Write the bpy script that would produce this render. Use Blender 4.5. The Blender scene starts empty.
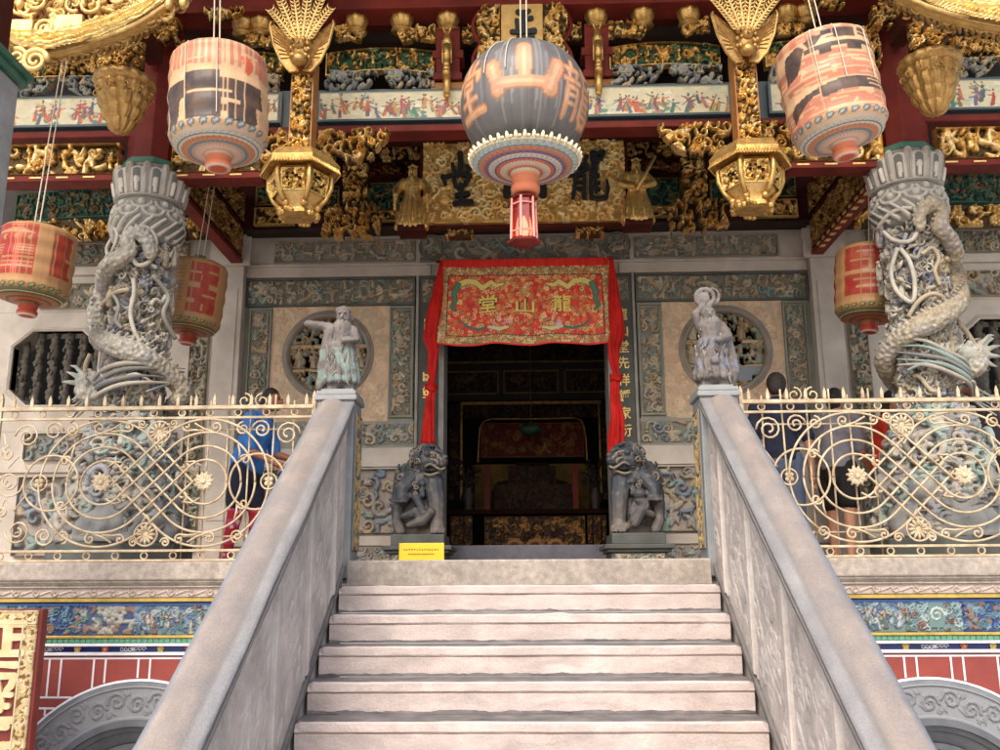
import bpy, math, random
import numpy as np
from mathutils import Vector, Matrix, noise
S = bpy.context.scene
COL = bpy.context.collection
PI = math.pi
rnd = random.Random(7)
# ------------------------------------------------------------ camera model
CF = 938.0
_p, _yw, _ro = [math.radians(a) for a in (12.869, 1.623, -0.301)]
CAM = np.array([0.0, 0.0, -0.183])
FW = np.array([-math.sin(_yw)*math.cos(_p), math.cos(_yw)*math.cos(_p), math.sin(_p)])
RT = np.array([math.cos(_yw), math.sin(_yw), 0.0])
UP = np.cross(RT, FW)
R2 = RT*math.cos(_ro)+UP*math.sin(_ro)
U2 = -RT*math.sin(_ro)+UP*math.cos(_ro)
def P(x, y, Y):
    """point of the plane at distance Y that the survey photograph shows at (x, y)"""
    d = FW+R2*(x-500)/CF-U2*(y-375)/CF
    q = CAM+d*(Y/d[1])
    return Vector((float(q[0]), float(q[1]), float(q[2])))
def PX(x, y, Y): return P(x, y, Y).x
def PZ(x, y, Y): return P(x, y, Y).z
def lin(c):
    return tuple(((v/255.0)/12.92 if v/255.0 <= .04045 else ((v/255.0+.055)/1.055)**2.4) for v in c)
# ------------------------------------------------------------ objects
ORG = {}
def thing(name, label, cat, loc=(0, 0, 0), group=None, kind=None):
    o = bpy.data.objects.new(name, None); COL.objects.link(o)
    o.empty_display_size = .1
    o.location = loc; ORG[o.name] = Vector(loc)
    o['label'] = label; o['category'] = cat
    if group: o['group'] = group
    if kind: o['kind'] = kind
    return o
def tag(o, label=None, cat=None, group=None, kind=None):
    for k, v in (('label', label), ('category', cat), ('group', group), ('kind', kind)):
        if v: o[k] = v
    return o
def copy_tree(o, parent=None):
    c = o.copy(); COL.objects.link(c); c.parent = parent
    for ch in list(o.children): copy_tree(ch, c)
    return c
class M:
    def __init__(s): s.v = []; s.f = []; s.m = []; s.c = []
    def add(s, vs, fs, m=0, c=None):
        n = len(s.v); s.v.extend([tuple(float(a) for a in q) for q in vs]); s.f.extend([tuple(n+i for i in f) for f in fs])
        s.m.extend([m]*len(fs))
        if c is None: c = (1, 1, 1)
        if len(c) == len(vs) and len(vs) and hasattr(c[0], '__len__'): s.c.extend([tuple(q[:3]) for q in c])
        else: s.c.extend([tuple(c[:3])]*len(vs))
        return s
    def box(s, x0, x1, y0, y1, z0, z1, m=0, c=None):
        if x0 > x1: x0, x1 = x1, x0
        if y0 > y1: y0, y1 = y1, y0
        if z0 > z1: z0, z1 = z1, z0
        return s.add([(x0,y0,z0),(x1,y0,z0),(x1,y1,z0),(x0,y1,z0),(x0,y0,z1),(x1,y0,z1),(x1,y1,z1),(x0,y1,z1)],
              [(0,3,2,1),(4,5,6,7),(0,1,5,4),(1,2,6,5),(2,3,7,6),(3,0,4,7)], m, c)
    def prism(s, pts, y0, y1, m=0, c=None, axis='y'):
        """pts in (x,z) for axis y, (y,z) for axis x, (x,y) for axis z"""
        n = len(pts)
        if axis == 'y': f = lambda a, b, t: (a, t, b)
        elif axis == 'x': f = lambda a, b, t: (t, a, b)
        else: f = lambda a, b, t: (a, b, t)
        vs = [f(a, b, y0) for a, b in pts]+[f(a, b, y1) for a, b in pts]
        fs = [tuple(range(n)), tuple(range(2*n-1, n-1, -1))]+[(i, i+n, (i+1) % n+n, (i+1) % n) for i in range(n)]
        return s.add(vs, fs, m, c)
    def tube(s, pts, r, n=8, m=0, c=None, closed=False, star=None):
        pts = [Vector(p) for p in pts]; k = len(pts)
        if not hasattr(r, '__len__'): r = [r]*k
        vs = []; fs = []; ref = None
        for i, p in enumerate(pts):
            if closed: t = pts[(i+1) % k]-pts[i-1]
            else: t = pts[min(i+1, k-1)]-pts[max(i-1, 0)]
            if t.length < 1e-9: t = Vector((0, 0, 1))
            t.normalize()
            if ref is None:
                ref = t.orthogonal().normalized() if abs(t.y) > .9 else t.cross(Vector((0, 1, 0))).normalized()
            ref = (ref-t*ref.dot(t))
            if ref.length < 1e-6: ref = t.orthogonal()
            ref.normalize(); b = t.cross(ref)
            for j in range(n):
                a = 2*PI*j/n; rr = r[i]*(star(a, i/(k-1 or 1)) if star else 1)
                vs.append(p+(ref*math.cos(a)+b*math.sin(a))*rr)
        kk = k if closed else k-1
        for i in range(kk):
            for j in range(n):
                a = i*n+j; b2 = i*n+(j+1) % n; i2 = ((i+1) % k)*n
                fs.append((a, b2, i2+(j+1) % n, i2+j))
        if not closed:
            fs.append(tuple(range(n-1, -1, -1))); fs.append(tuple(range((k-1)*n, k*n)))
        return s.add(vs, fs, m, c)
    def lathe(s, prof, c0=(0, 0, 0), n=32, m=0, c=None, fn=None, colf=None):
        c0 = Vector(c0); vs = []; cs = []; k = len(prof)
        for i, (r, z) in enumerate(prof):
            for j in range(n):
                a = 2*PI*j/n; rr = r+(fn(a, i, z) if fn else 0)
                vs.append(c0+Vector((rr*math.cos(a), rr*math.sin(a), z)))
                cs.append(colf(a, i, z) if colf else (c or (1, 1, 1)))
        fs = [(i*n+j, i*n+(j+1) % n, (i+1)*n+(j+1) % n, (i+1)*n+j) for i in range(k-1) for j in range(n)]
        if prof[0][0] > 1e-4: fs.append(tuple(range(n-1, -1, -1)))
        if prof[-1][0] > 1e-4: fs.append(tuple(range((k-1)*n, k*n)))
        return s.add(vs, fs, m, cs)
    def ell(s, c0, r, n=10, m=0, c=None, rot=None):
        if not hasattr(r, '__len__'): r = (r, r, r)
        c0 = Vector(c0); k = max(4, n//2+1); vs = []; fs = []
        for i in range(1, k):
            ph = PI*i/k
            for j in range(n):
                a = 2*PI*j/n
                q = Vector((r[0]*math.sin(ph)*math.cos(a), r[1]*math.sin(ph)*math.sin(a), r[2]*math.cos(ph)))
                vs.append(c0+(rot @ q if rot else q))
        t = Vector((0, 0, r[2])); vs.append(c0+(rot @ t if rot else t)); vs.append(c0-(rot @ t if rot else t))
        T = len(vs)-2; B = T+1
        for i in range(k-2):
            for j in range(n): fs.append((i*n+j, (i+1)*n+j, (i+1)*n+(j+1) % n, i*n+(j+1) % n))
        for j in range(n):
            fs.append((T, j, (j+1) % n)); fs.append((B, (k-2)*n+(j+1) % n, (k-2)*n+j))
        return s.add(vs, fs, m, c)
    def cap(s, a, b, ra, rb=None, n=10, m=0, c=None):
        rb = ra if rb is None else rb
        a = Vector(a); b = Vector(b)
        s.tube([a, a.lerp(b, .5), b], [ra, (ra+rb)/2, rb], n, m, c)
        s.ell(a, ra*.99, n, m, c); return s.ell(b, rb*.99, n, m, c)
    def chain(s, pts, rs, n=10, m=0, c=None):
        for i in range(len(pts)-1): s.cap(pts[i], pts[i+1], rs[i], rs[i+1], n, m, c)
        return s
    def spiral(s, c0, R, turns=1.5, a0=0, sgn=1, r=.006, plane='xz', m=0, c=None, n=6, seg=10, taper=.5, endball=0):
        pts = []; k = max(6, int(seg*turns))
        for i in range(k+1):
            t = i/k; a = a0+sgn*2*PI*turns*t; rr = R*(1-t)**.8+R*.12
            if plane == 'xz': pts.append((c0[0]+rr*math.cos(a), c0[1], c0[2]+rr*math.sin(a)))
            else: pts.append((c0[0]+rr*math.cos(a), c0[1]+rr*math.sin(a), c0[2]))
        s.tube(pts, [r*(1-(1-taper)*i/k) for i in range(k+1)], n, m, c)
        if endball: s.ell(pts[-1], endball, 8, m, c)
        return s
    def build(s, name, mats, parent=None, smooth=False, bevel=0, rm=None, col=True):
        org = ORG.get(parent.name, Vector()) if parent else Vector()
        me = bpy.data.meshes.new(name)
        v = [(a-org.x, b-org.y, c-org.z) for a, b, c in s.v]
        me.from_pydata(v, [], s.f); me.update()
        if not isinstance(mats, (list, tuple)): mats = [mats]
        for mt in mats: me.materials.append(mt)
        if len(mats) > 1: me.polygons.foreach_set('material_index', s.m)
        if col and s.c:
            at = me.color_attributes.new('Col', 'FLOAT_COLOR', 'POINT')
            arr = np.ones((len(s.c), 4), dtype=np.float32); arr[:, :3] = np.array(s.c, dtype=np.float32)
            at.data.foreach_set('color', arr.ravel())
        if smooth: me.polygons.foreach_set('use_smooth', [True]*len(me.polygons))
        o = bpy.data.objects.new(name, me); COL.objects.link(o)
        if parent: o.parent = parent
        ORG[o.name] = org
        if bevel:
            b = o.modifiers.new('b', 'BEVEL'); b.width = bevel; b.segments = 2; b.limit_method = 'ANGLE'
        return o
    def fused(s, name, mats, parent, voxel=.012, it=4, fac=.5, colf=None, dispf=None, extra=None):
        """melt everything into one continuous skin"""
        me = bpy.data.meshes.new('t'); me.from_pydata(s.v, [], s.f); me.update()
        t = bpy.data.objects.new('t', me); COL.objects.link(t)
        r = t.modifiers.new('r', 'REMESH'); r.mode = 'VOXEL'; r.voxel_size = voxel
        if it:
            q = t.modifiers.new('s', 'SMOOTH'); q.iterations = it; q.factor = fac
        dg = bpy.context.evaluated_depsgraph_get(); dg.update()
        ev = t.evaluated_get(dg); m2 = bpy.data.meshes.new_from_object(ev)
        n = len(m2.vertices); co = np.empty(n*3, dtype=np.float32); m2.vertices.foreach_get('co', co); co = co.reshape(-1, 3)
        nr = np.empty(n*3, dtype=np.float32); m2.vertices.foreach_get('normal', nr); nr = nr.reshape(-1, 3)
        if dispf is not None:
            d = np.array([dispf(Vector(p)) for p in co.tolist()], dtype=np.float32); co = co+nr*d[:, None]
        out = M(); fl = [tuple(pp.vertices) for pp in m2.polygons]
        cs = [colf(Vector(p), Vector(q)) for p, q in zip(co.tolist(), nr.tolist())] if colf else None
        out.add(co.tolist(), fl, 0, cs)
        if extra: out.add(extra.v, extra.f, 0, extra.c)
        bpy.data.objects.remove(t); bpy.data.meshes.remove(m2); bpy.data.meshes.remove(me)
        return out.build(name, mats, parent, smooth=True)
# ------------------------------------------------------------ materials
def mat(name, base=(.5,.5,.5), rough=.6, metal=0, c2=None, sc=6, fac=1.0, bump=0, bsc=40, attr=False, stain=None, ssc=1.2, sfac=.6,
        sharp=(.35, .65), stretch=None, spec=.5, fine=0, fsc=150, coat=0, trans=0, emit=None, est=0):
    m = bpy.data.materials.new(name); m.use_nodes = True; nt = m.node_tree; N = nt.nodes; L = nt.links
    b = N['Principled BSDF']; b.inputs['Roughness'].default_value = rough; b.inputs['Metallic'].default_value = metal
    b.inputs['Specular IOR Level'].default_value = spec; b.inputs['Coat Weight'].default_value = coat
    if trans: b.inputs['Transmission Weight'].default_value = trans
    tc = N.new('ShaderNodeTexCoord'); src = tc.outputs['Object']
    if stretch:
        mp = N.new('ShaderNodeMapping'); mp.inputs['Scale'].default_value = stretch; L.new(src, mp.inputs['Vector']); ssrc = mp.outputs['Vector']
    else: ssrc = src
    def nz(scale, det=6, dist=0, v=None):
        n = N.new('ShaderNodeTexNoise'); n.inputs['Scale'].default_value = scale; n.inputs['Detail'].default_value = det
        n.inputs['Distortion'].default_value = dist; n.inputs['Roughness'].default_value = .62
        L.new(v or src, n.inputs['Vector']); return n.outputs['Fac']
    def ramp(s, lo, hi):
        r = N.new('ShaderNodeMapRange'); r.inputs[1].default_value = lo; r.inputs[2].default_value = hi; L.new(s, r.inputs[0]); return r.outputs[0]
    def mix(f, a, c, mode='MIX'):
        x = N.new('ShaderNodeMix'); x.data_type = 'RGBA'; x.blend_type = mode
        if hasattr(f, 'is_linked') or not isinstance(f, (int, float)): L.new(f, x.inputs[0])
        else: x.inputs[0].default_value = f
        for k, q in ((6, a), (7, c)):
            if isinstance(q, tuple): x.inputs[k].default_value = (*q[:3], 1)
            else: L.new(q, x.inputs[k])
        return x.outputs[2]
    def mul(s, k):
        x = N.new('ShaderNodeMath'); x.operation = 'MULTIPLY'; L.new(s, x.inputs[0]); x.inputs[1].default_value = k; return x.outputs[0]
    if attr:
        a = N.new('ShaderNodeAttribute'); a.attribute_name = 'Col'; c = a.outputs['Color']
        if base != (.5,.5,.5): c = mix(1.0, c, base, 'MULTIPLY')
    else: c = base
    if c2: c = mix(mul(ramp(nz(sc, 8), *sharp), fac), c, c2)
    if fine: c = mix(mul(ramp(nz(fsc, 3), .3, .7), fine), c, (0.02, .02, .02), 'MIX')
    if stain: c = mix(mul(ramp(nz(ssc, 9, .6, ssrc), .42, .72), sfac), c, stain)
    if isinstance(c, tuple): b.inputs['Base Color'].default_value = (*c[:3], 1)
    else: L.new(c, b.inputs['Base Color'])
    if bump:
        bp = N.new('ShaderNodeBump'); bp.inputs['Strength'].default_value = bump; bp.inputs['Distance'].default_value = .01
        L.new(nz(bsc, 6), bp.inputs['Height']); L.new(bp.outputs[0], b.inputs['Normal'])
    rr = N.new('ShaderNodeMapRange'); rr.inputs[3].default_value = max(0, rough-.12); rr.inputs[4].default_value = min(1, rough+.12)
    L.new(nz(9, 4), rr.inputs[0]); L.new(rr.outputs[0], b.inputs['Roughness'])
    if emit:
        b.inputs['Emission Color'].default_value = (*emit, 1); b.inputs['Emission Strength'].default_value = est
    return m
# ------------------------------------------------------------ carving canvas
_gl = {}
def glyph_tris(ch, bold=.0):
    k = (ch, bold)
    if k in _gl: return _gl[k]
    cu = bpy.data.curves.new('g', 'FONT'); cu.body = ch; cu.size = 1; cu.offset = bold; cu.resolution_u = 3
    o = bpy.data.objects.new('g', cu); COL.objects.link(o)
    dg = bpy.context.evaluated_depsgraph_get(); dg.update()
    me = bpy.data.meshes.new_from_object(o.evaluated_get(dg)); me.calc_loop_triangles()
    v = np.array([p.co[:2] for p in me.vertices]) if len(me.vertices) else np.zeros((3, 2))
    t = np.array([tuple(q.vertices) for q in me.loop_triangles]) if len(me.loop_triangles) else np.zeros((0, 3), int)
    mn = v.min(0); mx = v.max(0); v = (v-mn)/np.maximum(mx-mn, 1e-6)
    bpy.data.objects.remove(o); bpy.data.curves.remove(cu); bpy.data.meshes.remove(me)
    _gl[k] = (v, t); return v, t
class Rel:
    """height and colour grid in metres, u to the right, w upward"""
    def __init__(s, w, h, res, col=(1, 1, 1), seed=1):
        s.w, s.h = w, h; s.nx = max(3, int(round(w/res))+1); s.nz = max(3, int(round(h/res))+1)
        s.dx = w/(s.nx-1); s.dz = h/(s.nz-1)
        s.U, s.W = np.meshgrid(np.linspace(0, w, s.nx), np.linspace(0, h, s.nz))
        s.H = np.zeros_like(s.U); s.C = np.zeros(s.U.shape+(3,)); s.C[:] = col; s.r = random.Random(seed); s.cut = np.zeros(s.U.shape, bool)
    def _sl(s, u0, u1, w0, w1):
        i0 = max(0, int(u0/s.dx)); i1 = min(s.nx, int(u1/s.dx)+2); j0 = max(0, int(w0/s.dz)); j1 = min(s.nz, int(w1/s.dz)+2)
        if i0 >= i1 or j0 >= j1: return None
        return slice(j0, j1), slice(i0, i1)
    def cap(s, p, q, r0, r1, h, col=None, flat=False):
        R = max(r0, r1); sl = s._sl(min(p[0], q[0])-R, max(p[0], q[0])+R, min(p[1], q[1])-R, max(p[1], q[1])+R)
        if sl is None: return
        u = s.U[sl]; w = s.W[sl]; dx, dz = q[0]-p[0], q[1]-p[1]; L = dx*dx+dz*dz+1e-12
        t = np.clip(((u-p[0])*dx+(w-p[1])*dz)/L, 0, 1)
        d = np.hypot(u-p[0]-t*dx, w-p[1]-t*dz)/np.maximum(r0+(r1-r0)*t, 1e-5)
        k = d < 1
        hh = h*(np.sqrt(np.clip(1-d*d, 0, 1)) if not flat else np.where(k, 1.0, 0))
        if flat:
            if h: s.H[sl] = np.where(k, np.maximum(s.H[sl], hh), s.H[sl])
            if col is not None: s.C[sl][k] = col
        else:
            g = k & (hh > s.H[sl]); s.H[sl] = np.where(g, hh, s.H[sl])
            if col is not None: s.C[sl][g] = col
    def poly(s, pts, col=None, h=None):
        us = [p[0] for p in pts]; ws = [p[1] for p in pts]; sl = s._sl(min(us), max(us), min(ws), max(ws))
        if sl is None: return
        u = s.U[sl]; w = s.W[sl]; ins = np.zeros(u.shape, bool); n = len(pts)
        for i in range(n):
            x0, y0 = pts[i]; x1, y1 = pts[i-1]
            if y0 == y1: continue
            c = ((y0 > w) != (y1 > w)) & (u < (x1-x0)*(w-y0)/(y1-y0)+x0); ins ^= c
        if col is not None: s.C[sl][ins] = col
        if h is not None: s.H[sl] = np.where(ins, h, s.H[sl])
    def rect(s, u0, u1, w0, w1, col=None, h=None): s.poly([(u0, w0), (u1, w0), (u1, w1), (u0, w1)], col, h)
    def frame(s, u0, u1, w0, w1, t, h, col=None):
        for a in ((u0, u1, w0, w0+t), (u0, u1, w1-t, w1), (u0, u0+t, w0+t, w1-t), (u1-t, u1, w0+t, w1-t)): s.rect(*a, col, h)
    def curl(s, c, R, turns=1.3, a0=0, sg=1, wd=.3, h=.02, col=None):
        k = max(6, int(9*turns)); prev = None
        for i in range(k+1):
            t = i/k; a = a0+sg*2*PI*turns*t; rr = R*(1-.85*t)
            q = (c[0]+rr*math.cos(a), c[1]+rr*math.sin(a)); w = R*wd*(1-.45*t)
            if prev: s.cap(prev[0], q, prev[1], w, h, col)
            prev = (q, w)
    def leaf(s, c, a, ln, wd, h, col=None):
        b = s.r.uniform(-.6, .6); prev = None
        for i in range(6):
            t = i/5; q = (c[0]+ln*t*math.cos(a+b*t), c[1]+ln*t*math.sin(a+b*t)); w = wd*(math.sin(PI*(.12+.86*t))**.8)
            if prev: s.cap(prev[0], q, prev[1], w, h*(1-.3*t), col)
            prev = (q, w)
    def flower(s, c, R, h, col=None, col2=None, n=6):
        a0 = s.r.random()*6
        for i in range(n):
            a = a0+2*PI*i/n; q = (c[0]+R*.62*math.cos(a), c[1]+R*.62*math.sin(a)); s.cap(q, q, R*.4, R*.4, h*.8, col)
        s.cap(c, c, R*.3, R*.3, h, col2 or col)
    def fig(s, c, H, h, col, col2, skin):
        r = s.r; le = r.uniform(-.12, .12)*H
        s.cap((c[0]-.05*H, c[1]), (c[0]+le*.4, c[1]+.45*H), .17*H, .13*H, h*.8, col); s.cap((c[0]+.07*H, c[1]), (c[0]+le*.4, c[1]+.45*H), .15*H, .12*H, h*.75, col2)
        s.cap((c[0]+le*.5, c[1]+.45*H), (c[0]+le, c[1]+.68*H), .14*H, .12*H, h, col2)
        for g in (-1, 1):
            e = (c[0]+le+g*.24*H, c[1]+r.uniform(.4, .8)*H); s.cap((c[0]+le+g*.1*H, c[1]+.65*H), e, .06*H, .05*H, h*.9, col); s.cap(e, (e[0]+g*r.uniform(-.1, .15)*H, e[1]+r.uniform(-.1, .25)*H), .045*H, .035*H, h*.9, skin)
        s.cap((c[0]+le, c[1]+.84*H), (c[0]+le, c[1]+.86*H), .09*H, .085*H, h, skin); s.cap((c[0]+le-.05*H, c[1]+.95*H), (c[0]+le+.05*H, c[1]+.95*H), .05*H, .05*H, h*.9, col)
    def horse(s, c, H, h, col):
        g = s.r.choice((-1, 1)); q = lambda a, b: (c[0]+g*a*H, c[1]+b*H)
        s.cap(q(-.35, .55), q(.3, .6), .17*H, .15*H, h, col); s.cap(q(.3, .62), q(.5, .9), .12*H, .08*H, h, col); s.cap(q(.5, .92), q(.68, .82), .08*H, .05*H, h, col)
        for a, b in ((-.42, -.5), (-.3, -.22), (.22, .35), (.32, .1)): s.cap(q(a, .5), q(b, .05), .07*H, .04*H, h*.8, col)
        s.cap(q(-.5, .62), q(-.65, .3), .05*H, .02*H, h*.7, col)
    def fill(s, step, h, pal, kinds='ccclfb', size=None, u0=0, u1=None, w0=0, w1=None, inside=None):
        u1 = s.w if u1 is None else u1; w1 = s.h if w1 is None else w1; size = size or step; r = s.r
        u = u0+step/2; row = 0
        while u < u1:
            w = w0+step/2+(row % 2)*step*.4
            while w < w1:
                c = (u+r.uniform(-.35, .35)*step, w+r.uniform(-.35, .35)*step); k = r.choice(kinds); z = size*r.uniform(.6, 1.15); col = r.choice(pal); hh = h*r.uniform(.6, 1)
                if inside is None or inside(*c):
                    if k == 'c': s.curl(c, z*.6, r.uniform(.8, 1.6), r.random()*6.3, r.choice((-1, 1)), .32, hh, col)
                    elif k == 'l':
                        for _ in range(3): s.leaf(c, r.random()*6.3, z*1.0, z*.26, hh, col)
                    elif k == 'f': s.flower(c, z*.6, hh, col, r.choice(pal))
                    elif k == 'b': s.cap(c, (c[0]+r.uniform(-.4, .4)*z, c[1]+r.uniform(-.4, .4)*z), z*.3, z*.22, hh, col)
                    elif k == 'p': s.fig((c[0], c[1]-z*.5), z*1.2, hh, col, r.choice(pal), pal[0])
                    elif k == 'h': s.horse((c[0], c[1]-z*.5), z*1.1, hh, col)
                w += step*.8
            u += step*.8; row += 1
    def glyph(s, ch, u0, w0, gw, gh, col, bold=.02, h=None):
        v, t = glyph_tris(ch, bold)
        for tr in t:
            s.poly([(u0+v[i][0]*gw, w0+v[i][1]*gh) for i in tr], col, h)
    def brush(s, pts, rs, col, h=0):
        for i in range(len(pts)-1): s.cap(pts[i], pts[i+1], rs[i], rs[i+1], h, col, True)
    def jitter(s, amp, sc, seed=0):
        for j in range(s.nz):
            for i in range(s.nx):
                s.H[j, i] += amp*noise.noise(Vector((s.U[j, i]*sc, s.W[j, i]*sc, seed)))
    def outside(s, pts):
        m = np.zeros(s.U.shape, bool); u = s.U; w = s.W; n = len(pts)
        for i in range(n):
            x0, y0 = pts[i]; x1, y1 = pts[i-1]
            if y0 == y1: continue
            m ^= ((y0 > w) != (y1 > w)) & (u < (x1-x0)*(w-y0)/(y1-y0)+x0)
        s.cut |= ~m
    def mesh(s, mp, open_=None, back=None, m=0, out=None):
        """mp(u, w, height) -> xyz arrays; open_: drop faces lower than this; back: (thickness) closed back"""
        out = out or M(); x, y, z = mp(s.U, s.W, s.H); V = np.stack([x, y, z], -1).reshape(-1, 3)
        k = s.cut.copy()
        if open_ is not None: k |= s.H < open_
        nx = s.nx
        keep = ~(k[:-1, :-1] & k[1:, :-1] & k[:-1, 1:] & k[1:, 1:])
        if s.cut.any(): keep &= ~(s.cut[:-1, :-1] | s.cut[1:, :-1] | s.cut[:-1, 1:] | s.cut[1:, 1:])
        J, I = np.nonzero(keep)
        a = J*nx+I; F = np.stack([a, a+1, a+1+nx, a+nx], 1)
        Vs = V; Cs = s.C.reshape(-1, 3)
        if back is not None:
            x, y, z = mp(s.U, s.W, -back-(s.H*.5 if open_ is not None else s.H*0)); V2 = np.stack([x, y, z], -1).reshape(-1, 3)
            nV = len(V); F2 = F[:, ::-1]+nV
            # side walls round the kept region
            e = {}
            for q in F.tolist():
                for i in range(4):
                    p0, p1 = q[i], q[(i+1) % 4]
                    if (p1, p0) in e: del e[(p1, p0)]
                    else: e[(p0, p1)] = 1
            W = np.array([(p1, p0, p0+nV, p1+nV) for p0, p1 in e], dtype=int).reshape(-1, 4)
            Vs = np.concatenate([V, V2]); Cs = np.concatenate([Cs, Cs]); F = np.concatenate([F, F2, W])
        used, inv = np.unique(F.ravel(), return_inverse=True)
        out.add(Vs[used].tolist(), inv.reshape(-1, 4).tolist(), m, Cs[used].tolist()); return out
def on_wall(x0, z0, y): return lambda u, w, h: (x0+u, y-h, z0+w)
def on_side(sg, y0, z0, x):   # faces +x or -x (sg), u runs along y
    return lambda u, w, h: (x+sg*h+0*u, y0+u, z0+w)
def on_round(cx, cy, rf, z0, a0, a1, W):
    """wrapped round a vertical axis; u=0 at angle a0"""
    def f(u, w, h):
        a = a0+(a1-a0)*u/W; r = rf(w)+h
        return cx+r*np.cos(a), cy+r*np.sin(a), z0+w
    return f
def text_mesh(ch, x0, x1, z0, z1, y, depth, bold=.02, vary=None):
    v, t = glyph_tris(ch, bold); m = M(); n = len(v)
    pts = [(x0+(x1-x0)*a, z0+(z1-z0)*b) for a, b in v]
    vs = [(a, y, b) for a, b in pts]+[(a, y+depth, b) for a, b in pts]; fs = []; e = {}
    for q in t.tolist():
        # keep a consistent turn
        a, b, c = [pts[i] for i in q]
        if (b[0]-a[0])*(c[1]-a[1])-(b[1]-a[1])*(c[0]-a[0]) < 0: q = q[::-1]
        fs.append(tuple(q))
        for i in range(3):
            p0, p1 = q[i], q[(i+1) % 3]
            if (p1, p0) in e: del e[(p1, p0)]
            else: e[(p0, p1)] = 1
    for p0, p1 in e: fs.append((p1, p0, p0+n, p1+n))
    return m.add(vs, fs)
def L3(*c): return lin(c)
MT = {}
MT['riser'] = mat('pale_granite', L3(216,201,195), .75, c2=L3(194,178,172), sc=5, stain=L3(150,140,138), ssc=6, sfac=.6, bump=.45, bsc=70, fine=.2, fsc=110, stretch=(.6,1,2.2))
MT['tread'] = mat('worn_tread', L3(92,88,88), .8, c2=L3(130,124,122), sc=7, bump=.3, bsc=50)
MT['joint'] = mat('brown_joint', L3(170,138,124), .8)
MT['slab'] = mat('rough_granite', L3(186,174,163), .8, c2=L3(150,140,130), sc=22, stain=L3(120,112,106), ssc=4, sfac=.5, bump=.6, bsc=90, fine=.15, fsc=90)
MT['coping'] = mat('coping_granite', rough=.75, attr=True, c2=L3(116,116,122), sc=5, fac=.55, stain=L3(132,124,118), ssc=2.2, sfac=.4, bump=.45, bsc=90, fine=.3, fsc=120)
MT['side'] = mat('balustrade_stone', L3(200,190,184), .8, attr=True, c2=L3(160,152,146), sc=3, stain=L3(206,200,194), ssc=4.5, sfac=.75, stretch=(1, 1.3, .9), bump=.5, bsc=60, fine=.1, fsc=80)
MT['newel'] = mat('blue_grey_stone', L3(122,130,134), .75, c2=L3(150,150,150), sc=5, bump=.25, bsc=70, fine=.1)
MT['wall'] = mat('pale_wall_stone', L3(206,196,184), .8, c2=L3(184,174,162), sc=3, stain=L3(140,132,122), ssc=1.5, sfac=.4, bump=.2, bsc=60, fine=.05)
MT['beige_p'] = mat('beige_panel_stone', L3(212,188,164), .8, c2=L3(190,166,142), sc=9, bump=.3, bsc=60)
MT['wall_d'] = mat('grey_window_ring', L3(150,140,128), .75, c2=L3(124,116,106), sc=5, bump=.2, bsc=60)
MT['jamb'] = mat('grey_jamb_stone', L3(160,154,146), .6, c2=L3(130,128,124), sc=6, bump=.1)
MT['thresh'] = mat('threshold_stone', L3(96,96,106), .5, c2=L3(76,76,86), sc=7, bump=.1)
MT['slate_l'] = mat('light_slate', L3(150,150,136), .65, c2=L3(124,126,114), sc=5)
MT['slate'] = mat('green_grey_slate', L3(150,150,138), .65, c2=L3(126,128,118), sc=4, bump=.2, bsc=60)
MT['slate_d'] = mat('dark_slate', L3(92,96,92), .65, c2=L3(74,76,72), sc=4, bump=.2, bsc=60)
MT['beige'] = mat('beige_carved_stone', rough=.8, attr=True, c2=L3(170,145,120), sc=9, fac=.5, bump=.4, bsc=60)
MT['relief'] = mat('painted_relief_stone', rough=.75, attr=True, c2=L3(140,130,114), sc=14, fac=.4, bump=.3, bsc=90)
MT['relief2'] = mat('openwork_stone', rough=.75, attr=True, bump=.3, bsc=90)
MT['col'] = mat('column_granite', rough=.7, attr=True, c2=L3(120,118,110), sc=10, fac=.35, bump=.4, bsc=80, fine=.1, fsc=60)
MT['lion'] = mat('lion_stone', rough=.6, attr=True, c2=L3(60,64,68), sc=12, fac=.4, bump=.35, bsc=70)
MT['gold'] = mat('gold_leaf', (.82,.53,.18), .38, metal=.85, c2=(.3,.16,.04), sc=22, fac=.65, bump=.6, bsc=70)
MT['gold_b'] = mat('bright_gold_leaf', (.93,.67,.27), .4, metal=.65, c2=(.5,.29,.08), sc=20, fac=.55, bump=.6, bsc=70)
MT['gold_b2'] = mat('matt_gold_ground', (.72,.46,.16), .5, metal=.35, c2=(.6,.36,.11), sc=20, bump=.2, bsc=120)
MT['gold_d'] = mat('aged_gold_leaf', (.42,.24,.07), .45, metal=.7, c2=(.1,.05,.02), sc=16, fac=.7, bump=.4, bsc=60)
MT['gold_a'] = mat('painted_gilding', rough=.36, metal=.78, attr=True, c2=(.12,.06,.018), sc=26, fac=.55, sharp=(.45,.68), bump=.5, bsc=80)
MT['gold_f'] = mat('figure_gilding', (.95,.64,.22), .36, metal=.72, c2=(.4,.22,.06), sc=34, fac=.7, bump=.6, bsc=70)
MT['gold_p'] = mat('plaque_gilding', rough=.36, metal=.6, attr=True, bump=.3, bsc=80)
MT['bronze'] = mat('bronzed_gilding', (.62,.38,.13), .42, metal=.75, c2=(.22,.12,.04), sc=22, fac=.6, bump=.5, bsc=70)
MT['red'] = mat('red_lacquer', (.20,.024,.014), .62, c2=(.11,.012,.008), sc=3, bump=.15, bsc=30, spec=.25)
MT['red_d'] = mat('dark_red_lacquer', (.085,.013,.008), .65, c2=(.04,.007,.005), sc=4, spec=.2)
MT['wood_d'] = mat('dark_timber', (.02,.012,.009), .6, c2=(.035,.018,.012), sc=5)
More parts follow.
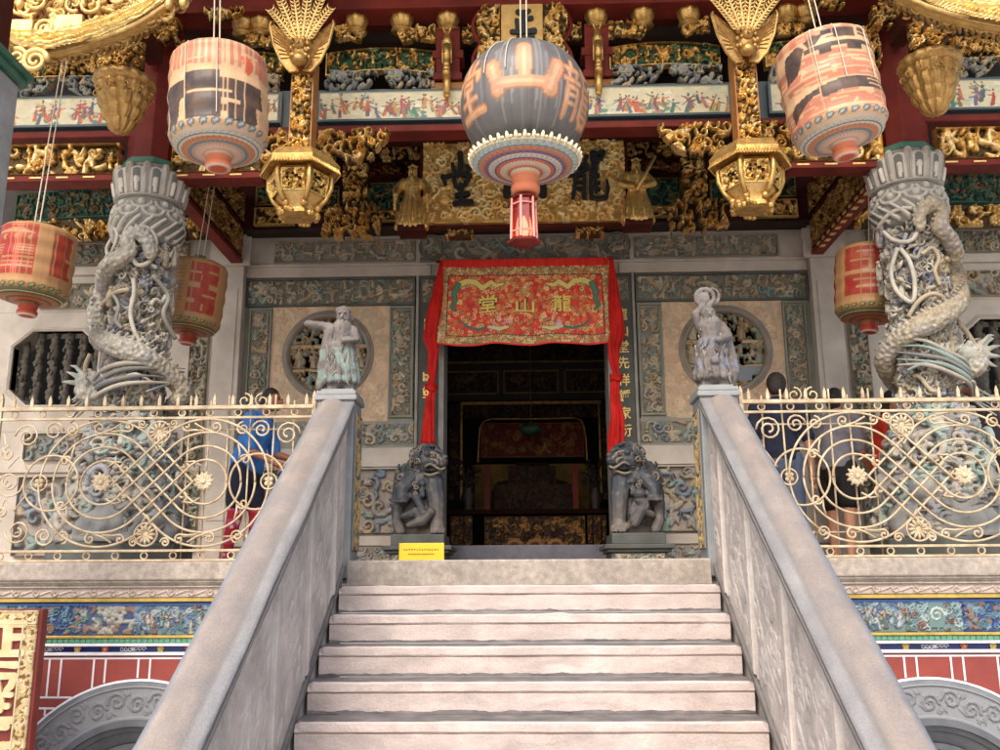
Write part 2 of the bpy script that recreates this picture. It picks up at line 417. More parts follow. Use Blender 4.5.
MT['post'] = mat('grey_post_granite', L3(160,160,156), .75, c2=L3(140,140,138), sc=6, bump=.3, bsc=70, fine=.15)
MT['string'] = mat('stringer_stone', L3(126,120,116), .8, c2=L3(104,98,96), sc=7, bump=.3, bsc=50)
MT['green'] = mat('green_enamel', L3(40,92,74), .55, c2=L3(70,110,90), sc=8)
MT['ochre'] = mat('ochre_paint', L3(176,120,60), .6, c2=L3(150,95,40), sc=8)
MT['paint'] = mat('painted_board', rough=.42, attr=True, bump=.15, c2=L3(110,112,112), sc=12, fac=.2)
MT['frame_b'] = mat('blue_grey_trim', L3(70,84,88), .5)
MT['iron'] = mat('cream_painted_iron', L3(208,192,164), .6, c2=L3(180,160,128), sc=14, bump=.3, bsc=80, stain=L3(120,84,52), ssc=9, sfac=.6)
MT['brick'] = mat('red_painted_brick', L3(146,62,52), .65, c2=L3(128,52,46), sc=3, bump=.1, bsc=40, stain=L3(96,44,44), ssc=2, sfac=.4)
MT['white'] = mat('white_limewash', L3(222,222,226), .7, c2=L3(200,200,206), sc=6)
MT['navy'] = mat('navy_glaze', L3(30,52,120), .35, c2=L3(22,38,96), sc=8)
MT['yellow'] = mat('yellow_glaze', L3(190,160,80), .4, c2=L3(150,130,60), sc=12)
MT['greeng'] = mat('green_glaze', L3(70,130,104), .35, c2=L3(100,150,126), sc=24)
MT['arch'] = mat('grey_carved_stone', L3(128,132,138), .7, c2=L3(104,108,114), sc=8, bump=.25, bsc=70)
MT['arch_d'] = mat('deep_grey_stone', L3(92,96,102), .7, c2=L3(76,78,84), sc=8, bump=.25, bsc=70)
MT['fabric'] = mat('embroidered_silk', rough=.6, attr=True, bump=.25, bsc=120)
MT['silk'] = mat('red_silk', L3(206,34,26), .7, c2=L3(168,20,16), sc=7, spec=.25, bump=.5, bsc=35)
MT['lantern'] = mat('oiled_paper', rough=.5, attr=True, c2=L3(190,140,90), sc=9, fac=.18, bump=.12, bsc=14, spec=.3, coat=.05)
MT['lantern_k'] = mat('oiled_dark_paper', rough=.48, attr=True, c2=L3(120,115,112), sc=7, fac=.35, bump=.25, bsc=12, stretch=(9,9,.5), coat=.08)
MT['cord'] = mat('pale_cord', L3(200,190,170), .7)
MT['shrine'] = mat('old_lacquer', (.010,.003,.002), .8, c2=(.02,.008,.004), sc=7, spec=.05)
MT['dark'] = mat('recess_shade', (.008,.006,.005), .8)  # near-black colour that holds the shade behind window openings
MT['ink'] = mat('black_ink_paint', (.012,.012,.013), .5)
MT['cream'] = mat('cream_gilt_lettering', L3(238,222,180), .5, c2=L3(220,196,140), sc=12)
MT['ground'] = mat('courtyard_granite', L3(196,190,182), .8, c2=L3(176,170,164), sc=2, bump=.3, bsc=30)
MT['tile'] = mat('terrace_tiles', L3(150,120,100), .7, c2=L3(130,100,84), sc=3)
MT['yplate'] = mat('yellow_enamel', L3(232,192,40), .4, c2=L3(220,178,30), sc=6)
MT['skin'] = mat('skin', L3(176,122,94), .5, c2=L3(160,106,80), sc=12, spec=.4)
MT['hair'] = mat('dark_hair', (.035,.022,.016), .6, c2=(.012,.008,.006), sc=40, bump=.9, bsc=70)
def cloth(n, c): return mat(n, L3(*c), .85, c2=tuple(v*.75 for v in L3(*c)), sc=9, bump=.3, bsc=18)
MT['glass'] = mat('red_glass', (.75,.08,.06), .08, trans=.85)
MT['pink'] = mat('pink_painted_wood', L3(226,150,140), .4)
MT['bamboo'] = mat('stone_bar', L3(104,98,88), .75, c2=L3(70,66,58), sc=14, bump=.4, bsc=40)
# palettes (linear)
PAL_ST = [L3(164,158,142), L3(184,170,146), L3(146,148,132), L3(172,150,116), L3(134,150,136), L3(190,176,154), L3(160,140,112)]
PAL_BLUE = [L3(166,158,150), L3(140,158,154), L3(124,134,146), L3(178,162,142), L3(152,146,138)]
PAL_GOLDC = [(.86,.52,.13), (.9,.6,.2), (.7,.4,.08)]
DRK = L3(96,96,86)
def rect_px(x0, y0, x1, y1, Y):
    xm, ym = (x0+x1)/2, (y0+y1)/2
    a, b = PX(x0, ym, Y), PX(x1, ym, Y); t, u = PZ(xm, y0, Y), PZ(xm, y1, Y)
    return a, b, u, t
def relief_panel(name, x0, x1, z0, z1, y, h, step, pal, parent, mt, kinds='cclfbp', seed=1, res=.007, bg=DRK, border=.0, bcol=None, open_=None, back=None, jit=.004, extra=None):
    R = Rel(x1-x0, z1-z0, res, bg, seed)
    R.fill(step, h, pal, kinds)
    R.jitter(jit, 30, seed)
    if border: R.frame(0, R.w, 0, R.h, border, h*.9, bcol or pal[0])
    if extra: extra(R)
    R.H[0, :] = R.H[-1, :] = 0; R.H[:, 0] = R.H[:, -1] = 0
    return R.mesh(on_wall(x0, z0, y), open_, back).build(name, mt, parent, smooth=False)
# ---------------------------------------------------------------- ground, terrace, stairs
GZ = -1.783
m = M(); m.box(-60, 60, -60, 80, GZ-.3, GZ); g = m.build('ground', MT['ground']); tag(g, kind='structure')
m = M(); m.box(-6.5, 6.5, 6.30, 9.6, -.12, -.004); m.box(-6.5, -1.4, 6.12, 6.30, -.12, -.004); m.box(1.4, 6.5, 6.12, 6.30, -.12, -.004)
tag(m.build('terrace_floor', MT['tile']), kind='structure')
HW = 1.15
stair = thing('stone_staircase', 'pale granite steps climbing between two stone balustrades to the temple door', 'stairs', (0, 4.6, GZ))
def stepk(k):
    Y = 6.0 if k == 0 else 6-.202-.248*(k-1); Z = 0 if k == 0 else -.156-.1627*(k-1)
    return Y, Z
for k in range(11):
    Y, Z = stepk(k); Yb, Zb = stepk(k+1)
    hw = HW-.012 if k == 0 else HW-.002
    r = random.Random(k)
    if k == 0: prof = [(Y+.34, 0), (Y+.012, 0), (Y, -.012), (Y-.002, Zb+.0), (Y+.34, Zb)]; mi = [1, 0, 0, 0, 0]
    else:
        n = .052
        prof = [(Y+.26, Z), (Y+.06, Z+.0), (Y+.008, Z-.003), (Y, Z-.012), (Y, Z-n+.004), (Y+.007, Z-n-.004), (Y+.012, Z-n-.005), (Y+.012, Z-n-.008), (Y+.009, Z-n-.011), (Y+.0135, Zb+.013), (Y+.014, Zb+.002), (Y+.3, Zb+.002)]
        mi = [1, 1, 0, 0, 0, 2, 2, 0, 0, 1, 0, 0]
    m = M(); ns = 90; vs = []; fs = []; ms = []; K = len(prof)
    for i in range(ns+1):
        x = -hw+2*hw*i/ns
        for j, (a, b) in enumerate(prof):
            w = noise.noise(Vector((x*3, j*.7, k*9.1)))*.004+noise.noise(Vector((x*14, j*.7, k*5.1)))*.0022
            if k and j == 9: w = .007*noise.noise(Vector((x*9, k*4.4, 2)))+.006*noise.noise(Vector((x*35, k*4.4, 2)))+.004
            e = abs(x)/hw; nn_ = noise.noise(Vector((x*6+k*3.7, k*2.3, 1.5)))
            if k and j in (2, 3) and nn_ > .5: w += (nn_-.5)*.035
            chip = .012*max(0, (e-.985)/.015) if j in (2, 3) and k else 0
            vs.append((x, a+(w if 0 < j < K-1 and not (k and j == 9) else 0)+chip, b+(w*.7 if 1 <= j <= 4 and k else (w if k and j == 9 else 0))-(chip if j > 1 else 0)))
    for i in range(ns):
        for j in range(K-1):
            fs.append((i*K+j, i*K+j+1, (i+1)*K+j+1, (i+1)*K+j)); ms.append(mi[j])
        fs.append((i*K+K-1, i*K, (i+1)*K, (i+1)*K+K-1)); ms.append(0)
    fs.append(tuple(range(K-1, -1, -1))); ms.append(0); fs.append(tuple(range(ns*K, ns*K+K))); ms.append(0)
    m.add(vs, fs, 0); m.m = ms
    o = m.build('step', [MT['slab'] if k == 0 else MT['riser'], MT['slab'] if k == 0 else MT['tread'], MT['joint']], stair)
# ---------------------------------------------------------------- balustrades
SL = .656
for sg in (-1, 1):
    word = 'left' if sg < 0 else 'right'
    b = thing('stair_balustrade', ('stone stair balustrade running down beside the red and gold signboard' if sg < 0 else 'stone stair balustrade on the side away from the red and gold signboard'),
              'balustrade', (sg*1.25, 6.15, 0), 'stone balustrades of the stairs')
    # coping swept down the slope
    prof = [(1.128, -.005), (1.128, .035), (1.134, .042), (1.134, .055), (1.128, .062), (1.13, .085), (1.145, .10), (1.175, .108), (1.195, .112), (1.21, .122), (1.23, .148), (1.26, .165), (1.29, .165), (1.32, .152), (1.345, .125), (1.37, .075), (1.378, .02), (1.378, -.02)]
    bl = L3(140,144,152); br = L3(160,146,136); gr = L3(142,141,143); ed = L3(148,144,138)
    cc = [ed, ed, L3(96,90,84), L3(96,90,84), ed, gr, gr, L3(150,148,146), L3(128,122,118), L3(150,138,128), br, br, br, L3(168,154,142), bl, bl, bl, bl]
    m = M(); n = 260; K = len(prof); vs = []; cs = []; fs = []
    for i in range(n+1):
        t = i/n; Y = 6.02-t*3.2
        for j, (x, dz) in enumerate(prof):
            w = noise.noise(Vector((Y*2.2, j*.35, sg*3)))*.007+noise.noise(Vector((Y*17, j*.6, sg*5)))*.0022
            wear = 1+.28*noise.noise(Vector((Y*3, j*.5, 7)))+.14*noise.noise(Vector((Y*11, j*.9, 3)))
            vs.append((sg*(x+w*.5), Y, .95+dz*(.56 if dz > 0 else 1)-SL*(6-Y)+w)); cs.append(tuple(c*wear for c in cc[j]))
    for i in range(n):
        for j in range(K):
            q = (i*K+j, i*K+(j+1) % K, (i+1)*K+(j+1) % K, (i+1)*K+j); fs.append(q if sg < 0 else q[::-1])
    m.add(vs, fs, 0, cs); m.add([vs[q] for q in range(K)], [tuple(range(K))], 0, bl); m.add([vs[n*K+q] for q in range(K)], [tuple(range(K-1, -1, -1))], 0, bl)
    m.build('coping', MT['coping'], b, smooth=True)
    # side wall: polygon in (y,z)
    m = M(); m.prism([(6.02, -.05), (6.02, .95), (2.82, .95-SL*3.18), (2.82, GZ), (6.02, GZ)], sg*1.172, sg*1.35, axis='x')
    m.build('side_wall', MT['side'], b)
    # carved inner face, a slanted band of low panels
    R = Rel(3.1, .98, .011, (1.02, 1.0, .99), 5+sg); R.fill(.15, .008, [(1.1, 1.08, 1.06), (1.25, 1.22, 1.2), (.98, 1.0, .98)], 'clfb')
    for yy in (.30, .92, 1.55, 2.2, 2.8):
        R.rect(yy-.075, yy+.06, 0, .98, (.8, .79, .78), .002); R.rect(yy-.025, yy+.025, 0, .98, (1.2, 1.16, 1.12), .020); R.rect(yy-.05, yy-.04, 0, .98, (.95, .94, .92), .012); R.rect(yy+.04, yy+.05, 0, .98, (.95, .94, .92), .012)
    R.H[0, :] = R.H[-1, :] = 0; R.H[:, 0] = R.H[:, -1] = 0
    mm = R.mesh(lambda u, w, h: (sg*(1.170-h)+0*u, 6.0-u, (.95-SL*u-.96)+w-.03*0))
    mm.build('carved_panel', MT['side'], b)
    # stringer moulding just above the steps
    m = M(); a0 = .0; m.prism([(6.0, -.07), (6.0, -.03), (2.85, -.03-SL*3.15), (2.85, -.07-SL*3.15)], sg*1.151, sg*1.17, axis='x'); m.build('stringer', MT['string'], b)
    # newel post
    m = M(); m.box(sg*1.13, sg*1.37, 6.02, 6.30, -.11, 1.035)
    nw = m.build('newel_post', MT['newel'], b, bevel=.008)
    m = M(); m.box(sg*1.112, sg*1.392, 6.0, 6.32, 1.035, 1.07); m.box(sg*1.12, sg*1.384, 6.008, 6.312, 1.07, 1.10)
    m.build('cap', MT['newel'], nw, bevel=.008)
    R = Rel(.22, .9, .008, L3(60,62,60), 9); R.fill(.05, .012, [L3(196,160,84), L3(90,92,88), L3(180,150,90)], 'cbl'); R.frame(0, .22, 0, .9, .015, .012, L3(100,100,96))
    R.H[0, :] = R.H[-1, :] = 0; R.H[:, 0] = R.H[:, -1] = 0
    R.mesh(lambda u, w, h: (sg*(1.127-h)+0*u, 6.05+u, .06+w)).build('carved_strip', MT['relief'], nw)
# ---------------------------------------------------------------- podium each side of the stairs
def grid_plate_hole(x0, x1, z0, z1, cx, cz, pts, y0, y1, m, mi=0):
    """rectangular plate with a hole given by pts (ccw list round cx,cz)"""
    n = len(pts); out = []
    for (px, pz) in pts:
        dx, dz = px-cx, pz-cz; t = 1e9
        if dx > 1e-9: t = min(t, (x1-cx)/dx)
        if dx < -1e-9: t = min(t, (x0-cx)/dx)
        if dz > 1e-9: t = min(t, (z1-cz)/dz)
        if dz < -1e-9: t = min(t, (z0-cz)/dz)
        out.append([cx+dx*t, cz+dz*t])
    vs = [(a, y0, b) for a, b in pts]+[(a, y0, b) for a, b in out]+[(a, y1, b) for a, b in pts]+[(a, y1, b) for a, b in out]
    fs = []
    for i in range(n):
        j = (i+1) % n
        fs.append((i, n+i, n+j, j)); fs.append((2*n+i, 2*n+j, 3*n+j, 3*n+i)); fs.append((i, j, 2*n+j, 2*n+i))
    # corner fill
    corners = [(x0, z0), (x1, z0), (x1, z1), (x0, z1)]
    for i in range(n):
        j = (i+1) % n; a, b = out[i], out[j]
        for c in corners:
            on = lambda q, c=c: (abs(q[0]-c[0]) < 1e-6 or abs(q[1]-c[1]) < 1e-6)
            if on(a) and on(b) and abs(a[0]-b[0]) > 1e-6 and abs(a[1]-b[1]) > 1e-6:
                k = len(vs); vs += [(c[0], y0, c[1]), (c[0], y1, c[1])]; fs += [(n+i, k, n+j), (3*n+i, 3*n+j, k+1)]
    m.add(vs, fs, mi)
def circ(cx, cz, r, n=48, a0=0): return [(cx+r*math.cos(a0+2*PI*i/n), cz+r*math.sin(a0+2*PI*i/n)) for i in range(n)]
YP = 6.12
def zp(py): return (PZ(110, py, YP)+PZ(900, py-9, YP))/2
zB = dict(top=zp(562), s1=zp(583), s2=zp(590), car=zp(600), ye=zp(604.5), bl=zp(638), ye2=zp(641), gr=zp(646), w1=zp(649), nv=zp(655), w2=zp(658.5))
for sg in (-1, 1):
    pod = thing('temple_podium', 'red brick podium wall under the railing where '+('the gold lettered signboard stands' if sg < 0 else 'no signboard stands'), 'podium', (sg*3.2, YP, GZ), 'podium walls beside the stairs')
    X0, X1 = (-6.0, -1.352) if sg < 0 else (1.352, 6.0)
    m = M()
    m.box(X0, X1, YP-.10, YP+.25, zB['s1'], -.002); m.build('edge_slab', MT['slab'], pod, bevel=.01)
    m = M(); m.prism([(YP-.085, zB['s1']-.001), (YP-.085, zB['s1']-.012), (YP-.06, zB['s2']+.01), (YP-.075, zB['s2']+.006), (YP-.075, zB['s2']), (YP+.2, zB['s2']), (YP+.2, zB['s1']-.001)], X0, X1, axis='x')
    m.build('moulding', MT['slab'], pod)
    # carved scroll band
    w = 2.6; xa = X0 if sg > 0 else X1-w
    xa = 1.352 if sg > 0 else -1.352-w
    R = Rel(w, zB['s2']-zB['car']-.004, .007, L3(176,160,152), 21); st = .125; hh = R.h
    for i in range(int(w/st)):
        c = (i*st+.06, hh*.5); R.curl(c, hh*.42, 1.2, PI*(i % 2), 1 if i % 2 else -1, .26, .012, L3(186,170,160)); R.cap((c[0]+.03, hh*.3), (c[0]+.1, hh*.7), .008, .006, .009, L3(190,172,162))
    R.H[0, :] = R.H[-1, :] = 0
    R.mesh(on_wall(xa, zB['car']+.002, YP-.058)).build('scroll_band', MT['relief'], pod)
    m = M(); m.box(X0, X1, YP-.056, YP+.2, zB['car'], zB['s2']-.002); m.build('band_block', MT['slab'], pod)
    m = M()
    for za, zb in ((zB['ye'], zB['car']), (zB['ye2'], zB['bl'])): m.box(X0, X1, YP-.05, YP+.2, za, zb-.001)
    m.build('yellow_edging', MT['yellow'], pod, bevel=.004)
    # blue ceramic picture band with little figures in relief
    hh = zB['ye']-zB['bl']-.004; R = Rel(w, hh, .0065, L3(34,54,104), 31+sg)
    r = R.r; wall_c = [L3(140,156,164), L3(64,96,110), L3(130,116,84), L3(84,106,92), L3(108,78,62), L3(34,48,96), L3(160,166,164)]
    u = 0
    kinds = ['scene', 'scroll', 'blue', 'flower', 'scene', 'scroll', 'blue', 'cloud']
    i = 0
    while u < w:
        wd = r.uniform(.26, .42); k = kinds[(i+(2 if sg > 0 else 0)) % len(kinds)]; i += 1
        if k == 'scene':
            R.rect(u, u+wd, 0, hh, L3(96,122,146)); R.rect(u, u+wd, 0, hh*.3, L3(90,116,116)); R.fill(.05, .008, [L3(70,100,120), L3(130,140,140), L3(60,80,120)], 'cb', None, u, u+wd)
            for q in range(13): R.fig((u+r.random()*wd, hh*r.uniform(.04, .4)), hh*.4, .016, r.choice(wall_c), r.choice(wall_c), L3(190,150,120))
            for q in range(10): R.flower((u+r.random()*wd, hh*r.uniform(.4, .95)), .02, .012, r.choice(wall_c), r.choice(wall_c))
        elif k == 'scroll':
            R.rect(u, u+wd, 0, hh, L3(92,116,122)); R.fill(.045, .014, [L3(120,144,146), L3(92,122,130), L3(146,160,160), L3(112,84,78)], 'c', None, u, u+wd)
            R.rect(u+wd*.35, u+wd*.65, hh*.1, hh*.9, L3(90,120,120), .012); R.curl((u+wd*.5, hh*.5), .05, 1.4, 0, 1, .2, .02, L3(180,190,180))
        elif k == 'blue':
            R.rect(u, u+wd, 0, hh, L3(24,48,108)); R.fill(.045, .012, [L3(60,96,126), L3(90,126,146), L3(120,92,72), L3(54,88,98)], 'clf', None, u, u+wd)
        elif k == 'flower':
            R.rect(u, u+wd, 0, hh, L3(48,70,112)); R.fill(.07, .016, [L3(120,94,82), L3(92,118,100), L3(150,150,140)], 'fl', None, u, u+wd)
        else:
            R.rect(u, u+wd, 0, hh, L3(150,164,182)); R.fill(.06, .010, [L3(190,184,182), L3(130,150,166), L3(176,156,146)], 'cb', None, u, u+wd)
        u += wd
    R.rect(0, w, hh*.90, hh, L3(40,90,170), .012)
    R.H[0, :] = R.H[-1, :] = 0; R.H[:, 0] = R.H[:, -1] = 0
    R.mesh(on_wall(xa, zB['bl']+.002, YP-.012)).build('ceramic_frieze', MT['paint'], pod)
    m = M(); m.box(X0, X1, YP-.01, YP+.2, zB['bl'], zB['ye']-.001); m.build('frieze_back', MT['navy'], pod)
    m = M(); m.box(X0, X1, YP-.035, YP+.2, zB['gr'], zB['ye2']-.001)
    x = xa
    while x < xa+w: m.box(x, x+.03, YP-.042, YP-.03, zB['gr']+.001, zB['ye2']-.004); x += .036
    m.build('green_edging', MT['greeng'], pod, bevel=.003)
    m = M(); m.box(X0, X1, YP-.05, YP+.2, zB['w1'], zB['gr']-.001); m.box(X0, X1, YP-.02, YP+.2, zB['w2'], zB['nv']-.001); m.build('white_edging', MT['white'], pod, bevel=.003)
    m = M(); m.box(X0, X1, YP-.005, YP+.2, zB['nv'], zB['w1']-.001); m.build('navy_band', MT['navy'], pod)
    zc = (zB['nv']+zB['w1'])/2; i = 0
    for q in range(9):
        x = sg*(1.62+q*.178)
        if q % 3 == 2:
            m = M()
            for g in (-1, 1):
                for d in (.02, .045, .07): m.spiral((x+g*d, YP-.008, zc), .014, 1.2, 0, g, .0035)
            m.box(x-.012, x+.012, YP-.012, YP-.005, zc-.012, zc+.012); m.build('scroll_ornament', MT['white'], pod, smooth=True)
        else:
            m = M(); cl = [L3(200,90,60), L3(210,180,90), L3(150,200,180)][q % 3]
            for t in range(5): m.ell((x+.014*math.cos(t*2*PI/5+PI/2), YP-.010, zc+.014*math.sin(t*2*PI/5+PI/2)), (.010, .006, .010), 8, 0, cl)
            m.ell((x, YP-.014, zc), .007, 8, 0, L3(230,210,120)); m.build('flower_boss', MT['paint'], pod, smooth=True)
    # red wall with round window
    cx = sg*(abs(PX(133, 821, YP))+abs(PX(943, 812, YP)))/2; ra = .90; cz = zp(683)-ra
    m = M(); grid_plate_hole(X0, X1, GZ, zB['w2']-.001, cx, cz, circ(cx, cz, ra-.02, 64), YP, YP+.25, m); m.build('brick_wall', MT['brick'], pod)
    jm = M(); zt = zB['w2']-.018; t = .006
    jm.box(X0, X1, YP-.003, YP-.001, zt-t, zt+t)
    rows = [zt, zt-.235, zt-.30, zt-.53, zt-.60, zt-.85, zt-.92, zt-1.14]
    def jb(x0, x1, z0, z1):
        # keep joints off the round window
        xm, zm = (x0+x1)/2, (z0+z1)/2
        if math.hypot(max(abs(xm-cx), 0), zm-cz) < ra+.006: return
        jm.box(x0, x1, YP-.003, YP-.001, z0, z1)
    seg = .01
    for z in rows[1:]:
        x = X0
        while x < X1: jb(x, x+seg, z-t, z+t); x += seg
    for q in range(30):
        x = X0+.11+q*.285; 
        for ri in range(len(rows)-1):
            if ri % 2: continue
            for dx in (0, .075):
                z = rows[ri+1]+t
                if x+dx < X1-.02:
                    while z < rows[ri]-t: jb(x+dx-t, x+dx+t, z, min(z+seg, rows[ri]-t)); z += seg
    jm.build('pointing', MT['white'], pod)
    # ring in relief
    ring = M()
    def ringband(r0, r1, ya, yb, mi=0, n=72):
        vs = []; fs = []
        for i in range(n):
            a = 2*PI*i/n; c, s_ = math.cos(a), math.sin(a)
            vs += [(cx+r0*c, ya, cz+r0*s_), (cx+r1*c, yb, cz+r1*s_), (cx+r1*c, YP+.1, cz+r1*s_), (cx+r0*c, YP+.1, cz+r0*s_)]
        for i in range(n):
            j = (i+1) % n
            for q in range(4): fs.append((i*4+q, i*4+(q+1) % 4, j*4+(q+1) % 4, j*4+q))
        ring.add(vs, fs, mi)
    ringband(ra-.235, ra-.010, YP-.012, YP-.010, 0); ringband(ra-.0095, ra+.004, YP-.014, YP-.010, 2); ringband(ra-.275, ra-.235, YP-.035, YP-.03, 1); ringband(ra-.31, ra-.278, YP+.0, YP-.02, 1); ringband(ra-.38, ra-.312, YP+.05, YP+.01, 1); ringband(ra-.42, ra-.383, YP+.03, YP+.03, 1)
    win = ring.build('round_window', [MT['arch'], MT['arch_d'], MT['white']], pod, smooth=False)
    R = Rel(2*PI*(ra-.13), .2, .009, (.22, .23, .245), 3); hh = .2
    Lc = R.w
    for i in range(int(Lc/.13)):
        u = i*.13+.05; g = 1 if i % 2 else -1
        R.curl((u, .1+g*.015), .06, 1.5, 0 if i % 2 else PI, g, .2, .014, (.2, .21, .225)); R.flower((u+.065, .1-g*.055), .022, .012, (.2, .21, .225)); R.leaf((u+.02, .04), .8, .07, .012, .01, (.2, .21, .225))
    R.frame(0, Lc, 0, hh, .012, .012)
    def mp(u, w, h):
        a = u/Lc*2*PI+.5; rr = ra-.235+w
        return cx+rr*np.cos(a), YP-.012-h, cz+rr*np.sin(a)
    R.mesh(mp).build('carved_ring', MT['relief2'], win)
    # fret lattice
    lat = M(); rl = ra-.41
    def bar(x0, z0, x1, z1, w=.03):
        if x0 == x1: lat.box(x0-w/2, x0+w/2, YP+.06, YP+.10, min(z0, z1), max(z0, z1))
        else: lat.box(min(x0, x1), max(x0, x1), YP+.062, YP+.102, z0-w/2, z0+w/2)
    st = .15; nn = int(rl/st)+1
    for i in range(-nn, nn+1):
        for j in range(-nn, nn+1):
            x, z = cx+i*st, cz+j*st
            if math.hypot(x-cx, z-cz) > rl-.06: continue
            if (i+j) % 2: bar(x-.05, z+.05, x+.05, z+.05); bar(x+.05, z+.05, x+.05, z-.03); bar(x-.05, z+.05, x-.05, z-.05); bar(x-.05, z-.05, x+.09, z-.05); bar(x, z+.05, x, z+.10)
            else: lat.spiral((x-.03, YP+.08, z), .05, 1.2, PI, 1, .014, n=6); lat.spiral((x+.03, YP+.08, z), .05, 1.2, 0, -1, .014, n=6); bar(x-.075, z+.06, x+.075, z+.06); bar(x, z+.06, x, z+.11)
    lat.build('lattice', MT['arch'], win)
    m = M(); m.box(cx-ra, cx+ra, YP+.6, YP+.62, cz-ra, cz+ra); m.build('recess_shade_sheet', MT['dark'], win)  # flat sheet behind the lattice, shade of the hollow put into its colour
# ---------------------------------------------------------------- stone facade
YW = 9.5
def xl(px, py=350): return abs(PX(px, py, YW))
def zr(py): return PZ(380, py, YW)
wall = thing('temple_facade', 'carved pale stone front wall with a dark central doorway and round windows', 'wall', (0, YW, 0))
xp0, xp1 = 2.98, 3.27        # pilaster
xd = .845; xc0, xc1 = .90, 1.15
zt = zr(236); z1 = zr(265); z2 = zr(277); z3 = zr(306); zbg = zr(421); zb2 = zr(448); zb3 = zr(467)
zb4 = zr(536)
cwx, cwz, cwr = 2.075, (PZ(330, 355, YW)+PZ(728, 350, YW))/2, .425
xs2a, xs2b = xl(414), xl(389); xs1a, xs1b = xl(271), xl(248)
DS = L3(112,112,102)
def fr(name, x0, x1, z0, z1_, y, t, mt, parent, d=.02):
    m = M()
    for a in ((x0, x1, z0, z0+t), (x0, x1, z1_-t, z1_), (x0, x0+t, z0+t+.0005, z1_-t-.0005), (x1-t, x1, z0+t+.0005, z1_-t-.0005)): m.box(a[0], a[1], y-d, y+.01, a[2], a[3])
    return m.build(name, mt, parent, bevel=.003)
for sg in (-1, 1):
    S_ = lambda a, b: (min(sg*a, sg*b), max(sg*a, sg*b))
    # wall plate with round hole
    m = M(); a, b = S_(xs2b, xs1a)
    hole = circ(sg*cwx, cwz, cwr, 56); grid_plate_hole(a, b, zbg, z3, sg*cwx, cwz, hole, YW, YW+.3, m)
    # beige panel skin as carved relief in polar coordinates would hide the hole: low flowers beside it
    pl = m.build('window_panel', MT['beige_p'], wall)
    R = Rel(b-a, z3-zbg, .008, L3(214,186,156), 40+sg)
    R.fill(.10, .007, [L3(206,178,148), L3(196,166,136), L3(222,196,166), L3(190,176,150)], 'fclb')
    d = np.hypot(R.U+a-sg*cwx, R.W+zbg-cwz); R.cut |= d < cwr+.055
    R.H[0, :] = R.H[-1, :] = 0; R.H[:, 0] = R.H[:, -1] = 0
    R.mesh(on_wall(a, zbg, YW-.003)).build('carved_flowers', MT['beige'], pl)
    rg = M(); n = 72
    prof = [(cwr-.02, .12), (cwr-.015, -.01), (cwr-.005, -.03), (cwr+.012, -.045), (cwr+.03, -.03), (cwr+.036, -.015), (cwr+.046, -.02), (cwr+.06, -.012), (cwr+.064, .01)]
    vs = [(sg*cwx+r_*math.cos(2*PI*i/n), YW+y_, cwz+r_*math.sin(2*PI*i/n)) for i in range(n) for r_, y_ in prof]; K = len(prof)
    fs = [(i*K+j, i*K+j+1, ((i+1) % n)*K+j+1, ((i+1) % n)*K+j) for i in range(n) for j in range(K-1)]
    rg.add(vs, fs)
    rw = rg.build('round_window', MT['wall_d'], wall, smooth=True)
    # openwork
    R = Rel(cwr*2, cwr*2, .0075, L3(150,134,108), 60+sg); c = (cwr, cwr)
    PL = [L3(168,150,120), L3(150,132,104), L3(176,160,134), L3(120,140,124), L3(140,118,88), L3(128,150,144)]
    for zz in (.26, .52): R.rect(.0, cwr*2, zz-.018, zz+.018, L3(176,156,122), .035); R.rect(0, cwr*2, zz+.02, zz+.028, L3(150,130,100), .05)
    for q in range(5):
        for row in range(3):
            R.fig((.08+q*.17+R.r.uniform(-.03, .03), .03+row*.27), .23, .05, R.r.choice(PL), R.r.choice(PL), L3(180,156,126))
    R.fill(.085, .04, PL, 'clb', .08)
    if sg > 0: R.rect(.52, .85, .1, .25, L3(130,140,148), .03)
    kk = np.zeros_like(R.cut); rr = R.r
    for q in range(26):
        u, w = rr.uniform(.05, .8), rr.uniform(.05, .8); R.H[(abs(R.U-u) < rr.uniform(.015, .03)) & (abs(R.W-w) < rr.uniform(.015, .045))] = 0
    R.cut |= np.hypot(R.U-cwr, R.W-cwr) > cwr-.002
    R.mesh(on_wall(sg*cwx-cwr, cwz-cwr, YW+.05), .012, .012).build('openwork_screen', MT['relief2'], rw)
    # frieze at the top
    m = M(); a, b = S_(.0 if sg > 0 else .0, xp0)
    m = M(); m.box(sg*1.0, sg*xp0, YW, YW+.3, z2, zt); m.box(sg*1.0, sg*xp0, YW-.05, YW, z1-.02, z1+.006); m.box(sg*1.0, sg*xp0, YW-.03, YW, z2, z1-.021)
    m.build('frieze_block', MT['wall'], wall, bevel=.006)
    a, b = S_(xl(416, 250), xl(275, 250)); relief_panel('figure_frieze', a, b, zr(262), zr(241), YW-.004, .035, .085, PAL_ST, wall, MT['relief'], 'pphcbf', 70+sg, .0075, L3(128,124,112), .012)
    # medallion
    xm = xl(432, 250); zm = zr(249); R = Rel(.29, .29, .0075, L3(112,112,102), 80)
    for rr_ in (.135, .11): 
        for i in range(30): a_ = 2*PI*i/30; R.cap((.145+rr_*math.cos(a_), .145+rr_*math.sin(a_)), (.145+rr_*math.cos(a_+.2), .145+rr_*math.sin(a_+.2)), .01, .01, .045, L3(130,130,120))
    R.fill(.06, .05, PAL_ST, 'cb', .06, .05, .24, .05, .24); R.cut |= np.hypot(R.U-.145, R.W-.145) > .145
    R.mesh(on_wall(sg*xm-.145, zm-.145, YW-.01), None, .02).build('medallion', MT['relief'], wall)
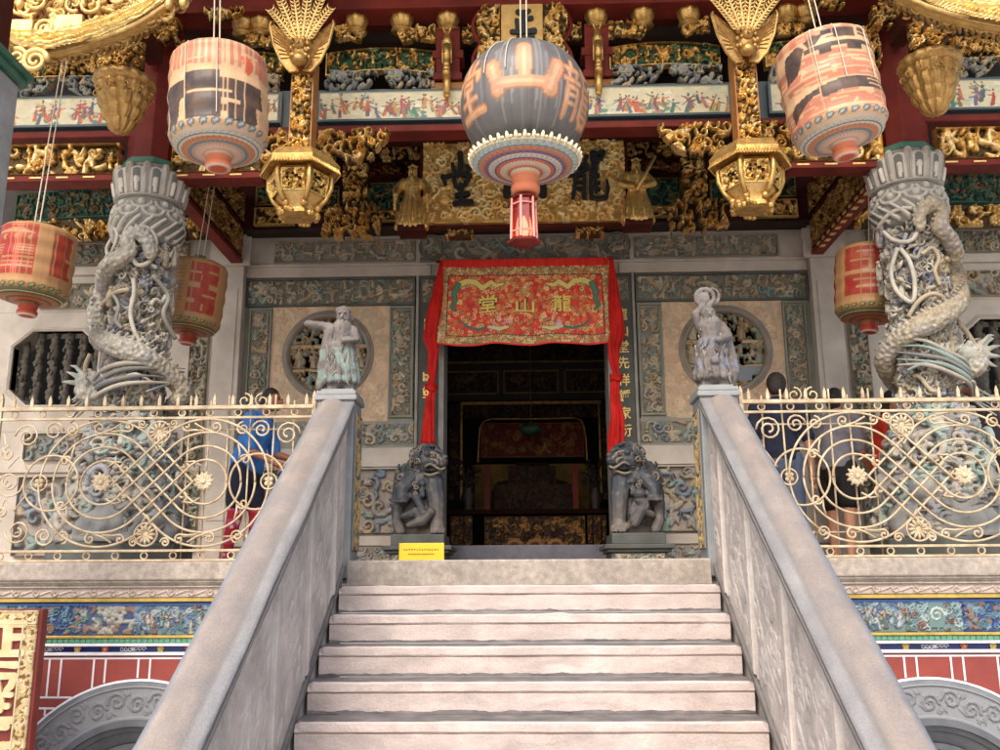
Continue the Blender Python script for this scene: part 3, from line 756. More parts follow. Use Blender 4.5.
    # long relief band
    m = M(); m.box(sg*xs2a, sg*xp0, YW, YW+.3, z3, z2-.001); m.box(sg*xs2a, sg*xs2b, YW, YW+.3, zbg, z3-.001); m.box(sg*xs1a, sg*xp0, YW, YW+.3, zbg, z3-.001)
    m.build('slate_surround', MT['slate'], wall)
    a, b = S_(xl(414, 290), xl(249, 290)); zz0, zz1 = zr(304), zr(280)
    relief_panel('relief_band', a, b, zz0, zz1, YW-.004, .035, .085, PAL_ST+[L3(124,150,146)], wall, MT['relief'], 'phcbl', 90+sg, .0075, DS, .0)
    fr('band_frame', a-.015, b+.015, zz0-.02, zz1+.02, YW, .02, MT['slate_d'], wall, .035)
    for (xa, xb, nm) in ((xs2a, xs2b, 92), (xs1a, xs1b, 95)):
        a, b = S_(xa+.035, xb-.035); zz0, zz1 = zbg+.06, z3-.05
        relief_panel('relief_strip', a, b, zz0, zz1, YW-.004, .035, .075, PAL_ST, wall, MT['relief'], 'cclbf', nm+sg, .0075, DS)
        fr('strip_frame', a-.03, b+.03, zz0-.03, zz1+.03, YW, .014, MT['slate_l'], wall, .03)
    # lower zones
    m = M(); m.box(sg*xc1, sg*xp0, YW, YW+.3, zb2, zbg-.001); m.build('lower_slate', MT['slate'], wall)
    a, b = S_(xl(414, 435), xl(300, 435)); relief_panel('flower_frieze', a, b, zb2+.03, zbg-.03, YW-.004, .04, .10, PAL_BLUE+PAL_ST, wall, MT['relief'], 'flcb', 100+sg, .0075, L3(116,120,110))
    m = M(); m.box(sg*xc1, sg*xp0, YW-.02, YW+.3, zb3, zb2-.001); m.box(sg*xc1, sg*xp0, YW, YW+.3, zb4, zb3-.001); m.box(sg*xc1, sg*xp0, YW-.06, YW+.3, zr(546), zb4-.001); m.box(sg*xc1, sg*xp0, YW-.03, YW+.3, 0, zr(546)-.001)
    m.build('plinth', MT['wall'], wall, bevel=.006)
    a, b = S_(xc1+.12, xp0-.3); relief_panel('beast_panel', a, b, zb4+.02, zb3-.02, YW-.004, .06, .15, PAL_BLUE+[L3(108,126,146), L3(126,156,150), L3(160,150,120)], wall, MT['relief'], 'ccllbh', 110+sg, .0075, L3(160,148,138), .012, L3(150,140,128))
    a, b = S_(xc1+.05, xp0-.3); relief_panel('base_panel', a, b, .02, zr(548), YW-.034, .03, .09, PAL_BLUE, wall, MT['relief'], 'cl', 120+sg, .0075, L3(140,134,124))
    # door side: couplet board and jambs
    m = M(); m.box(sg*(xd+.0), sg*xc0, YW-.10, YW+.35, 0, zr(290)); m.box(sg*(xc1-.03), sg*(xc1+.0), YW-.06, YW+.3, 0, z2-.001); m.build('door_jamb', MT['jamb'], wall, bevel=.005)
    m = M(); m.box(sg*(xc0+.001), sg*(xc1-.031), YW-.02, YW+.3, 0, z2-.001); cb = m.build('couplet_board', MT['slate_d'], wall)
    a, b = S_(xc0+.03, xc1-.06); relief_panel('small_panel', a, b, zr(304), zr(281), YW-.024, .03, .07, PAL_ST, wall, MT['relief'], 'cb', 130, .0075, DS)
    chs = '龍山堂先祥鍾家衍' if sg > 0 else '山堂家'
    ys = [318, 334, 350, 366, 383, 399, 416, 433] if sg > 0 else [377, 393, 325]
    m = M(); xm = sg*(xc0+xc1-.03)/2
    for ch, y in zip(chs, ys):
        z = zr(y)+.0; t = text_mesh(ch, xm-.06, xm+.06, z-.065, z+.065, YW-.032, .014, .012); t.build('couplet_character', MT['gold_b'], cb)
    # pilaster
    m = M(); m.box(sg*xp0, sg*xp1, YW-.12, YW+.3, 0, zt)
    m.box(sg*(xp0-.07), sg*(xp1+.07), YW-.16, YW-.121, zr(268), zr(240)); m.box(sg*(xp0+.05), sg*(xp1-.05), YW-.13, YW-.121, .5, zr(290))
    m.build('pilaster', MT['wall'], wall, bevel=.01)
    # side bay
    ox = (abs(PX(55, 368, YW))); oz = PZ(55, 368, YW); ow, oh = .46, .40; cc_ = .17
    oc = [(ow, -oh+cc_), (ow, oh-cc_), (ow-cc_-.03, oh), (-ow+cc_+.03, oh), (-ow, oh-cc_), (-ow, -oh+cc_), (-ow+cc_+.03, -oh), (ow-cc_-.03, -oh)]
    pts = []
    for i in range(8):
        p0, p1 = oc[i], oc[(i+1) % 8]
        for t in (0, .25, .5, .75): pts.append((sg*ox+p0[0]+(p1[0]-p0[0])*t, oz+p0[1]+(p1[1]-p0[1])*t))
    m = M(); a, b = S_(xp1, 6.2); grid_plate_hole(a, b, zr(428), PZ(90, 312, YW), sg*ox, oz, pts, YW, YW+.3, m)
    m.box(a, b, YW, YW+.3, 0, zr(428)-.001); m.box(a, b, YW, YW+.3, PZ(90, 312, YW)+.001, zt)
    m.box(a, b, YW-.04, YW, PZ(90, 276, YW), PZ(90, 268, YW)); m.box(a, b, YW-.03, YW, zr(470), zr(462)); m.box(a, b, YW-.05, YW, 0, .12)
    m.build('side_wall', MT['wall'], wall, bevel=.006)
    m = M(); n = len(pts)
    pr = [(1.0, .10), (1.0, -.02), (1.05, -.035), (1.10, -.015), (1.13, .005)]
    vs = [(sg*ox+(x-sg*ox)*k_, YW+y_, oz+(z-oz)*k_) for x, z in pts for k_, y_ in pr]; K = len(pr)
    m.add(vs, [(i*K+j, i*K+j+1, ((i+1) % n)*K+j+1, ((i+1) % n)*K+j) for i in range(n) for j in range(K-1)])
    ow_ = m.build('octagonal_window', MT['wall'], wall)
    for i in range(6):
        x = sg*ox-.39+i*.156; m = M(); pp = []; rr = []
        for q in range(41):
            z = oz-oh-.02+(2*oh+.04)*q/40; k_ = (q % 8); pp.append((x+.008*math.sin(q*.7), YW+.11, z)); rr.append(.042+(.012 if k_ in (0,) else 0)+.006*math.sin(q*2.1+i))
        m.tube(pp, rr, 10)
        for q in range(12): m.ell((x+rnd.uniform(-.04, .04), YW+.07, oz+rnd.uniform(-.4, .4)), (.02, .02, .03), 6)
        m.build('window_bar', MT['bamboo'], ow_, smooth=True)
    m = M(); m.box(sg*ox-.9, sg*ox+.9, YW+.9, YW+.95, oz-1, oz+1); m.build('window_shade_sheet', MT['dark'], ow_)  # flat sheet behind the bars, darkness of the opening is its colour
    a, b = S_(xp1+.35, 5.2)
    relief_panel('side_frieze', a, b, PZ(90, 309, YW), PZ(90, 284, YW), YW-.004, .05, .14, PAL_ST, wall, MT['relief'], 'clbf', 140+sg, .008, L3(110,108,98), .012)
    relief_panel('side_upper_frieze', a, b, PZ(90, 266, YW), PZ(90, 244, YW), YW-.004, .04, .1, PAL_ST, wall, MT['relief'], 'pcbf', 150+sg, .008, L3(126,122,110), .012)
    relief_panel('side_lower_frieze', a, b, zr(458), zr(430), YW-.004, .05, .12, PAL_BLUE, wall, MT['relief'], 'fclbp', 160+sg, .008, L3(126,128,124), .012)
    relief_panel('side_beast_panel', a, b, .16, zr(474), YW-.004, .08, .2, PAL_BLUE+[L3(112,122,134), L3(120,124,128), L3(124,150,150)], wall, MT['relief'], 'ccllbh', 170+sg, .009, L3(158,148,142), .012)
    a, b = S_(xp1+.07, xp1+.27); relief_panel('side_strip', a, b, .2, PZ(185, 320, YW), YW-.004, .05, .09, PAL_ST, wall, MT['relief'], 'clbp', 180+sg, .008, L3(104,104,94), .015)
m = M(); m.box(-1.0, 1.0, YW, YW+.3, z2, zt); m.box(-1.0, 1.0, YW-.05, YW, z1-.02, z1+.006); m.box(-xd, xd, YW-.08, YW+.35, zr(290), z2-.002); m.build('lintel', MT['wall'], wall, bevel=.006)
relief_panel('lintel_frieze', -1.12, 1.12, zr(264), zr(240), YW-.004, .045, .12, PAL_ST, wall, MT['relief'], 'clbfh', 190, .0075, L3(128,122,110), .014)
m = M(); m.box(-xd, xd, YW-.12, YW+.2, 0, PZ(530, 545, YW-.12)); m.build('threshold', MT['thresh'], wall, bevel=.008)
# the beams and gilded boards resting on the wall head belong to the roof
# ---------------------------------------------------------------- hall inside the door
hall = thing('temple_hall', 'dark lacquered hall seen through the doorway, its gilt panels barely lit', 'hall', (0, 12, 0))
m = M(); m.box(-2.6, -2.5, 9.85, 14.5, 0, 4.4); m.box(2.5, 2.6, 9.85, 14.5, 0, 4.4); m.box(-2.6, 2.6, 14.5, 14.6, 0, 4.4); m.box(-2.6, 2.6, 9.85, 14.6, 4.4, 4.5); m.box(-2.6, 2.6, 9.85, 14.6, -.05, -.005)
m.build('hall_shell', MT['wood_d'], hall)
YI = 12.4
def rp(x0, y0, x1, y1, Y): 
    a, b, u, t = rect_px(x0, y0, x1, y1, Y); return a, b, u, t
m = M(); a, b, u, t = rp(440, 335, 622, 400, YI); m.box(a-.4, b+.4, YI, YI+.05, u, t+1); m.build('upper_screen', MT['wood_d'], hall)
m = M()
def gl(x0, y0, x1, y1, Y, w=.014):
    a, b = P(x0, y0, Y), P(x1, y1, Y)
    if abs(a.x-b.x) > abs(a.z-b.z): m.box(a.x, b.x, Y-.02, Y, (a.z+b.z)/2-w, (a.z+b.z)/2+w)
    else: m.box((a.x+b.x)/2-w, (a.x+b.x)/2+w, Y-.02, Y, a.z, b.z)
gl(448, 363, 608, 361, YI); gl(448, 372, 498, 372, YI, .01); gl(504, 371, 558, 371, YI, .01); gl(565, 370, 608, 370, YI, .01); gl(448, 394, 498, 394, YI, .006); gl(504, 393, 558, 393, YI, .006); gl(565, 392, 608, 392, YI, .006)
for x in (498, 504, 558, 565): gl(x, 371, x, 393, YI, .008)
m.build('gilt_line', MT['gold_d'], hall)
for i, (x0, x1) in enumerate(((450, 496), (507, 555), (568, 606))):
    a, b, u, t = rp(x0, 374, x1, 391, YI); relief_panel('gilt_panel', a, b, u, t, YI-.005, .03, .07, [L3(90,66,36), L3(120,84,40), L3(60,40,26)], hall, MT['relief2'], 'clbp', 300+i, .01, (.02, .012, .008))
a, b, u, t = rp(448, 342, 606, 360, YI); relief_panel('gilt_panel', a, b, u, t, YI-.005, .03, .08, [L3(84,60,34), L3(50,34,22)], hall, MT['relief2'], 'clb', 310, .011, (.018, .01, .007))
sh = thing('altar_shrine', 'dim gilt framed shrine with a dark red valance in the middle of the doorway', 'shrine', (0, 12, 0))
YS = 12.1; m = M()
gl(461, 404, 601, 402, YS, .02); gl(461, 404, 462, 500, YS, .014); gl(600, 402, 600, 500, YS, .01)
pts = [P(478, 462, YS-.1), P(479, 440, YS-.1), P(480, 428, YS-.1), P(484, 421, YS-.1), P(492, 419, YS-.1), P(532, 419, YS-.1), P(573, 418, YS-.1), P(581, 420, YS-.1), P(584, 427, YS-.1), P(586, 440, YS-.1), P(587, 461, YS-.1)]
m.tube(pts, .012, 6); m.build('gilt_frame', MT['gold_d'], sh)
for x0, x1 in ((449, 459), (602, 607)):
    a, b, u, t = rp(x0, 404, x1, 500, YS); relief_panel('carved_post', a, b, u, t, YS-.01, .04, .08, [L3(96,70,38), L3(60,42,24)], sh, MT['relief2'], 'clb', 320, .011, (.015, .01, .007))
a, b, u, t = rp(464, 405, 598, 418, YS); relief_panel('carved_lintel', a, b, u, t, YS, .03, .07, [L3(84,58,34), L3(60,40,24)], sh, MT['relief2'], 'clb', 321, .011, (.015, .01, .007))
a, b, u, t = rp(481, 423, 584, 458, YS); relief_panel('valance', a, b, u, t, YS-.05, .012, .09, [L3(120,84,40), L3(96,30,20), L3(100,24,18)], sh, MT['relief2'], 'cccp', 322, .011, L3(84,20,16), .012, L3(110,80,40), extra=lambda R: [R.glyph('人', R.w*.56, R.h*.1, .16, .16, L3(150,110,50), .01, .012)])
a, b, u, t = rp(474, 462, 590, 512, YS); m = M(); m.box(a, b, YS+.2, YS+.22, u, t); m.build('back_cloth', mat('old_gold_cloth', L3(120,100,30), .8, c2=L3(90,60,20), sc=6), sh)
m = M()
sil = [(492, 512), (492, 492), (497, 482), (508, 480), (512, 474), (517, 462), (548, 462), (552, 474), (558, 480), (568, 482), (573, 492), (573, 512)]
m.prism([(P(x, y, YS-.3).x, P(x, y, YS-.3).z) for x, y in sil][::-1], YS-.3, YS-.05); m.build('shrine_box', MT['shrine'], sh, bevel=.01)
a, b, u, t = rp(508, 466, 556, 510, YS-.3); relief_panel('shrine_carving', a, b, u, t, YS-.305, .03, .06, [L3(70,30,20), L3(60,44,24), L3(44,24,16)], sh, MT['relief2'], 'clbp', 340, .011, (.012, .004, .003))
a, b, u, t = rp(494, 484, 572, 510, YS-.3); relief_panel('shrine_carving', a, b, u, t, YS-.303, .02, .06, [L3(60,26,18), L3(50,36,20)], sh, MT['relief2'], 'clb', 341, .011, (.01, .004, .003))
for x in (487, 576): m = M(); a = P(x, 510, YS-.35); b = P(x, 464, YS-.35); m.box(a.x-.035, a.x+.035, YS-.35, YS-.33, a.z, b.z); m.build('red_banner', MT['red'], sh)
for x, rr_ in ((468, .17), (596, .19)):
    v = thing('altar_vase', 'dark bronze vase with tall stems at the %s end of the altar' % ('left' if x < 500 else 'right'), 'vase', tuple(P(x, 511, 11.3)), 'vases on the altar')
    c = P(x, 511, 11.3); m = M(); m.lathe([(.05, 0), (.07, .02), (.05, .06), (.09, .14), (.08, .2), (.05, .24), (.07, .27)], c, 16); m.build('vase_body', MT['wood_d'], v, smooth=True)
    m = M(); r = random.Random(x)
    for q in range(30):
        d = Vector((r.uniform(-.14, .14), r.uniform(-.08, .08), r.uniform(.3, .62))); m.tube([c+Vector((0, 0, .25)), c+d], [.006, .003], 5); m.ell(c+d, (.03, .03, .02), 6)
    m.build('stems', MT['wood_d'], v)
lp = thing('hanging_lamp', 'small dark bronze lamp hanging in front of the valance inside the door', 'lamp', tuple(P(531, 430, 11.6)))
c = P(531, 430, 11.6); m = M(); m.lathe([(.02, -.07), (.10, -.04), (.15, 0), (.10, .04), (.04, .06), (.02, .1)], c, 20); m.build('lamp_bowl', MT['green'], lp, smooth=True)
m = M(); m.tube([c+Vector((0, 0, .08)), c+Vector((0, 0, 1.9))], .006, 5); m.build('chain', MT['gold_d'], lp)
at = thing('altar_table', 'long dark red altar table with a carved gilt front behind the threshold', 'table', (0, 11, 0))
a, b, u, t = rp(449, 509, 607, 514, 11.0); m = M(); m.box(a-.1, b+.1, 11.0, 11.5, u, t); m.build('table_top', MT['shrine'], at, bevel=.01)
ztop = u
def three(R):
    for k in (.3, .5, .7):
        c = (R.w*k, R.h*.42); R.cap(c, c, .11, .11, .05, L3(150,110,60)); R.cap(c, c, .085, .085, .06, L3(90,40,26))
a, b, u, t = rp(484, 516, 586, 546, 11.0); relief_panel('carved_front', a, b, .03, ztop-.02, 11.06, .03, .07, [L3(130,92,46), L3(90,62,32), L3(54,36,22), L3(150,108,54)], at, MT['relief2'], 'cclb', 330, .009, (.03, .012, .008), .012, L3(110,76,36), extra=three)
for x0, x1 in ((450, 463), (464, 472), (594, 602), (588, 593), (603, 607)):
    a, b, u, t = rp(x0, 516, x1, 546, 11.0); relief_panel('table_leg' if x0 in (464, 594) else 'carved_bracket', a, b, .0 if x0 in (464, 594) else .25, ztop-.01, 11.05, .03, .06, [L3(140,100,46), L3(96,66,32)], at, MT['relief2'], 'cb', 331, .009, (.03, .012, .008), back=.04)
# ---------------------------------------------------------------- embroidered door curtain
YC = 9.22
cur = thing('embroidered_door_curtain', 'red and gold embroidered door curtain lettered in three characters, red silk drapes at its sides', 'curtain', (0, YC, 2.3))
c0, c1 = P(443, 261, YC), P(610, 258, YC); xw = (abs(c0.x)+abs(c1.x))/2; zt_ = (c0.z+c1.z)/2; zb_ = (PZ(444, 347, YC)+PZ(612, 343, YC))/2
W, H = 2*xw, zt_-zb_
R = Rel(W, H, .0052, L3(214,56,32), 11)
G, Y_, TE, CR = L3(206,176,80), L3(222,200,110), L3(60,110,90), L3(226,206,170)
R.r.seed(3)
for q in range(1500):
    c = (R.r.uniform(.03, W-.03), R.r.uniform(.02, H-.1)); R.curl(c, R.r.uniform(.012, .03), 1.0, R.r.random()*6.3, R.r.choice((-1, 1)), .30, .002, R.r.choice([L3(222,110,60), L3(200,60,40), L3(214,160,90), L3(180,30,24), L3(230,190,130), L3(190,90,60), L3(150,140,80)]))
bw = .10
for (a, b, c, d) in ((0, W, H-.17, H-.09), (0, W, .02, .09), (0, bw*.75, .09, H-.17), (W-bw*.75, W, .09, H-.17)):
    R.rect(a, b, c, d, L3(176,120,66))
    for q in range(int((b-a)*(d-c)*4200)):
        R.curl((R.r.uniform(a, b), R.r.uniform(c, d)), R.r.uniform(.01, .02), 1, R.r.random()*6, 1, .34, .002, R.r.choice([L3(214,190,110), L3(120,130,80), L3(200,70,44), L3(226,206,160), L3(90,100,70)]))
R.frame(bw*.8, W-bw*.8, .095, H-.175, .011, .003, L3(40,34,34))
for q in range(40):
    u = bw+q*(W-2*bw)/40; R.rect(u, u+.008, .095, .106, L3(150,120,90)); R.rect(u, u+.008, H-.186, H-.175, L3(150,120,90))
R.rect(0, W, H-.085, H, L3(216,38,26)); R.rect(0, W, 0, .018, L3(214,40,28))
# dragons
for g in (-1, 1):
    cx_ = W/2
    pts = [(cx_+g*a*W, b*H) for a, b in ((.13, .70), (.17, .68), (.20, .72), (.25, .66), (.29, .73), (.34, .74), (.39, .70), (.415, .60), (.405, .52), (.425, .44), (.40, .40))]
    rs = [.012, .02, .024, .024, .026, .03, .03, .024, .018, .016, .008]
    R.brush(pts, [a+.007 for a in rs], L3(50,70,50)); R.brush(pts[:7], rs[:7], Y_); R.brush(pts[6:], rs[6:], L3(70,120,90))
    for p in pts[:6]: R.curl((p[0], p[1]-.03), .03, 1.1, 1, g, .2, .002, L3(190,180,120))
    p2 = [(cx_+g*a*W, b*H) for a, b in ((.10, .20), (.15, .17), (.21, .20), (.27, .18), (.33, .22), (.38, .30))]
    R.brush(p2, [.02, .028, .016, .014, .012, .006], L3(70,100,90)); R.brush(p2[:3], [.012, .02, .012], Y_)
    for q in range(12): R.curl((cx_+g*W*R.r.uniform(.08, .2), H*R.r.uniform(.16, .30)), .025, 1, R.r.random()*6, g, .2, .002, L3(200,180,190))
R.cap((W/2, H*.66), (W/2, H*.66), .026, .026, .002, L3(70,90,90)); R.cap((W/2, H*.66), (W/2, H*.66), .018, .018, .003, CR)
gs = .185
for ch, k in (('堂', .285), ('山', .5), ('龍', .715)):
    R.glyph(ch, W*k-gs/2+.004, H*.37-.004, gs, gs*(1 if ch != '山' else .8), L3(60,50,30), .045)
for ch, k in (('堂', .285), ('山', .5), ('龍', .715)):
    R.glyph(ch, W*k-gs/2, H*.37, gs, gs*(1 if ch != '山' else .8), L3(226,200,96), .016, .004)
def cm(u, w, h):
    t = 1-w/H; flare = 1+.035*t
    x = (u-W/2)*flare
    fold = .006*np.sin(u*95)*(w > H-.1)*1.0+.014*np.sin(u*9.5+t*2)*t+.007*np.sin(u*23+1.5)*t+.004*np.sin(u*61)*(1-t)
    sag = -.02*np.sin(np.pi*np.clip(u/W, 0, 1)*3)**2*t*1.0
    return x, YC-.03-h-fold-.03*t, zb_+w+sag
o = R.mesh(cm, None, .006).build('embroidered_panel', MT['fabric'], cur, smooth=True)
m = M(); m.tube([(-xw-.05, YC, zt_-.01), (xw+.05, YC, zt_-.01)], .014, 8); m.build('curtain_rod', MT['red_d'], cur)
for sg in (-1, 1):
    if sg < 0: path = [(441, 262), (440, 275), (438, 295), (434, 318), (431, 338), (434, 352), (432, 370), (431, 384), (431, 390), (430, 400), (429, 420), (428, 446)]; rad = [.02, .035, .06, .085, .085, .055, .05, .038, .05, .05, .06, .075]
    else: path = [(611, 258), (612, 272), (614, 292), (616, 315), (617, 333), (614, 346), (614, 360), (616, 374), (615, 384), (615, 400), (617, 420), (616, 440), (611, 458)]; rad = [.02, .035, .055, .075, .08, .065, .055, .038, .05, .055, .075, .085, .03]
    pts = []; rs = []
    for i in range(len(path)-1):
        for t in range(4):
            f = t/4; pts.append(P(path[i][0]*(1-f)+path[i+1][0]*f, path[i][1]*(1-f)+path[i+1][1]*f, YC-.06)); rs.append((rad[i]*(1-f)+rad[i+1]*f)*.78)
    pts.append(P(*path[-1], YC-.06)); rs.append(rad[-1]*.78)
    m = M(); m.tube(pts, rs, 44, star=lambda a, t: 1+.24*math.sin(a*6+t*7)+.12*math.sin(a*11-t*10))
    kz = P(path[7][0], path[7][1]+4, YC-.06)
    for q in range(3): m.tube([kz+Vector((.05*math.cos(a), .05*math.sin(a), .012*math.sin(2*a+q)+.02*(q-1))) for a in [2*PI*i/12 for i in range(12)]], .016, 8, closed=True)
    m.build('side_drape', MT['silk'], cur, smooth=True)
    # rosette tassels on the left drape edge
    if sg < 0:
        for y in (377, 393):
            m = M(); c = P(426, y, YC-.10)
            for q in range(7): m.ell(c+Vector((.022*math.cos(q*.9), -.0, .022*math.sin(q*.9))), (.012, .006, .012), 6)
            m.build('gilt_button', MT['gold_b'], cur)
# ---------------------------------------------------------------- yellow notice
ny = thing('yellow_notice_plate', 'yellow enamel notice standing on the top step before the left lion', 'sign', tuple(P(422, 560, 6.3)))
a, b, u, t = rect_px(399, 543, 444, 561, 6.25); m = M(); m.box(a, b, 6.25, 6.262, 0.0, t); npl = m.build('plate', MT['yplate'], ny, bevel=.002)
m = M(); r = random.Random(4); zm = (t+0)/2
# two lines of tiny worn print, too small to read even close by
for (za, n_, x0_, x1_, hh_) in ((t-.043, 14, a+.03, b-.03, .013), (t-.072, 26, a+.06, b-.06, .008)):
    for i in range(n_):
        x = x0_+(x1_-x0_)*i/n_; ww = (x1_-x0_)/n_*.7
        for q in range(3):
            zz = za+r.uniform(-.4, .4)*hh_; m.box(x+r.uniform(0, .3)*ww, x+r.uniform(.6, 1)*ww, 6.2465+q*.0004, 6.2494, zz, zz+.0016)
        m.box(x+ww*.4, x+ww*.4+.0016, 6.2461, 6.2492, za-hh_*.5, za+hh_*.5)
m.build('lettering', MT['ink'], npl)
m = M(); m.box(a+.02, b-.02, 6.262, 6.30, 0, .006); m.box(a+.05, a+.06, 6.262, 6.295, .006, t*.7); m.box(b-.06, b-.05, 6.262, 6.295, .006, t*.7); m.build('stand', MT['frame_b'], ny)
# ---------------------------------------------------------------- roof and gilded timber frame
roof = thing('temple_roof_frame', 'red and gold carved timber frame carrying the eaves above the porch', 'roof', (0, 7, 3.2))
PG = [(.88,.58,.2), (.94,.66,.26), (.72,.44,.13), (.96,.72,.34)]
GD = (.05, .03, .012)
def Rz(y, Y, x=525): return PZ(x, y, Y)
def gilt(name, x0, y0, x1, y1, Y, parent, h=.05, step=.09, seed=1, pal=PG, bg=GD, kinds='cclfb', res=.0075, open_=None, back=.02, border=0, mt=None, mirror=True, poly=None, jit=.006, out=None, bcol=None):
    """gilded relief seen at the given spot of the picture, and its mirror twin"""
    a, b, u, t = rect_px(x0, y0, x1, y1, Y)
    for sg in ((1, -1) if mirror else (1,)):
        aa, bb = (a, b) if sg > 0 else (-b, -a)
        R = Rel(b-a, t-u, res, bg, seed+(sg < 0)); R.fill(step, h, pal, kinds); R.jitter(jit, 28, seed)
        if border: R.frame(0, R.w, 0, R.h, border, h, bcol or pal[0])
        if poly:
            pp = [((p[0]) if sg > 0 else 1-p[0], p[1]) for p in poly]; R.outside([(p[0]*R.w, p[1]*R.h) for p in pp])
        R.mesh(on_wall(aa, u, Y), open_, back).build(name, mt or MT['gold_a'], parent)
# main beams (column plane)
def xb(m, X, y0, y1, z0, z1, mi=0): m.box(-X, X, y0, y1, z0, z1, mi)
zt0, zt1 = Rz(5, 6.85, 525), Rz(-25, 6.85, 525)
m = M(); xb(m, 4.6, 6.85, 7.1, zt0, zt1); m.build('eave_beam', MT['red'], roof, bevel=.012)
m = M(); xb(m, 4.6, 7.22, 7.34, Rz(22, 7.22), Rz(-10, 7.22)); m.build('upper_beam', MT['red_d'], roof, bevel=.01)
zb0, zb1 = Rz(131, 7.0), Rz(121, 7.0)
m = M(); xb(m, 4.6, 6.98, 7.16, Rz(129, 6.98), Rz(121, 6.98)-.012); m.build('board_beam', MT['red'], roof, bevel=.008)
m = M(); xb(m, 4.6, 7.05, 7.15, Rz(121, 6.98)-.01, Rz(83, 7.0)); m.build('board_backing', MT['frame_b'], roof)
# painted boards
def board(x0, x1, seed, dens=1):
    zt_, zb_ = Rz(87, 7.0), Rz(118.5, 7.0); w = x1-x0; h = zt_-zb_
    R = Rel(w, h, .0058, L3(224,212,174), seed); r = R.r
    for q in range(int(w*40)):
        c = (r.uniform(0, w), r.uniform(0, h)); R.brush([c, (c[0]+r.uniform(-.06, .06), c[1]+r.uniform(-.02, .02))], [.014, .01], r.choice([L3(206,206,170), L3(214,200,160), L3(190,204,180), L3(232,228,206)]))
    PC = [L3(206,92,50), L3(180,60,40), L3(60,120,96), L3(196,148,70), L3(110,100,140), L3(70,90,120), L3(150,100,60), L3(206,120,60)]
    for q in range(int(w*3*dens)):
        u = r.uniform(.05, w-.05); c = r.choice([L3(96,150,110), L3(150,170,120), L3(90,130,120)])
        for t in range(8): p = (u+r.uniform(-.06, .06), r.uniform(0, .4)*h); R.brush([p, (p[0]+.02, p[1])], [.018, .012], c)
    for q in range(int(w*24*dens)):
        u = r.uniform(.04, w-.04); b = r.uniform(.08, .45)*h; H_ = h*r.uniform(.34, .52); c1, c2 = r.choice(PC), r.choice(PC); sk = L3(226,186,150); ln = r.uniform(-.25, .25)*H_
        R.brush([(u, b), (u+ln, b+.5*H_)], [.012, .014], c1); R.brush([(u+.014, b+.0), (u+ln, b+.4*H_)], [.009, .012], c2)
        R.brush([(u+ln, b+.45*H_), (u+ln, b+.7*H_)], [.013, .009], c2); R.brush([(u+ln, b+.6*H_), (u+ln+r.choice((-1, 1))*.05, b+r.uniform(.4, .85)*H_)], [.007, .005], c1)
        R.brush([(u+ln, b+.82*H_), (u+ln, b+.83*H_)], [.0095, .0095], sk); R.brush([(u+ln, b+.93*H_), (u+ln+.004, b+.92*H_)], [.008, .006], L3(40,36,36))
        if r.random() < .3: a = r.uniform(.3, 2.6); R.brush([(u+ln-.07*math.cos(a), b+.55*H_-.07*math.sin(a)), (u+ln+.07*math.cos(a), b+.55*H_+.07*math.sin(a))], [.0035, .0035], L3(90,70,60))
    R.frame(0, w, 0, h, .018, .012, L3(64,80,86)); R.frame(.018, w-.018, .018, h-.018, .006, .006, L3(180,190,170))
    o = R.mesh(on_wall(x0, zb_, 7.0), None, .04).build('painted_board', MT['paint'], roof)
    return o
xa = (abs(PX(318, 110, 7))+abs(PX(733, 105, 7)))/2
board(-xa, xa, 3, 1.15)
xr = xa+.30
for sg in (-1, 1):
    a, b = sorted((sg*(xr-.0+.0), sg*(2.86))); board(a, b, 8+sg)
    a, b = sorted((sg*3.30, sg*4.5)); board(a, b, 18+sg)
# side-bay gilded panels
for sg in (-1, 1):
    xA, xB = 3.30, 4.5
    for (xA, xB) in ((3.28, 4.5), (xa+.42, 2.86)):
        a, b = sorted((sg*xA, sg*xB)); zz0, zz1 = Rz(173, 7.0), Rz(137, 7.0)
        zz1 = Rz(135, 6.96)-.005
        relief_panel('gilded_panel', a, b, zz0+.03, zz1, 7.0, .07, .12, PG+[(.9,.66,.3)], roof, MT['gold_a'], 'clflbp', 210+sg, .0075, GD, .01, PG[0], back=.02)
        m = M(); m.box(a, b, 6.95, 7.12, zz0-.02, zz0+.029)
        q = a+.05
        while q < b-.1:
            m.box(q, q+.10, 6.943, 6.951, zz0, zz0+.015, 1); q += .22
        m.build('panel_rail', [MT['red'], MT['gold_b']], roof, bevel=.003)
# spheres on brackets with blocks
sx = [402, 448, 357]
zz = Rz(15, 7.0)
spx = sorted([abs(PX(x, 18, 7.0)) for x in (357, 402, 448)]+[2.0, 2.35])
for sg in (-1, 1):
    for i, X in enumerate([abs(PX(448, 18, 7)), abs(PX(402, 18, 7)), abs(PX(357, 18, 7)), abs(PX(262, 22, 7)), 2.35, 3.45, 3.85]):
        m = M(); c = (sg*X, 7.0, Rz(17, 7.0)); m.lathe([(.03, -.095), (.07, -.08), (.092, -.03), (.095, .01), (.08, .06), (.05, .085), (.02, .09)], c, 24, fn=lambda a, i_, z: .006*math.cos(8*a))
        m.lathe([(.09, -.11), (.075, -.10), (.04, -.09)], c, 16); m.build('gilded_ball', MT['gold'], roof, smooth=True)
    for i, (x0, x1) in enumerate(((455, 482), (405, 436), (352, 396), (250, 275))):
        pass
gilt('gilded_bracket', 462, 26, 484, 44, 7.02, roof, .05, .06, 221, poly=[(0, 1), (0, .1), (.4, 0), (1, .3), (1, 1)])
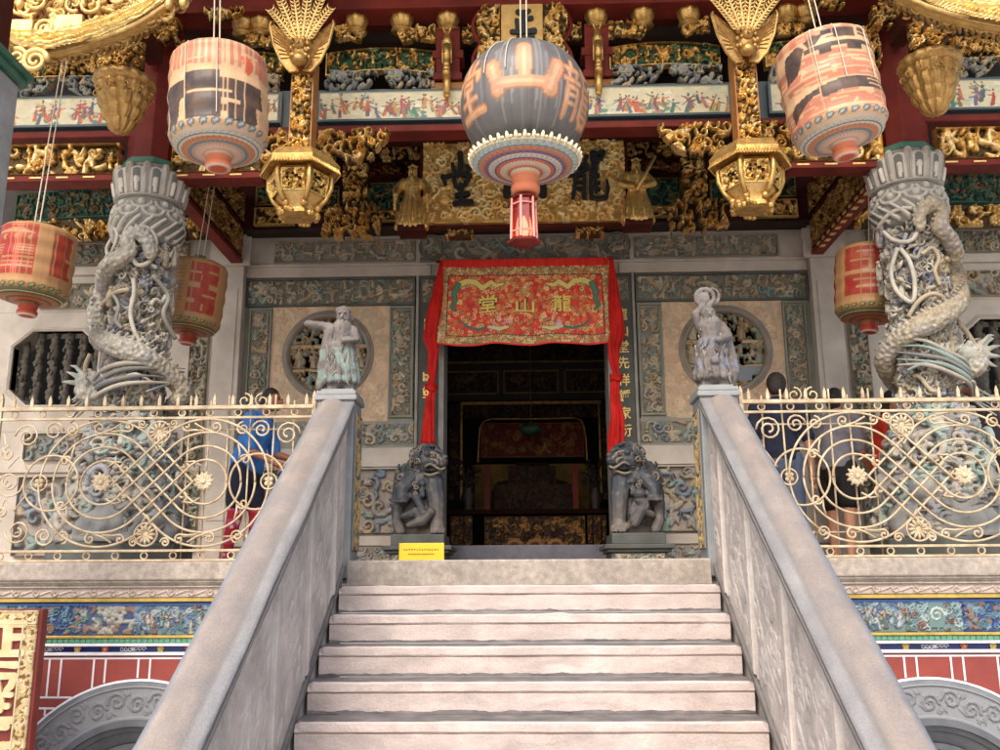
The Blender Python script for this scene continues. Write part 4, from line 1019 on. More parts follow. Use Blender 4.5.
gilt('gilded_bracket', 398, 26, 437, 46, 7.02, roof, .05, .06, 223, poly=[(1, 1), (1, .1), (.5, .25), (.15, 0), (0, .5), (0, 1)])
gilt('gilded_bracket', 335, 25, 366, 45, 7.02, roof, .05, .06, 225, poly=[(0, 1), (0, .1), (.5, .25), (.85, 0), (1, .5), (1, 1)])
gilt('gilded_bracket', 245, 20, 275, 48, 7.02, roof, .05, .06, 227)
# red blocks with gilt figure brackets
for sg in (-1, 1):
    X = abs(PX(448, 60, 7.0)); m = M()
    m.box(sg*X-.10, sg*X+.10, 6.98, 7.15, Rz(80, 7.0), Rz(26, 7.0)); m.box(sg*X-.13, sg*X+.13, 6.97, 7.16, Rz(58, 7), Rz(50, 7)); m.box(sg*X-.12, sg*X+.12, 6.96, 7.16, Rz(80, 7), Rz(73, 7))
    m.build('red_block', MT['red'], roof, bevel=.008)
    m = M(); m.box(sg*X-.14, sg*X+.14, 7.0, 7.14, Rz(90, 7.0), Rz(80, 7)-.003); m.build('ochre_block', MT['ochre'], roof, bevel=.004)
    m = M(); zb_, zt_ = Rz(92, 6.9), Rz(30, 6.9); hh = zt_-zb_
    m.chain([(sg*X, 6.93, zb_), (sg*X, 6.9, zb_+.25*hh), (sg*X, 6.86, zb_+.5*hh), (sg*X, 6.88, zb_+.75*hh), (sg*X, 6.92, zt_)], [.028, .034, .026, .036, .026], 10)
    m.ell((sg*X, 6.86, zb_+.3*hh), (.035, .03, .03)); m.ell((sg*X, 6.86, zb_+.42*hh), (.03, .03, .025))
    for g in (-1, 1): m.cap((sg*X+g*.02, 6.9, zt_), (sg*X+g*.035, 6.88, zt_+.035), .012, .008, 6); m.cap((sg*X+g*.03, 6.88, zt_-.10), (sg*X+g*.035, 6.9, zb_+.5*hh), .013, .01, 6)
    m.build('gilded_figure_bracket', MT['gold'], roof, smooth=True)
# arched boards and openwork spandrels
def arch_board(x0, x1, zlo, zhi, rise, Y, name, pal, bg, seed, mt, th=.04):
    w = x1-x0; h = zhi-zlo
    R = Rel(w, h, .0075, bg, seed); R.fill(.075, .04, pal, 'clfbp'); R.jitter(.005, 28, seed); R.frame(0, w, 0, h, .014, .04, pal[0])
    def mp(u, w_, hh):
        t = (u/w-.5)*2; return x0+u, Y-hh, zlo+w_-rise*t*t
    R.mesh(mp, None, th).build(name, mt, roof)
GP = [(.7,.42,.12), (.8,.5,.16), (.5,.28,.08), (.1,.16,.08)]
zA, zB_ = Rz(70, 7.05), Rz(47, 7.05)
for sg in (-1, 1):
    xi, xo = abs(PX(436, 60, 7.05)), xa-.06
    a, b = sorted((sg*xi, sg*xo)); arch_board(a, b, zA, zB_, .045, 7.04, 'arched_board', GP, L3(24,70,52), 230+sg, MT['gold_a'])
    a, b = sorted((sg*(xa+.30), sg*2.9)); arch_board(a, b, zA, zB_, .045, 7.04, 'arched_board', GP, L3(24,70,52), 240+sg, MT['gold_a'])
    a, b = sorted((sg*3.28, sg*4.5)); arch_board(a, b, zA, zB_, .045, 7.04, 'arched_board', GP, L3(24,70,52), 250+sg, MT['gold_a'])
    a, b = sorted((-.5*sg*0+sg*.0, sg*(xi-.26)));
    SP = [L3(160,158,144), L3(140,144,140), L3(176,168,144), L3(128,126,124), L3(180,160,130)]
    for (A, B) in ((xi, xo), (xa+.32, 2.88), (3.32, 4.45)):
        mid = (A+B)/2; z_0, z_1 = Rz(90, 7.0)+.012, zA-.005
        for g, (p, q) in ((0, (A, mid-.0)), (1, (mid+.0, B))):
            a, b = sorted((sg*p, sg*q)); R = Rel(b-a, z_1-z_0, .007, L3(56,58,54), 260+g+int(A*10)); R.fill(.075, .045, SP, 'fclb'); R.jitter(.004, 30, 2); R.r.seed(5)
            for hq in range(9):
                u, w = R.r.uniform(.03, R.w-.03), R.r.uniform(.04, R.h); R.H[np.hypot((R.U-u), (R.W-w)*.6) < .012] = -.0
            out = [(0, 0), (.62, 0), (.82, .3), (.95, .75), (1, 1), (0, 1)]
            if (g == 1) != (sg < 0): out = [(1-x, y) for x, y in out]
            R.outside([(x*R.w, y*R.h) for x, y in out])
            R.mesh(on_wall(a, z_0, 7.0), .002, .03).build('openwork_spandrel', MT['relief2'], roof)
# dark shadowy boarding behind, and ceiling
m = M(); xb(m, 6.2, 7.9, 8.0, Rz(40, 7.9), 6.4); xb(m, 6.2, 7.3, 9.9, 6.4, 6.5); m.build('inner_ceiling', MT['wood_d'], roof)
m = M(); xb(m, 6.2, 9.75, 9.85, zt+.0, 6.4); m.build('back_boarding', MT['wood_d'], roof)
m = M()
m.prism([(4.85, 5.3), (4.85, 5.5), (9.9, 8.0), (9.9, 7.8)], -6.8, 6.8, axis='x'); m.build('roof_deck', MT['red_d'], roof)
for i in range(24):
    x = -6.6+i*.574; m = M(); m.tube([(x, 4.8, 5.55), (x, 7.35, 6.80), (x, 9.9, 8.07)], .07, 10); m.build('tile_ridge', MT['ochre'], roof, smooth=True)
# back-row boards standing on the wall head
YB = 9.2
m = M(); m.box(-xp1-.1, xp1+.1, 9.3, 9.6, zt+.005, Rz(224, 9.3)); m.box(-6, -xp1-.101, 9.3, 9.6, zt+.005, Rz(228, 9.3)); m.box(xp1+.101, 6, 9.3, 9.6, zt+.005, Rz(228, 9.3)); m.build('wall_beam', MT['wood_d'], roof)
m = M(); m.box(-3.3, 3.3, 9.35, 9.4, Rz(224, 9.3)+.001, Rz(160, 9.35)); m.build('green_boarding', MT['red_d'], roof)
for (x0, x1) in ((257, 268), (330, 340), (366, 424)):
    pass
GB = [L3(60,110,90), L3(120,130,90), L3(150,120,70), L3(50,90,80)]
gilt('green_painted_board', 368, 182, 424, 212, 9.3, roof, .02, .09, 270, GB, L3(26,66,56), 'clh', .009, border=.02, bcol=(.35,.2,.06))
gilt('green_painted_board', 256, 186, 276, 206, 9.3, roof, .02, .09, 272, GB, L3(26,66,56), 'clh', .009, border=.02, bcol=(.35,.2,.06))
gilt('green_painted_board', 318, 186, 340, 212, 9.3, roof, .02, .09, 273, GB, L3(26,66,56), 'clh', .009, border=.02, bcol=(.35,.2,.06))
gilt('red_arched_board', 362, 162, 424, 180, 9.1, roof, .02, .09, 274, [(.2,.05,.02), (.3,.14,.04)], (.06, .012, .01), 'clb', .009, border=.016, bcol=(.3,.16,.05), poly=[(0, 0), (0, .55), (.4, .85), (1, 1), (1, .45), (.4, .3)])
gilt('gilded_strip', 255, 208, 295, 226, 9.25, roof, .04, .08, 276, border=.02)
gilt('gilded_strip', 372, 212, 400, 222, 9.25, roof, .04, .06, 278, border=.01)
gilt('gilded_cluster', 322, 205, 382, 240, 8.7, roof, .12, .09, 280, kinds='flcbp', open_=.02, jit=.012, poly=[(0, .1), (.1, .9), (.4, 1), (.8, 1), (1, .6), (.95, 0), (.6, .08), (.3, 0)])
gilt('gilded_post', 343, 165, 368, 206, 8.7, roof, .08, .06, 282, kinds='cbf', back=.08)
gilt('gilded_cluster', 348, 165, 368, 180, 8.6, roof, .05, .05, 284, kinds='ll', open_=.01)
gilt('gilded_frieze', 334, 140, 424, 162, 8.95, roof, .05, .08, 294, kinds='clfbp')
gilt('gilded_frieze', 258, 168, 296, 184, 8.95, roof, .05, .07, 296, kinds='clfb')
# small horizontal brace between
m = M(); xb(m, 2.8, 8.5, 8.6, Rz(140, 8.5)+.0, Rz(118, 8.5)); m.build('inner_beam', MT['red_d'], roof)
# beam under the plaque with gilt blocks
m = M(); m.box(PX(404, 228, 8.75), PX(650, 224, 8.75), 8.75, 8.95, zt-.03+.0, Rz(221, 8.75)); pb = m.build('plaque_beam', MT['red'], roof, bevel=.008)
gilt('gilded_block', 445, 221, 473, 237, 8.66, roof, .05, .05, 286, kinds='cb', back=.1)
# gilded corner spandrels under the board
gilt('gilded_spandrel', 318, 131, 390, 166, 6.94, roof, .09, .10, 290, kinds='ccfl', open_=.008, jit=.01, poly=[(0, 0), (0, 1), (1, 1), (.96, .7), (.75, .25), (.5, 0), (.25, .1)])
gilt('gilded_spandrel', 262, 132, 292, 166, 6.94, roof, .08, .08, 292, kinds='ccfl', open_=.008, jit=.01)
# deep beams running back from the columns to the pilasters
for sg in (-1, 1):
    X = 3.05; zb0_ = 3.2
    m = M(); m.box(sg*X-.06, sg*X+.06, 7.15, 9.36, zb0_, zb0_+.05)
    q = 7.6
    if sg > 0:
        while q < 9.2:
            m.box(X-.075, X-.0601, q, q+.07, zb0_+.012, zb0_+.04, 1); m.box(X-.05, X-.0, q, q+.07, zb0_-.004, zb0_-.001, 1); q += .16
    m.build('side_beam', [MT['red'], MT['gold_b']], roof, bevel=.002)
    m = M(); m.box(sg*X-.04, sg*X+.04, 7.15, 9.36, zb0_+.05, zb0_+.78); m.box(sg*X-.055, sg*X+.055, 7.15, 9.36, zb0_+.36, zb0_+.42); m.build('side_board', MT['red_d'], roof)
    for z0_, z1_ in ((zb0_+.055, zb0_+.355), (zb0_+.425, zb0_+.76)):
        R = Rel(2.1, z1_-z0_, .012, GD, 300); R.fill(.1, .05, [(.42,.24,.07), (.5,.3,.1), (.3,.16,.05)], 'clfb'); R.frame(0, 2.1, 0, z1_-z0_, .015, .03, (.4,.2,.06))
        for q in (-1, 1):
            R.mesh(lambda u, w, h: (sg*X+q*(.041+h)+0*u, 7.2+u, z0_+w)).build('side_carving', MT['gold_a'], roof)
    # outer bays back row
    a, b = sorted((sg*3.35, sg*5.4)); zz0 = PZ(70, 246, 8.9)
    relief_panel('back_gilding', a, b, PZ(70, 243, 9.2)+.0, PZ(70, 222, 9.2), 9.15, .08, .11, PG, roof, MT['gold_a'], 'clfb', 310, .009, GD, back=.02)
    arch_board(a+.1*(sg > 0), b, PZ(70, 218, 9.2), PZ(70, 190, 9.2), .06, 9.2, 'green_arched_board', [L3(60,100,80), L3(100,96,60), L3(50,84,74), L3(120,90,60)], L3(30,60,50), 312, MT['relief2'])
    relief_panel('red_arch_strip', a, b, PZ(70, 189, 9.1), PZ(70, 177, 9.1), 9.1, .03, .07, [(.3,.12,.04), (.45,.2,.06), (.16,.03,.02)], roof, MT['gold_a'], 'clb', 314, .009, (.07, .012, .01), back=.02)
    m = M(); c = P(350/4.69*1.0, 232, 8.7); cc = (sg*3.85, 8.75, c.z)
    r = random.Random(3)
    for q in range(26):
        a_ = r.uniform(0, 2*PI); e = Vector((math.cos(a_), -abs(r.uniform(.1, .8)), math.sin(a_))); m.cap(Vector(cc)+e*.03, Vector(cc)+e*r.uniform(.12, .19), .035, .012, 6)
    m.build('gilded_flower', MT['gold'], roof, smooth=True)
# upper red column stubs above the stone capitals
for sg in (-1, 1):
    zc0, zc1 = PZ(150, 165, 7.0), Rz(-20, 7)
    m = M(); n = 8; pts = [(sg*3.08+.185*math.cos(2*PI*(i+.5)/n), 7.08+.185*math.sin(2*PI*(i+.5)/n)) for i in range(n)]
    m.prism(pts, zc0+.02, zc1, axis='z'); m.build('red_post', MT['red'], roof, bevel=.006)
# side gold brackets by the red posts
gilt('post_bracket', 172, 42, 205, 82, 6.95, roof, .08, .07, 320, kinds='cclb', open_=.008, jit=.01, poly=[(0, 0), (.1, 1), (1, 1), (.95, .5), (.6, .1)])
gilt('post_bracket', 205, 8, 245, 22, 6.8, roof, .06, .06, 322, kinds='cl', open_=.006, poly=[(0, 0), (0, 1), (.6, .8), (1, 1), (.9, .4), (.5, 0)])
gilt('post_bracket', 150, 20, 180, 44, 6.8, roof, .07, .06, 324, kinds='ccb', open_=.006, jit=.01)
gilt('post_bracket', 62, 60, 102, 76, 6.98, roof, .05, .05, 326, kinds='cfb', open_=.006)
# ---------------------------------------------------------------- gilded front brackets shaped like boats
for sg in (-1, 1):
    bt = thing('gilded_boat_bracket', 'large gilded boat shaped bracket over the '+('left column, beside the grey corner post' if sg < 0 else 'right column'), 'carving', (sg*3.3, 5.75, 3.3), 'boat shaped gilded brackets under the eave')
    Y = 5.75
    q = lambda x, y: P(x, y, Y)
    line = [(-35, 22), (-10, 34), (8, 46), (30, 58), (60, 60), (92, 52), (122, 42), (150, 28), (172, 12), (190, -10)]
    top = [(192, -14), (170, 2), (146, 14), (120, 24), (90, 34), (60, 40), (30, 42), (8, 36), (-10, 24), (-35, 10)]
    if sg > 0: fx = lambda x: 1000-(x-0)*.0-x*1.0+48 ; dy = -22
    else: fx = lambda x: x; dy = 0
    pts = [P(x, y, Y) for x, y in line+top]
    if sg > 0: pts = [Vector((-p.x, p.y, p.z+.04)) for p in pts]
    pz = [(p.x, p.z) for p in pts]
    bx0, bx1 = min(p[0] for p in pz), max(p[0] for p in pz); bz0, bz1 = min(p[1] for p in pz), max(p[1] for p in pz)
    R = Rel(bx1-bx0, bz1-bz0, .009, (.8,.52,.16), 91+sg); R.fill(.085, .028, [(.96,.7,.3), (.9,.6,.22), (.98,.78,.4)], 'clb')
    for k in range(8):
        t_ = (k+.5)/8; n_ = len(line); prev = None
        for i in range(n_):
            pa, pb = pts[i], pts[len(pts)-1-i]; q_ = (pa.x+(pb.x-pa.x)*t_-bx0, pa.z+(pb.z-pa.z)*t_-bz0+.012*math.sin(i*2.3+k))
            if prev: R.cap(prev, q_, .012+.006*(k % 2), .012+.006*(k % 2), .036+.012*(k % 3), (.95,.7,.28))
            prev = q_
    R.jitter(.010, 14, 3); R.outside([(x-bx0, z-bz0) for x, z in pz])
    hull = M(); hull.prism(pz if sg > 0 else pz[::-1], Y-.095, Y-.02); hull = hull.build('hull', MT['gold_b'], bt)
    R.mesh(on_wall(bx0, bz0, Y-.098)).build('hull_carving', MT['gold_a'], hull)
    m = M(); m.tube([(p.x, Y-.09, p.z) for p in pts[:len(line)]], .010, 8); m.tube([(p.x, Y-.02, p.z-.002) for p in pts[:len(line)]], .010, 8)
    for i_ in range(len(line)-1):
        for u_ in range(5):
            f_ = (u_+.5)/5; bx_ = pts[i_].lerp(pts[i_+1], f_); m.spiral((bx_.x, Y-.02+.08*(u_ % 2), bx_.z+.012), .035, 1.2, u_*1.3, sg, .012, n=6); m.cap((bx_.x, Y+.0, bx_.z), (bx_.x+sg*.05, Y+.10, bx_.z+.02), .018, .008, 6); m.build('keel_moulding', MT['gold_b'], hull, smooth=True)
    r = random.Random(5+sg); m = M()
    # deck house, scroll, pierced figures and curling rail
    def dp(x, y): 
        v = P(x, y, Y-.1); return Vector((-v.x, v.y, v.z+.04)) if sg > 0 else v
    c0_ = dp(70, 28); m.box(c0_.x-.1, c0_.x+.1, Y-.14, Y+.05, dp(70, 37).z, dp(70, 17).z); m.build('deck_house', MT['gold_b'], bt, bevel=.015); m = M()
    c0_ = dp(22, 28); m.box(c0_.x-.08, c0_.x+.08, Y-.12, Y+.05, dp(22, 39).z, dp(22, 20).z)
    m.build('deck_house', MT['gold_b'], bt, bevel=.015)
    m = M()
    c0_ = dp(36, 65)
    m.spiral((c0_.x, c0_.y-.02, c0_.z+.02), .08, 2, 0, 1, .022, n=8, seg=14); m.spiral((c0_.x+sg*.12, c0_.y-.02, c0_.z+.05), .06, 1.6, 2, -1, .018, n=8, seg=14); 
    for k in range(150):
        x = r.uniform(-20, 185); y0 = 36-(max(0, x-60))*.28; y = r.uniform(-22, y0)
        if (56 < x < 86 and 15 < y < 38): continue
        c = dp(x, y); kd = r.random()
        if kd < .5: m.spiral((c.x, c.y+r.uniform(-.04, .12), c.z), r.uniform(.04, .075), r.uniform(1, 1.6), r.random()*6, r.choice((-1, 1)), r.uniform(.013, .02), n=7, seg=12)
        elif kd < .75: m.cap((c.x, c.y+r.uniform(-.03, .1), c.z), (c.x+r.uniform(-.1, .1), c.y, c.z+r.uniform(-.05, .08)), .026, .010, 7)
        else:
            m.ell(c, (.03, .03, .045), 8); m.ell((c.x, c.y, c.z+.06), .022, 8)
    for off in (0, 6, 13):
        pp = [dp(x, y-off) for x, y in ((86, 40), (105, 36), (125, 29), (146, 18), (164, 6), (182, -10))]; m.tube(pp, [.022, .022, .02, .02, .018, .01], 8)
    m.build('pierced_carving', MT['gold_b'], bt, smooth=True)
# hanging buds in front of the columns
for sg in (-1, 1):
    Y = 6.35; c = P(123, 100, Y); c = Vector((-c.x, c.y, c.z+.02)) if sg > 0 else c
    bd = thing('gilded_hanging_bud', 'gilded lotus bud pendant hanging under the '+('left boat bracket, nearer the grey corner post' if sg < 0 else 'right boat bracket'), 'pendant', (c.x, c.y, c.z+.4), 'lotus bud pendants')
    m = M()
    def tier(z0, z1, ra_, rb_, n_, off, amp):
        K_ = 9; prof_ = [(ra_+(rb_-ra_)*(i/(K_-1))**.8+amp*.6*math.sin(PI*i/(K_-1)), z0+(z1-z0)*i/(K_-1)) for i in range(K_)]
        m.lathe(prof_, c, n_*10, fn=lambda a, i, z: amp*(abs(math.cos(n_/2*(a+off)))**.6-1)*(.4+.6*math.sin(PI*min(1, (i+1)/K_)))+.004*math.cos(n_*3*a))
    tier(-.27, -.17, .045, .105, 8, 0, .03); tier(-.20, -.08, .085, .15, 9, .2, .035); tier(-.11, .02, .13, .178, 10, .4, .035); tier(-.02, .11, .155, .195, 11, .1, .03)
    for k in range(11):
        a = 2*PI*k/11; m.spiral((c.x+.19*math.cos(a), c.y+.19*math.sin(a), c.z+.03), .03, 1.2, 0, 1, .008, n=5)
    m.build('bud', MT['bronze'], bd, smooth=True)
    m = M(); m.lathe([(.185, .09), (.215, .12), (.205, .165), (.17, .185), (.08, .19)], c, 72, fn=lambda a, i, z: .016*abs(math.cos(8*a))); m.build('petal_collar', MT['bronze'], bd, smooth=True)
    R = Rel(.34, .22, .008, GD, 5); R.fill(.06, .05, PG, 'cb'); 
    m = M(); m.box(c.x-.1, c.x+.1, Y-.08, Y+.1, c.z+.19, c.z+.62); m.box(c.x-.06, c.x+.06, 5.6, 6.86, c.z+.6, c.z+.74); m.build('hanger', MT['red_d'], bd)
    R.mesh(on_wall(c.x-.17, c.z+.2, Y-.09), None, .02).build('cartouche', MT['gold_a'], bd)
# ---------------------------------------------------------------- hanging posts with phoenix and hexagonal lantern
def pendant(sg):
    Y = 6.45; p0 = P(301, 190, Y); p1 = P(752, 183, Y); X = (abs(p0.x)+abs(p1.x))/2; zc = (p0.z+p1.z)/2
    t = thing('gilded_hanging_post', 'gilded hanging post with bird crown, '+('nearer the lantern with one broad black character' if sg < 0 else 'nearer the lantern with two bands of black lettering'), 'pendant', (sg*X, Y, 4.4), 'hanging posts with bird crowns')
    cx = sg*X; Zp = lambda y: zc+(PZ(301, 190+(y-190)*(.93 if y > 150 else 1), Y)-PZ(301, 190, Y))
    # hexagonal lantern
    def hexp(r, z, rot=0): return [(cx+.9*r*math.cos(PI/3*i+rot), Y+.9*r*math.sin(PI/3*i+rot), z) for i in range(6)]
    def shell(rows, m, mi=0):
        vs = [];
        for r_, z in rows: vs += hexp(r_, z)
        K = len(rows); fs = [(i*6+j, i*6+(j+1) % 6, (i+1)*6+(j+1) % 6, (i+1)*6+j) for i in range(K-1) for j in range(6)]
        fs += [tuple(range(5, -1, -1)), tuple(range((K-1)*6, K*6))]; m.add(vs, fs, mi)
    m = M(); shell([(.10, Zp(217)), (.13, Zp(213)), (.13, Zp(208)), (.20, Zp(200)), (.235, Zp(188)), (.235, Zp(178)), (.20, Zp(172))], m); body = m.build('lantern_body', MT['gold_b'], t, bevel=.008)
    m = M(); shell([(.11, Zp(221)), (.155, Zp(219)), (.15, Zp(214)), (.12, Zp(213))], m)
    r = random.Random(9)
    for i in range(30): a = r.random()*6.3; m.ell((cx+.14*math.cos(a), Y+.14*math.sin(a), Zp(217)+r.uniform(-.02, .02)), .022, 6)
    m.build('lantern_foot', MT['gold'], t)
    m = M(); shell([(.20, Zp(171)), (.325, Zp(173)), (.33, Zp(166)), (.26, Zp(156)), (.15, Zp(153))], m)
    for j in range(6):
        a0, a1 = PI/3*j, PI/3*(j+1)
        for q in range(14):
            f = (q+.5)/14; x = cx+.302*((1-f)*math.cos(a0)+f*math.cos(a1)); y = Y+.302*((1-f)*math.sin(a0)+f*math.sin(a1)); m.cap((x, y, Zp(174)), (x-(x-cx)*.1, y-(y-Y)*.1, Zp(165)), .0085, .0085, 5)
    m.build('lantern_eave', MT['gold'], t)
    # solid panels on faces, shade of openings painted as dark squares
    for j in range(6):
        a = PI/3*(j+.5); nx_, ny_ = math.cos(a), math.sin(a); tx, ty = -ny_, nx_
        R = Rel(.18, .17, .0075, (.35,.2,.06), 20+j); R.fill(.04, .02, [(.95,.68,.24), (.9,.6,.2)], 'cb'); R.frame(0, .18, 0, .17, .014, .02, (.95,.68,.24))
        for q in range(10): u, w = R.r.uniform(.03, .15), R.r.uniform(.03, .14); R.C[(abs(R.U-u) < .010) & (abs(R.W-w) < .010)] = (.02, .01, .004)
        zl, zh = Zp(200), Zp(178)
        rad = lambda w: .9*(.203*.87+(.235-.2)*.87*np.clip(w/.12, 0, 1))+.004
        R.mesh(lambda u, w, h: (cx+nx_*(rad(w)+h)+tx*(u-.09), Y+ny_*(rad(w)+h)+ty*(u-.09), zl+w)).build('painted_hole_panel', MT['gold_a'], body)
        a = PI/3*j; pp = [(cx+(rr_*.9+.012)*math.cos(a), Y+(rr_*.9+.012)*math.sin(a), z) for rr_, z in ((.14, Zp(210)), (.205, Zp(201)), (.245, Zp(190)), (.25, Zp(180)), (.23, Zp(173)))]
        m = M(); m.tube(pp, [.022, .018, .02, .018, .022], 8); m.ell(pp[0], (.03, .03, .03), 8)
        m.build('corner_rib', MT['gold'], body, smooth=True)
    # carved post
    m = M(); m.box(cx-.085, cx+.085, Y-.07, Y+.1, Zp(156), Zp(60)); post = m.build('post', MT['ochre'], t)
    R = Rel(.15, Zp(80)-Zp(156), .0075, (.05,.03,.012), 33+sg); R.fill(.055, .05, PG, 'cbfl'); R.jitter(.008, 25)
    R.mesh(on_wall(cx-.075-.0*sg, Zp(156), Y-.072), None, .004).build('post_carving', MT['gold_a'], post)
    # the bird: chest, head, wings, crown feathers
    yb = Y-.14; zb = Zp(62)
    m = M(); m.ell((cx, yb, zb), (.07, .07, .11), 12); m.ell((cx, yb-.05, zb-.09), (.06, .055, .05), 10); m.ell((cx, yb-.06, zb+.03), (.045, .045, .045), 10); m.cap((cx, yb-.09, zb+.03), (cx, yb-.13, zb+.0), .018, .006, 6)
    for q in range(24): a = q*.8; m.ell((cx+.07*math.cos(a), yb-.045-.02*math.sin(q), zb-.07+.007*q), .02, 6)
    m.build('bird_body', MT['bronze'], t, smooth=True)
    for g in (-1, 1):
        out = [(.02, -.14), (.08, -.16), (.15, -.08), (.21, .06), (.245, .22), (.235, .25), (.17, .20), (.08, .13), (.03, .08)]
        vs = []; 
        m = M(); n = len(out)
        # cupped blade with thickness
        def cup(a, b, o=0): return (cx+g*a, yb+.02-.30*max(0, a-.02)*(1 if a > 0 else 0)*.5+o, zb+b)
        pts2 = [cup(a, b) for a, b in out]+[cup(a, b, .016) for a, b in out]
        fs = [tuple(range(n)), tuple(range(2*n-1, n-1, -1))]+[(i, i+n, (i+1) % n+n, (i+1) % n) for i in range(n)]
        m.add(pts2, fs); m.tube([cup(a, b, -.006) for a, b in out[:6]], .011, 6)
        for k in range(9):
            f = k/8; m.tube([cup(.03+.05*f, -.12+.2*f, -.004), cup(.09+.1*f*.9, -.04+.2*f, -.004), cup(.225, .02+.21*f, -.004) if f > .3 else cup(.15+.1*f, -.05+.3*f, -.004)], .005, 4)
        m.build('wing', MT['bronze'], t)
    for k in range(6):
        a = (k-2.5)*.23; L_ = .36 if abs(k-2.5) < 2 else .33
        base = Vector((cx+math.sin(a)*.06, yb-.02, zb+.06)); d = Vector((math.sin(a), -.18, math.cos(a))).normalized(); sd = Vector((math.cos(a), 0, -math.sin(a)))
        m = M(); 
        bend = lambda t: sd*(.03*(k-2.5)/3*t*t)
        pts3 = [base+d*(L_*t)+bend(t) for t in [i/8 for i in range(9)]]; m.tube(pts3, [.012, .014, .014, .013, .012, .011, .010, .008, .004], 6)
        for q in range(11):
            tt = .15+.8*q/10; b0 = base+d*(L_*tt)+bend(tt)
            for g in (-1, 1): m.tube([b0, b0+sd*g*.028+d*.012, b0+sd*g*.036+d*.034], [.010, .008, .002], 5)
        m.build('crown_feather', MT['gold_b'], t, smooth=True)
    m = M(); m.box(cx-.05, cx+.05, Y-.0, Y+.1, zb+.1, Rz(5, 6.85)+.12); m.box(cx-.05, cx+.05, Y+.1, 6.86, Rz(5, 6.85)+.02, Rz(5, 6.85)+.12); m.build('hanger', MT['red_d'], t)
pendant(-1); pendant(1)
# ---------------------------------------------------------------- name plaques
def gold_board(name, label, x0, y0, x1, y1, Y, seed, step, frame=.0):
    a, b, u, t = rect_px(x0, y0, x1, y1, Y); o = thing(name, label, 'plaque', ((a+b)/2, Y, u), )
    return o, a, b, u, t
pq, a, b, u, t = gold_board('name_plaque', 'broad gilded plaque of curling clouds with large black characters behind the dark lantern', 424, 131, 625, 222, 8.55, 1, .1)
a = -.99; b = .99
R = Rel(b-a, t-u, .0085, (.62,.38,.12), 77); R.fill(.095, .045, [(1.0,.78,.36), (.98,.7,.28), (1.0,.84,.44)], 'cccb'); R.jitter(.008, 16, 4)
R.mesh(on_wall(a, u, 8.55), None, .06).build('cloud_board', MT['gold_p'], pq)
m = M(); m.box(a-.04, b+.04, 8.60, 8.70, u-.03, t+.03); m.build('board_back', MT['red_d'], pq)
def strokes(name, segs, f, Y, parent, dep=.03, mt='ink'):
    m = M(); cnt = [0]
    for k, (pts, rs) in enumerate(segs):
        P_ = [Vector((f(p)[0], Y-.0006*k, f(p)[1])) for p in pts]
        # brush polygon around the line
        L_ = []; R_ = []
        for i, p in enumerate(P_):
            d = (P_[min(i+1, len(P_)-1)]-P_[max(i-1, 0)]); d.y = 0; d.normalize(); nrm = Vector((-d.z, 0, d.x)); L_.append(p+nrm*rs[i]); R_.append(p-nrm*rs[i])
        d0 = (P_[0]-P_[1]).normalized()*rs[0]; d1 = (P_[-1]-P_[-2]).normalized()*rs[-1]
        for i in range(len(P_)-1):
            q = [L_[i], L_[i+1], R_[i+1], R_[i]]; cnt[0] += 1; m.prism([(v.x, v.z) for v in q], Y-.0002*cnt[0], Y+dep+.0002*cnt[0])
        for c, rr in ((P_[0], rs[0]), (P_[-1], rs[-1]))+tuple((P_[i], rs[i]) for i in range(1, len(P_)-1)):
            cnt[0] += 1; m.prism([(c.x+rr*math.cos(2*PI*i/12), c.z+rr*math.sin(2*PI*i/12)) for i in range(12)], Y-.0002*cnt[0], Y+dep+.0002*cnt[0])
    return m.build(name, MT[mt], parent)
# 堂, traced in pixels of the survey photograph
fpx = lambda p: (lambda v: (v.x, v.z))(P(p[0], p[1], 8.47))
s = 6.246
def cz(l): return [(390+x/s, 120+y/s) for x, y in l]
tang = [(cz([(437, 210), (440, 250), (437, 320)]), [.03, .026, .024]), (cz([(390, 275), (400, 310)]), [.02, .022]), (cz([(480, 285), (500, 300), (462, 335)]), [.02, .018, .014]),
        (cz([(330, 350), (345, 395)]), [.022, .018]), (cz([(325, 355), (420, 335), (500, 345), (470, 385)]), [.016, .02, .024, .016]), (cz([(400, 370), (410, 410), (450, 440)]), [.02, .022, .016]), (cz([(490, 365), (470, 400), (440, 412)]), [.02, .02, .014]),
        (cz([(440, 400), (445, 450), (440, 510)]), [.02, .02, .02]), (cz([(415, 468), (485, 458)]), [.022, .026]), (cz([(405, 520), (450, 514), (505, 512)]), [.026, .022, .032])]
strokes('painted_character', tang, fpx, 8.47, pq)
def cl(l): return [(540+x/s, 120+y/s) for x, y in l]
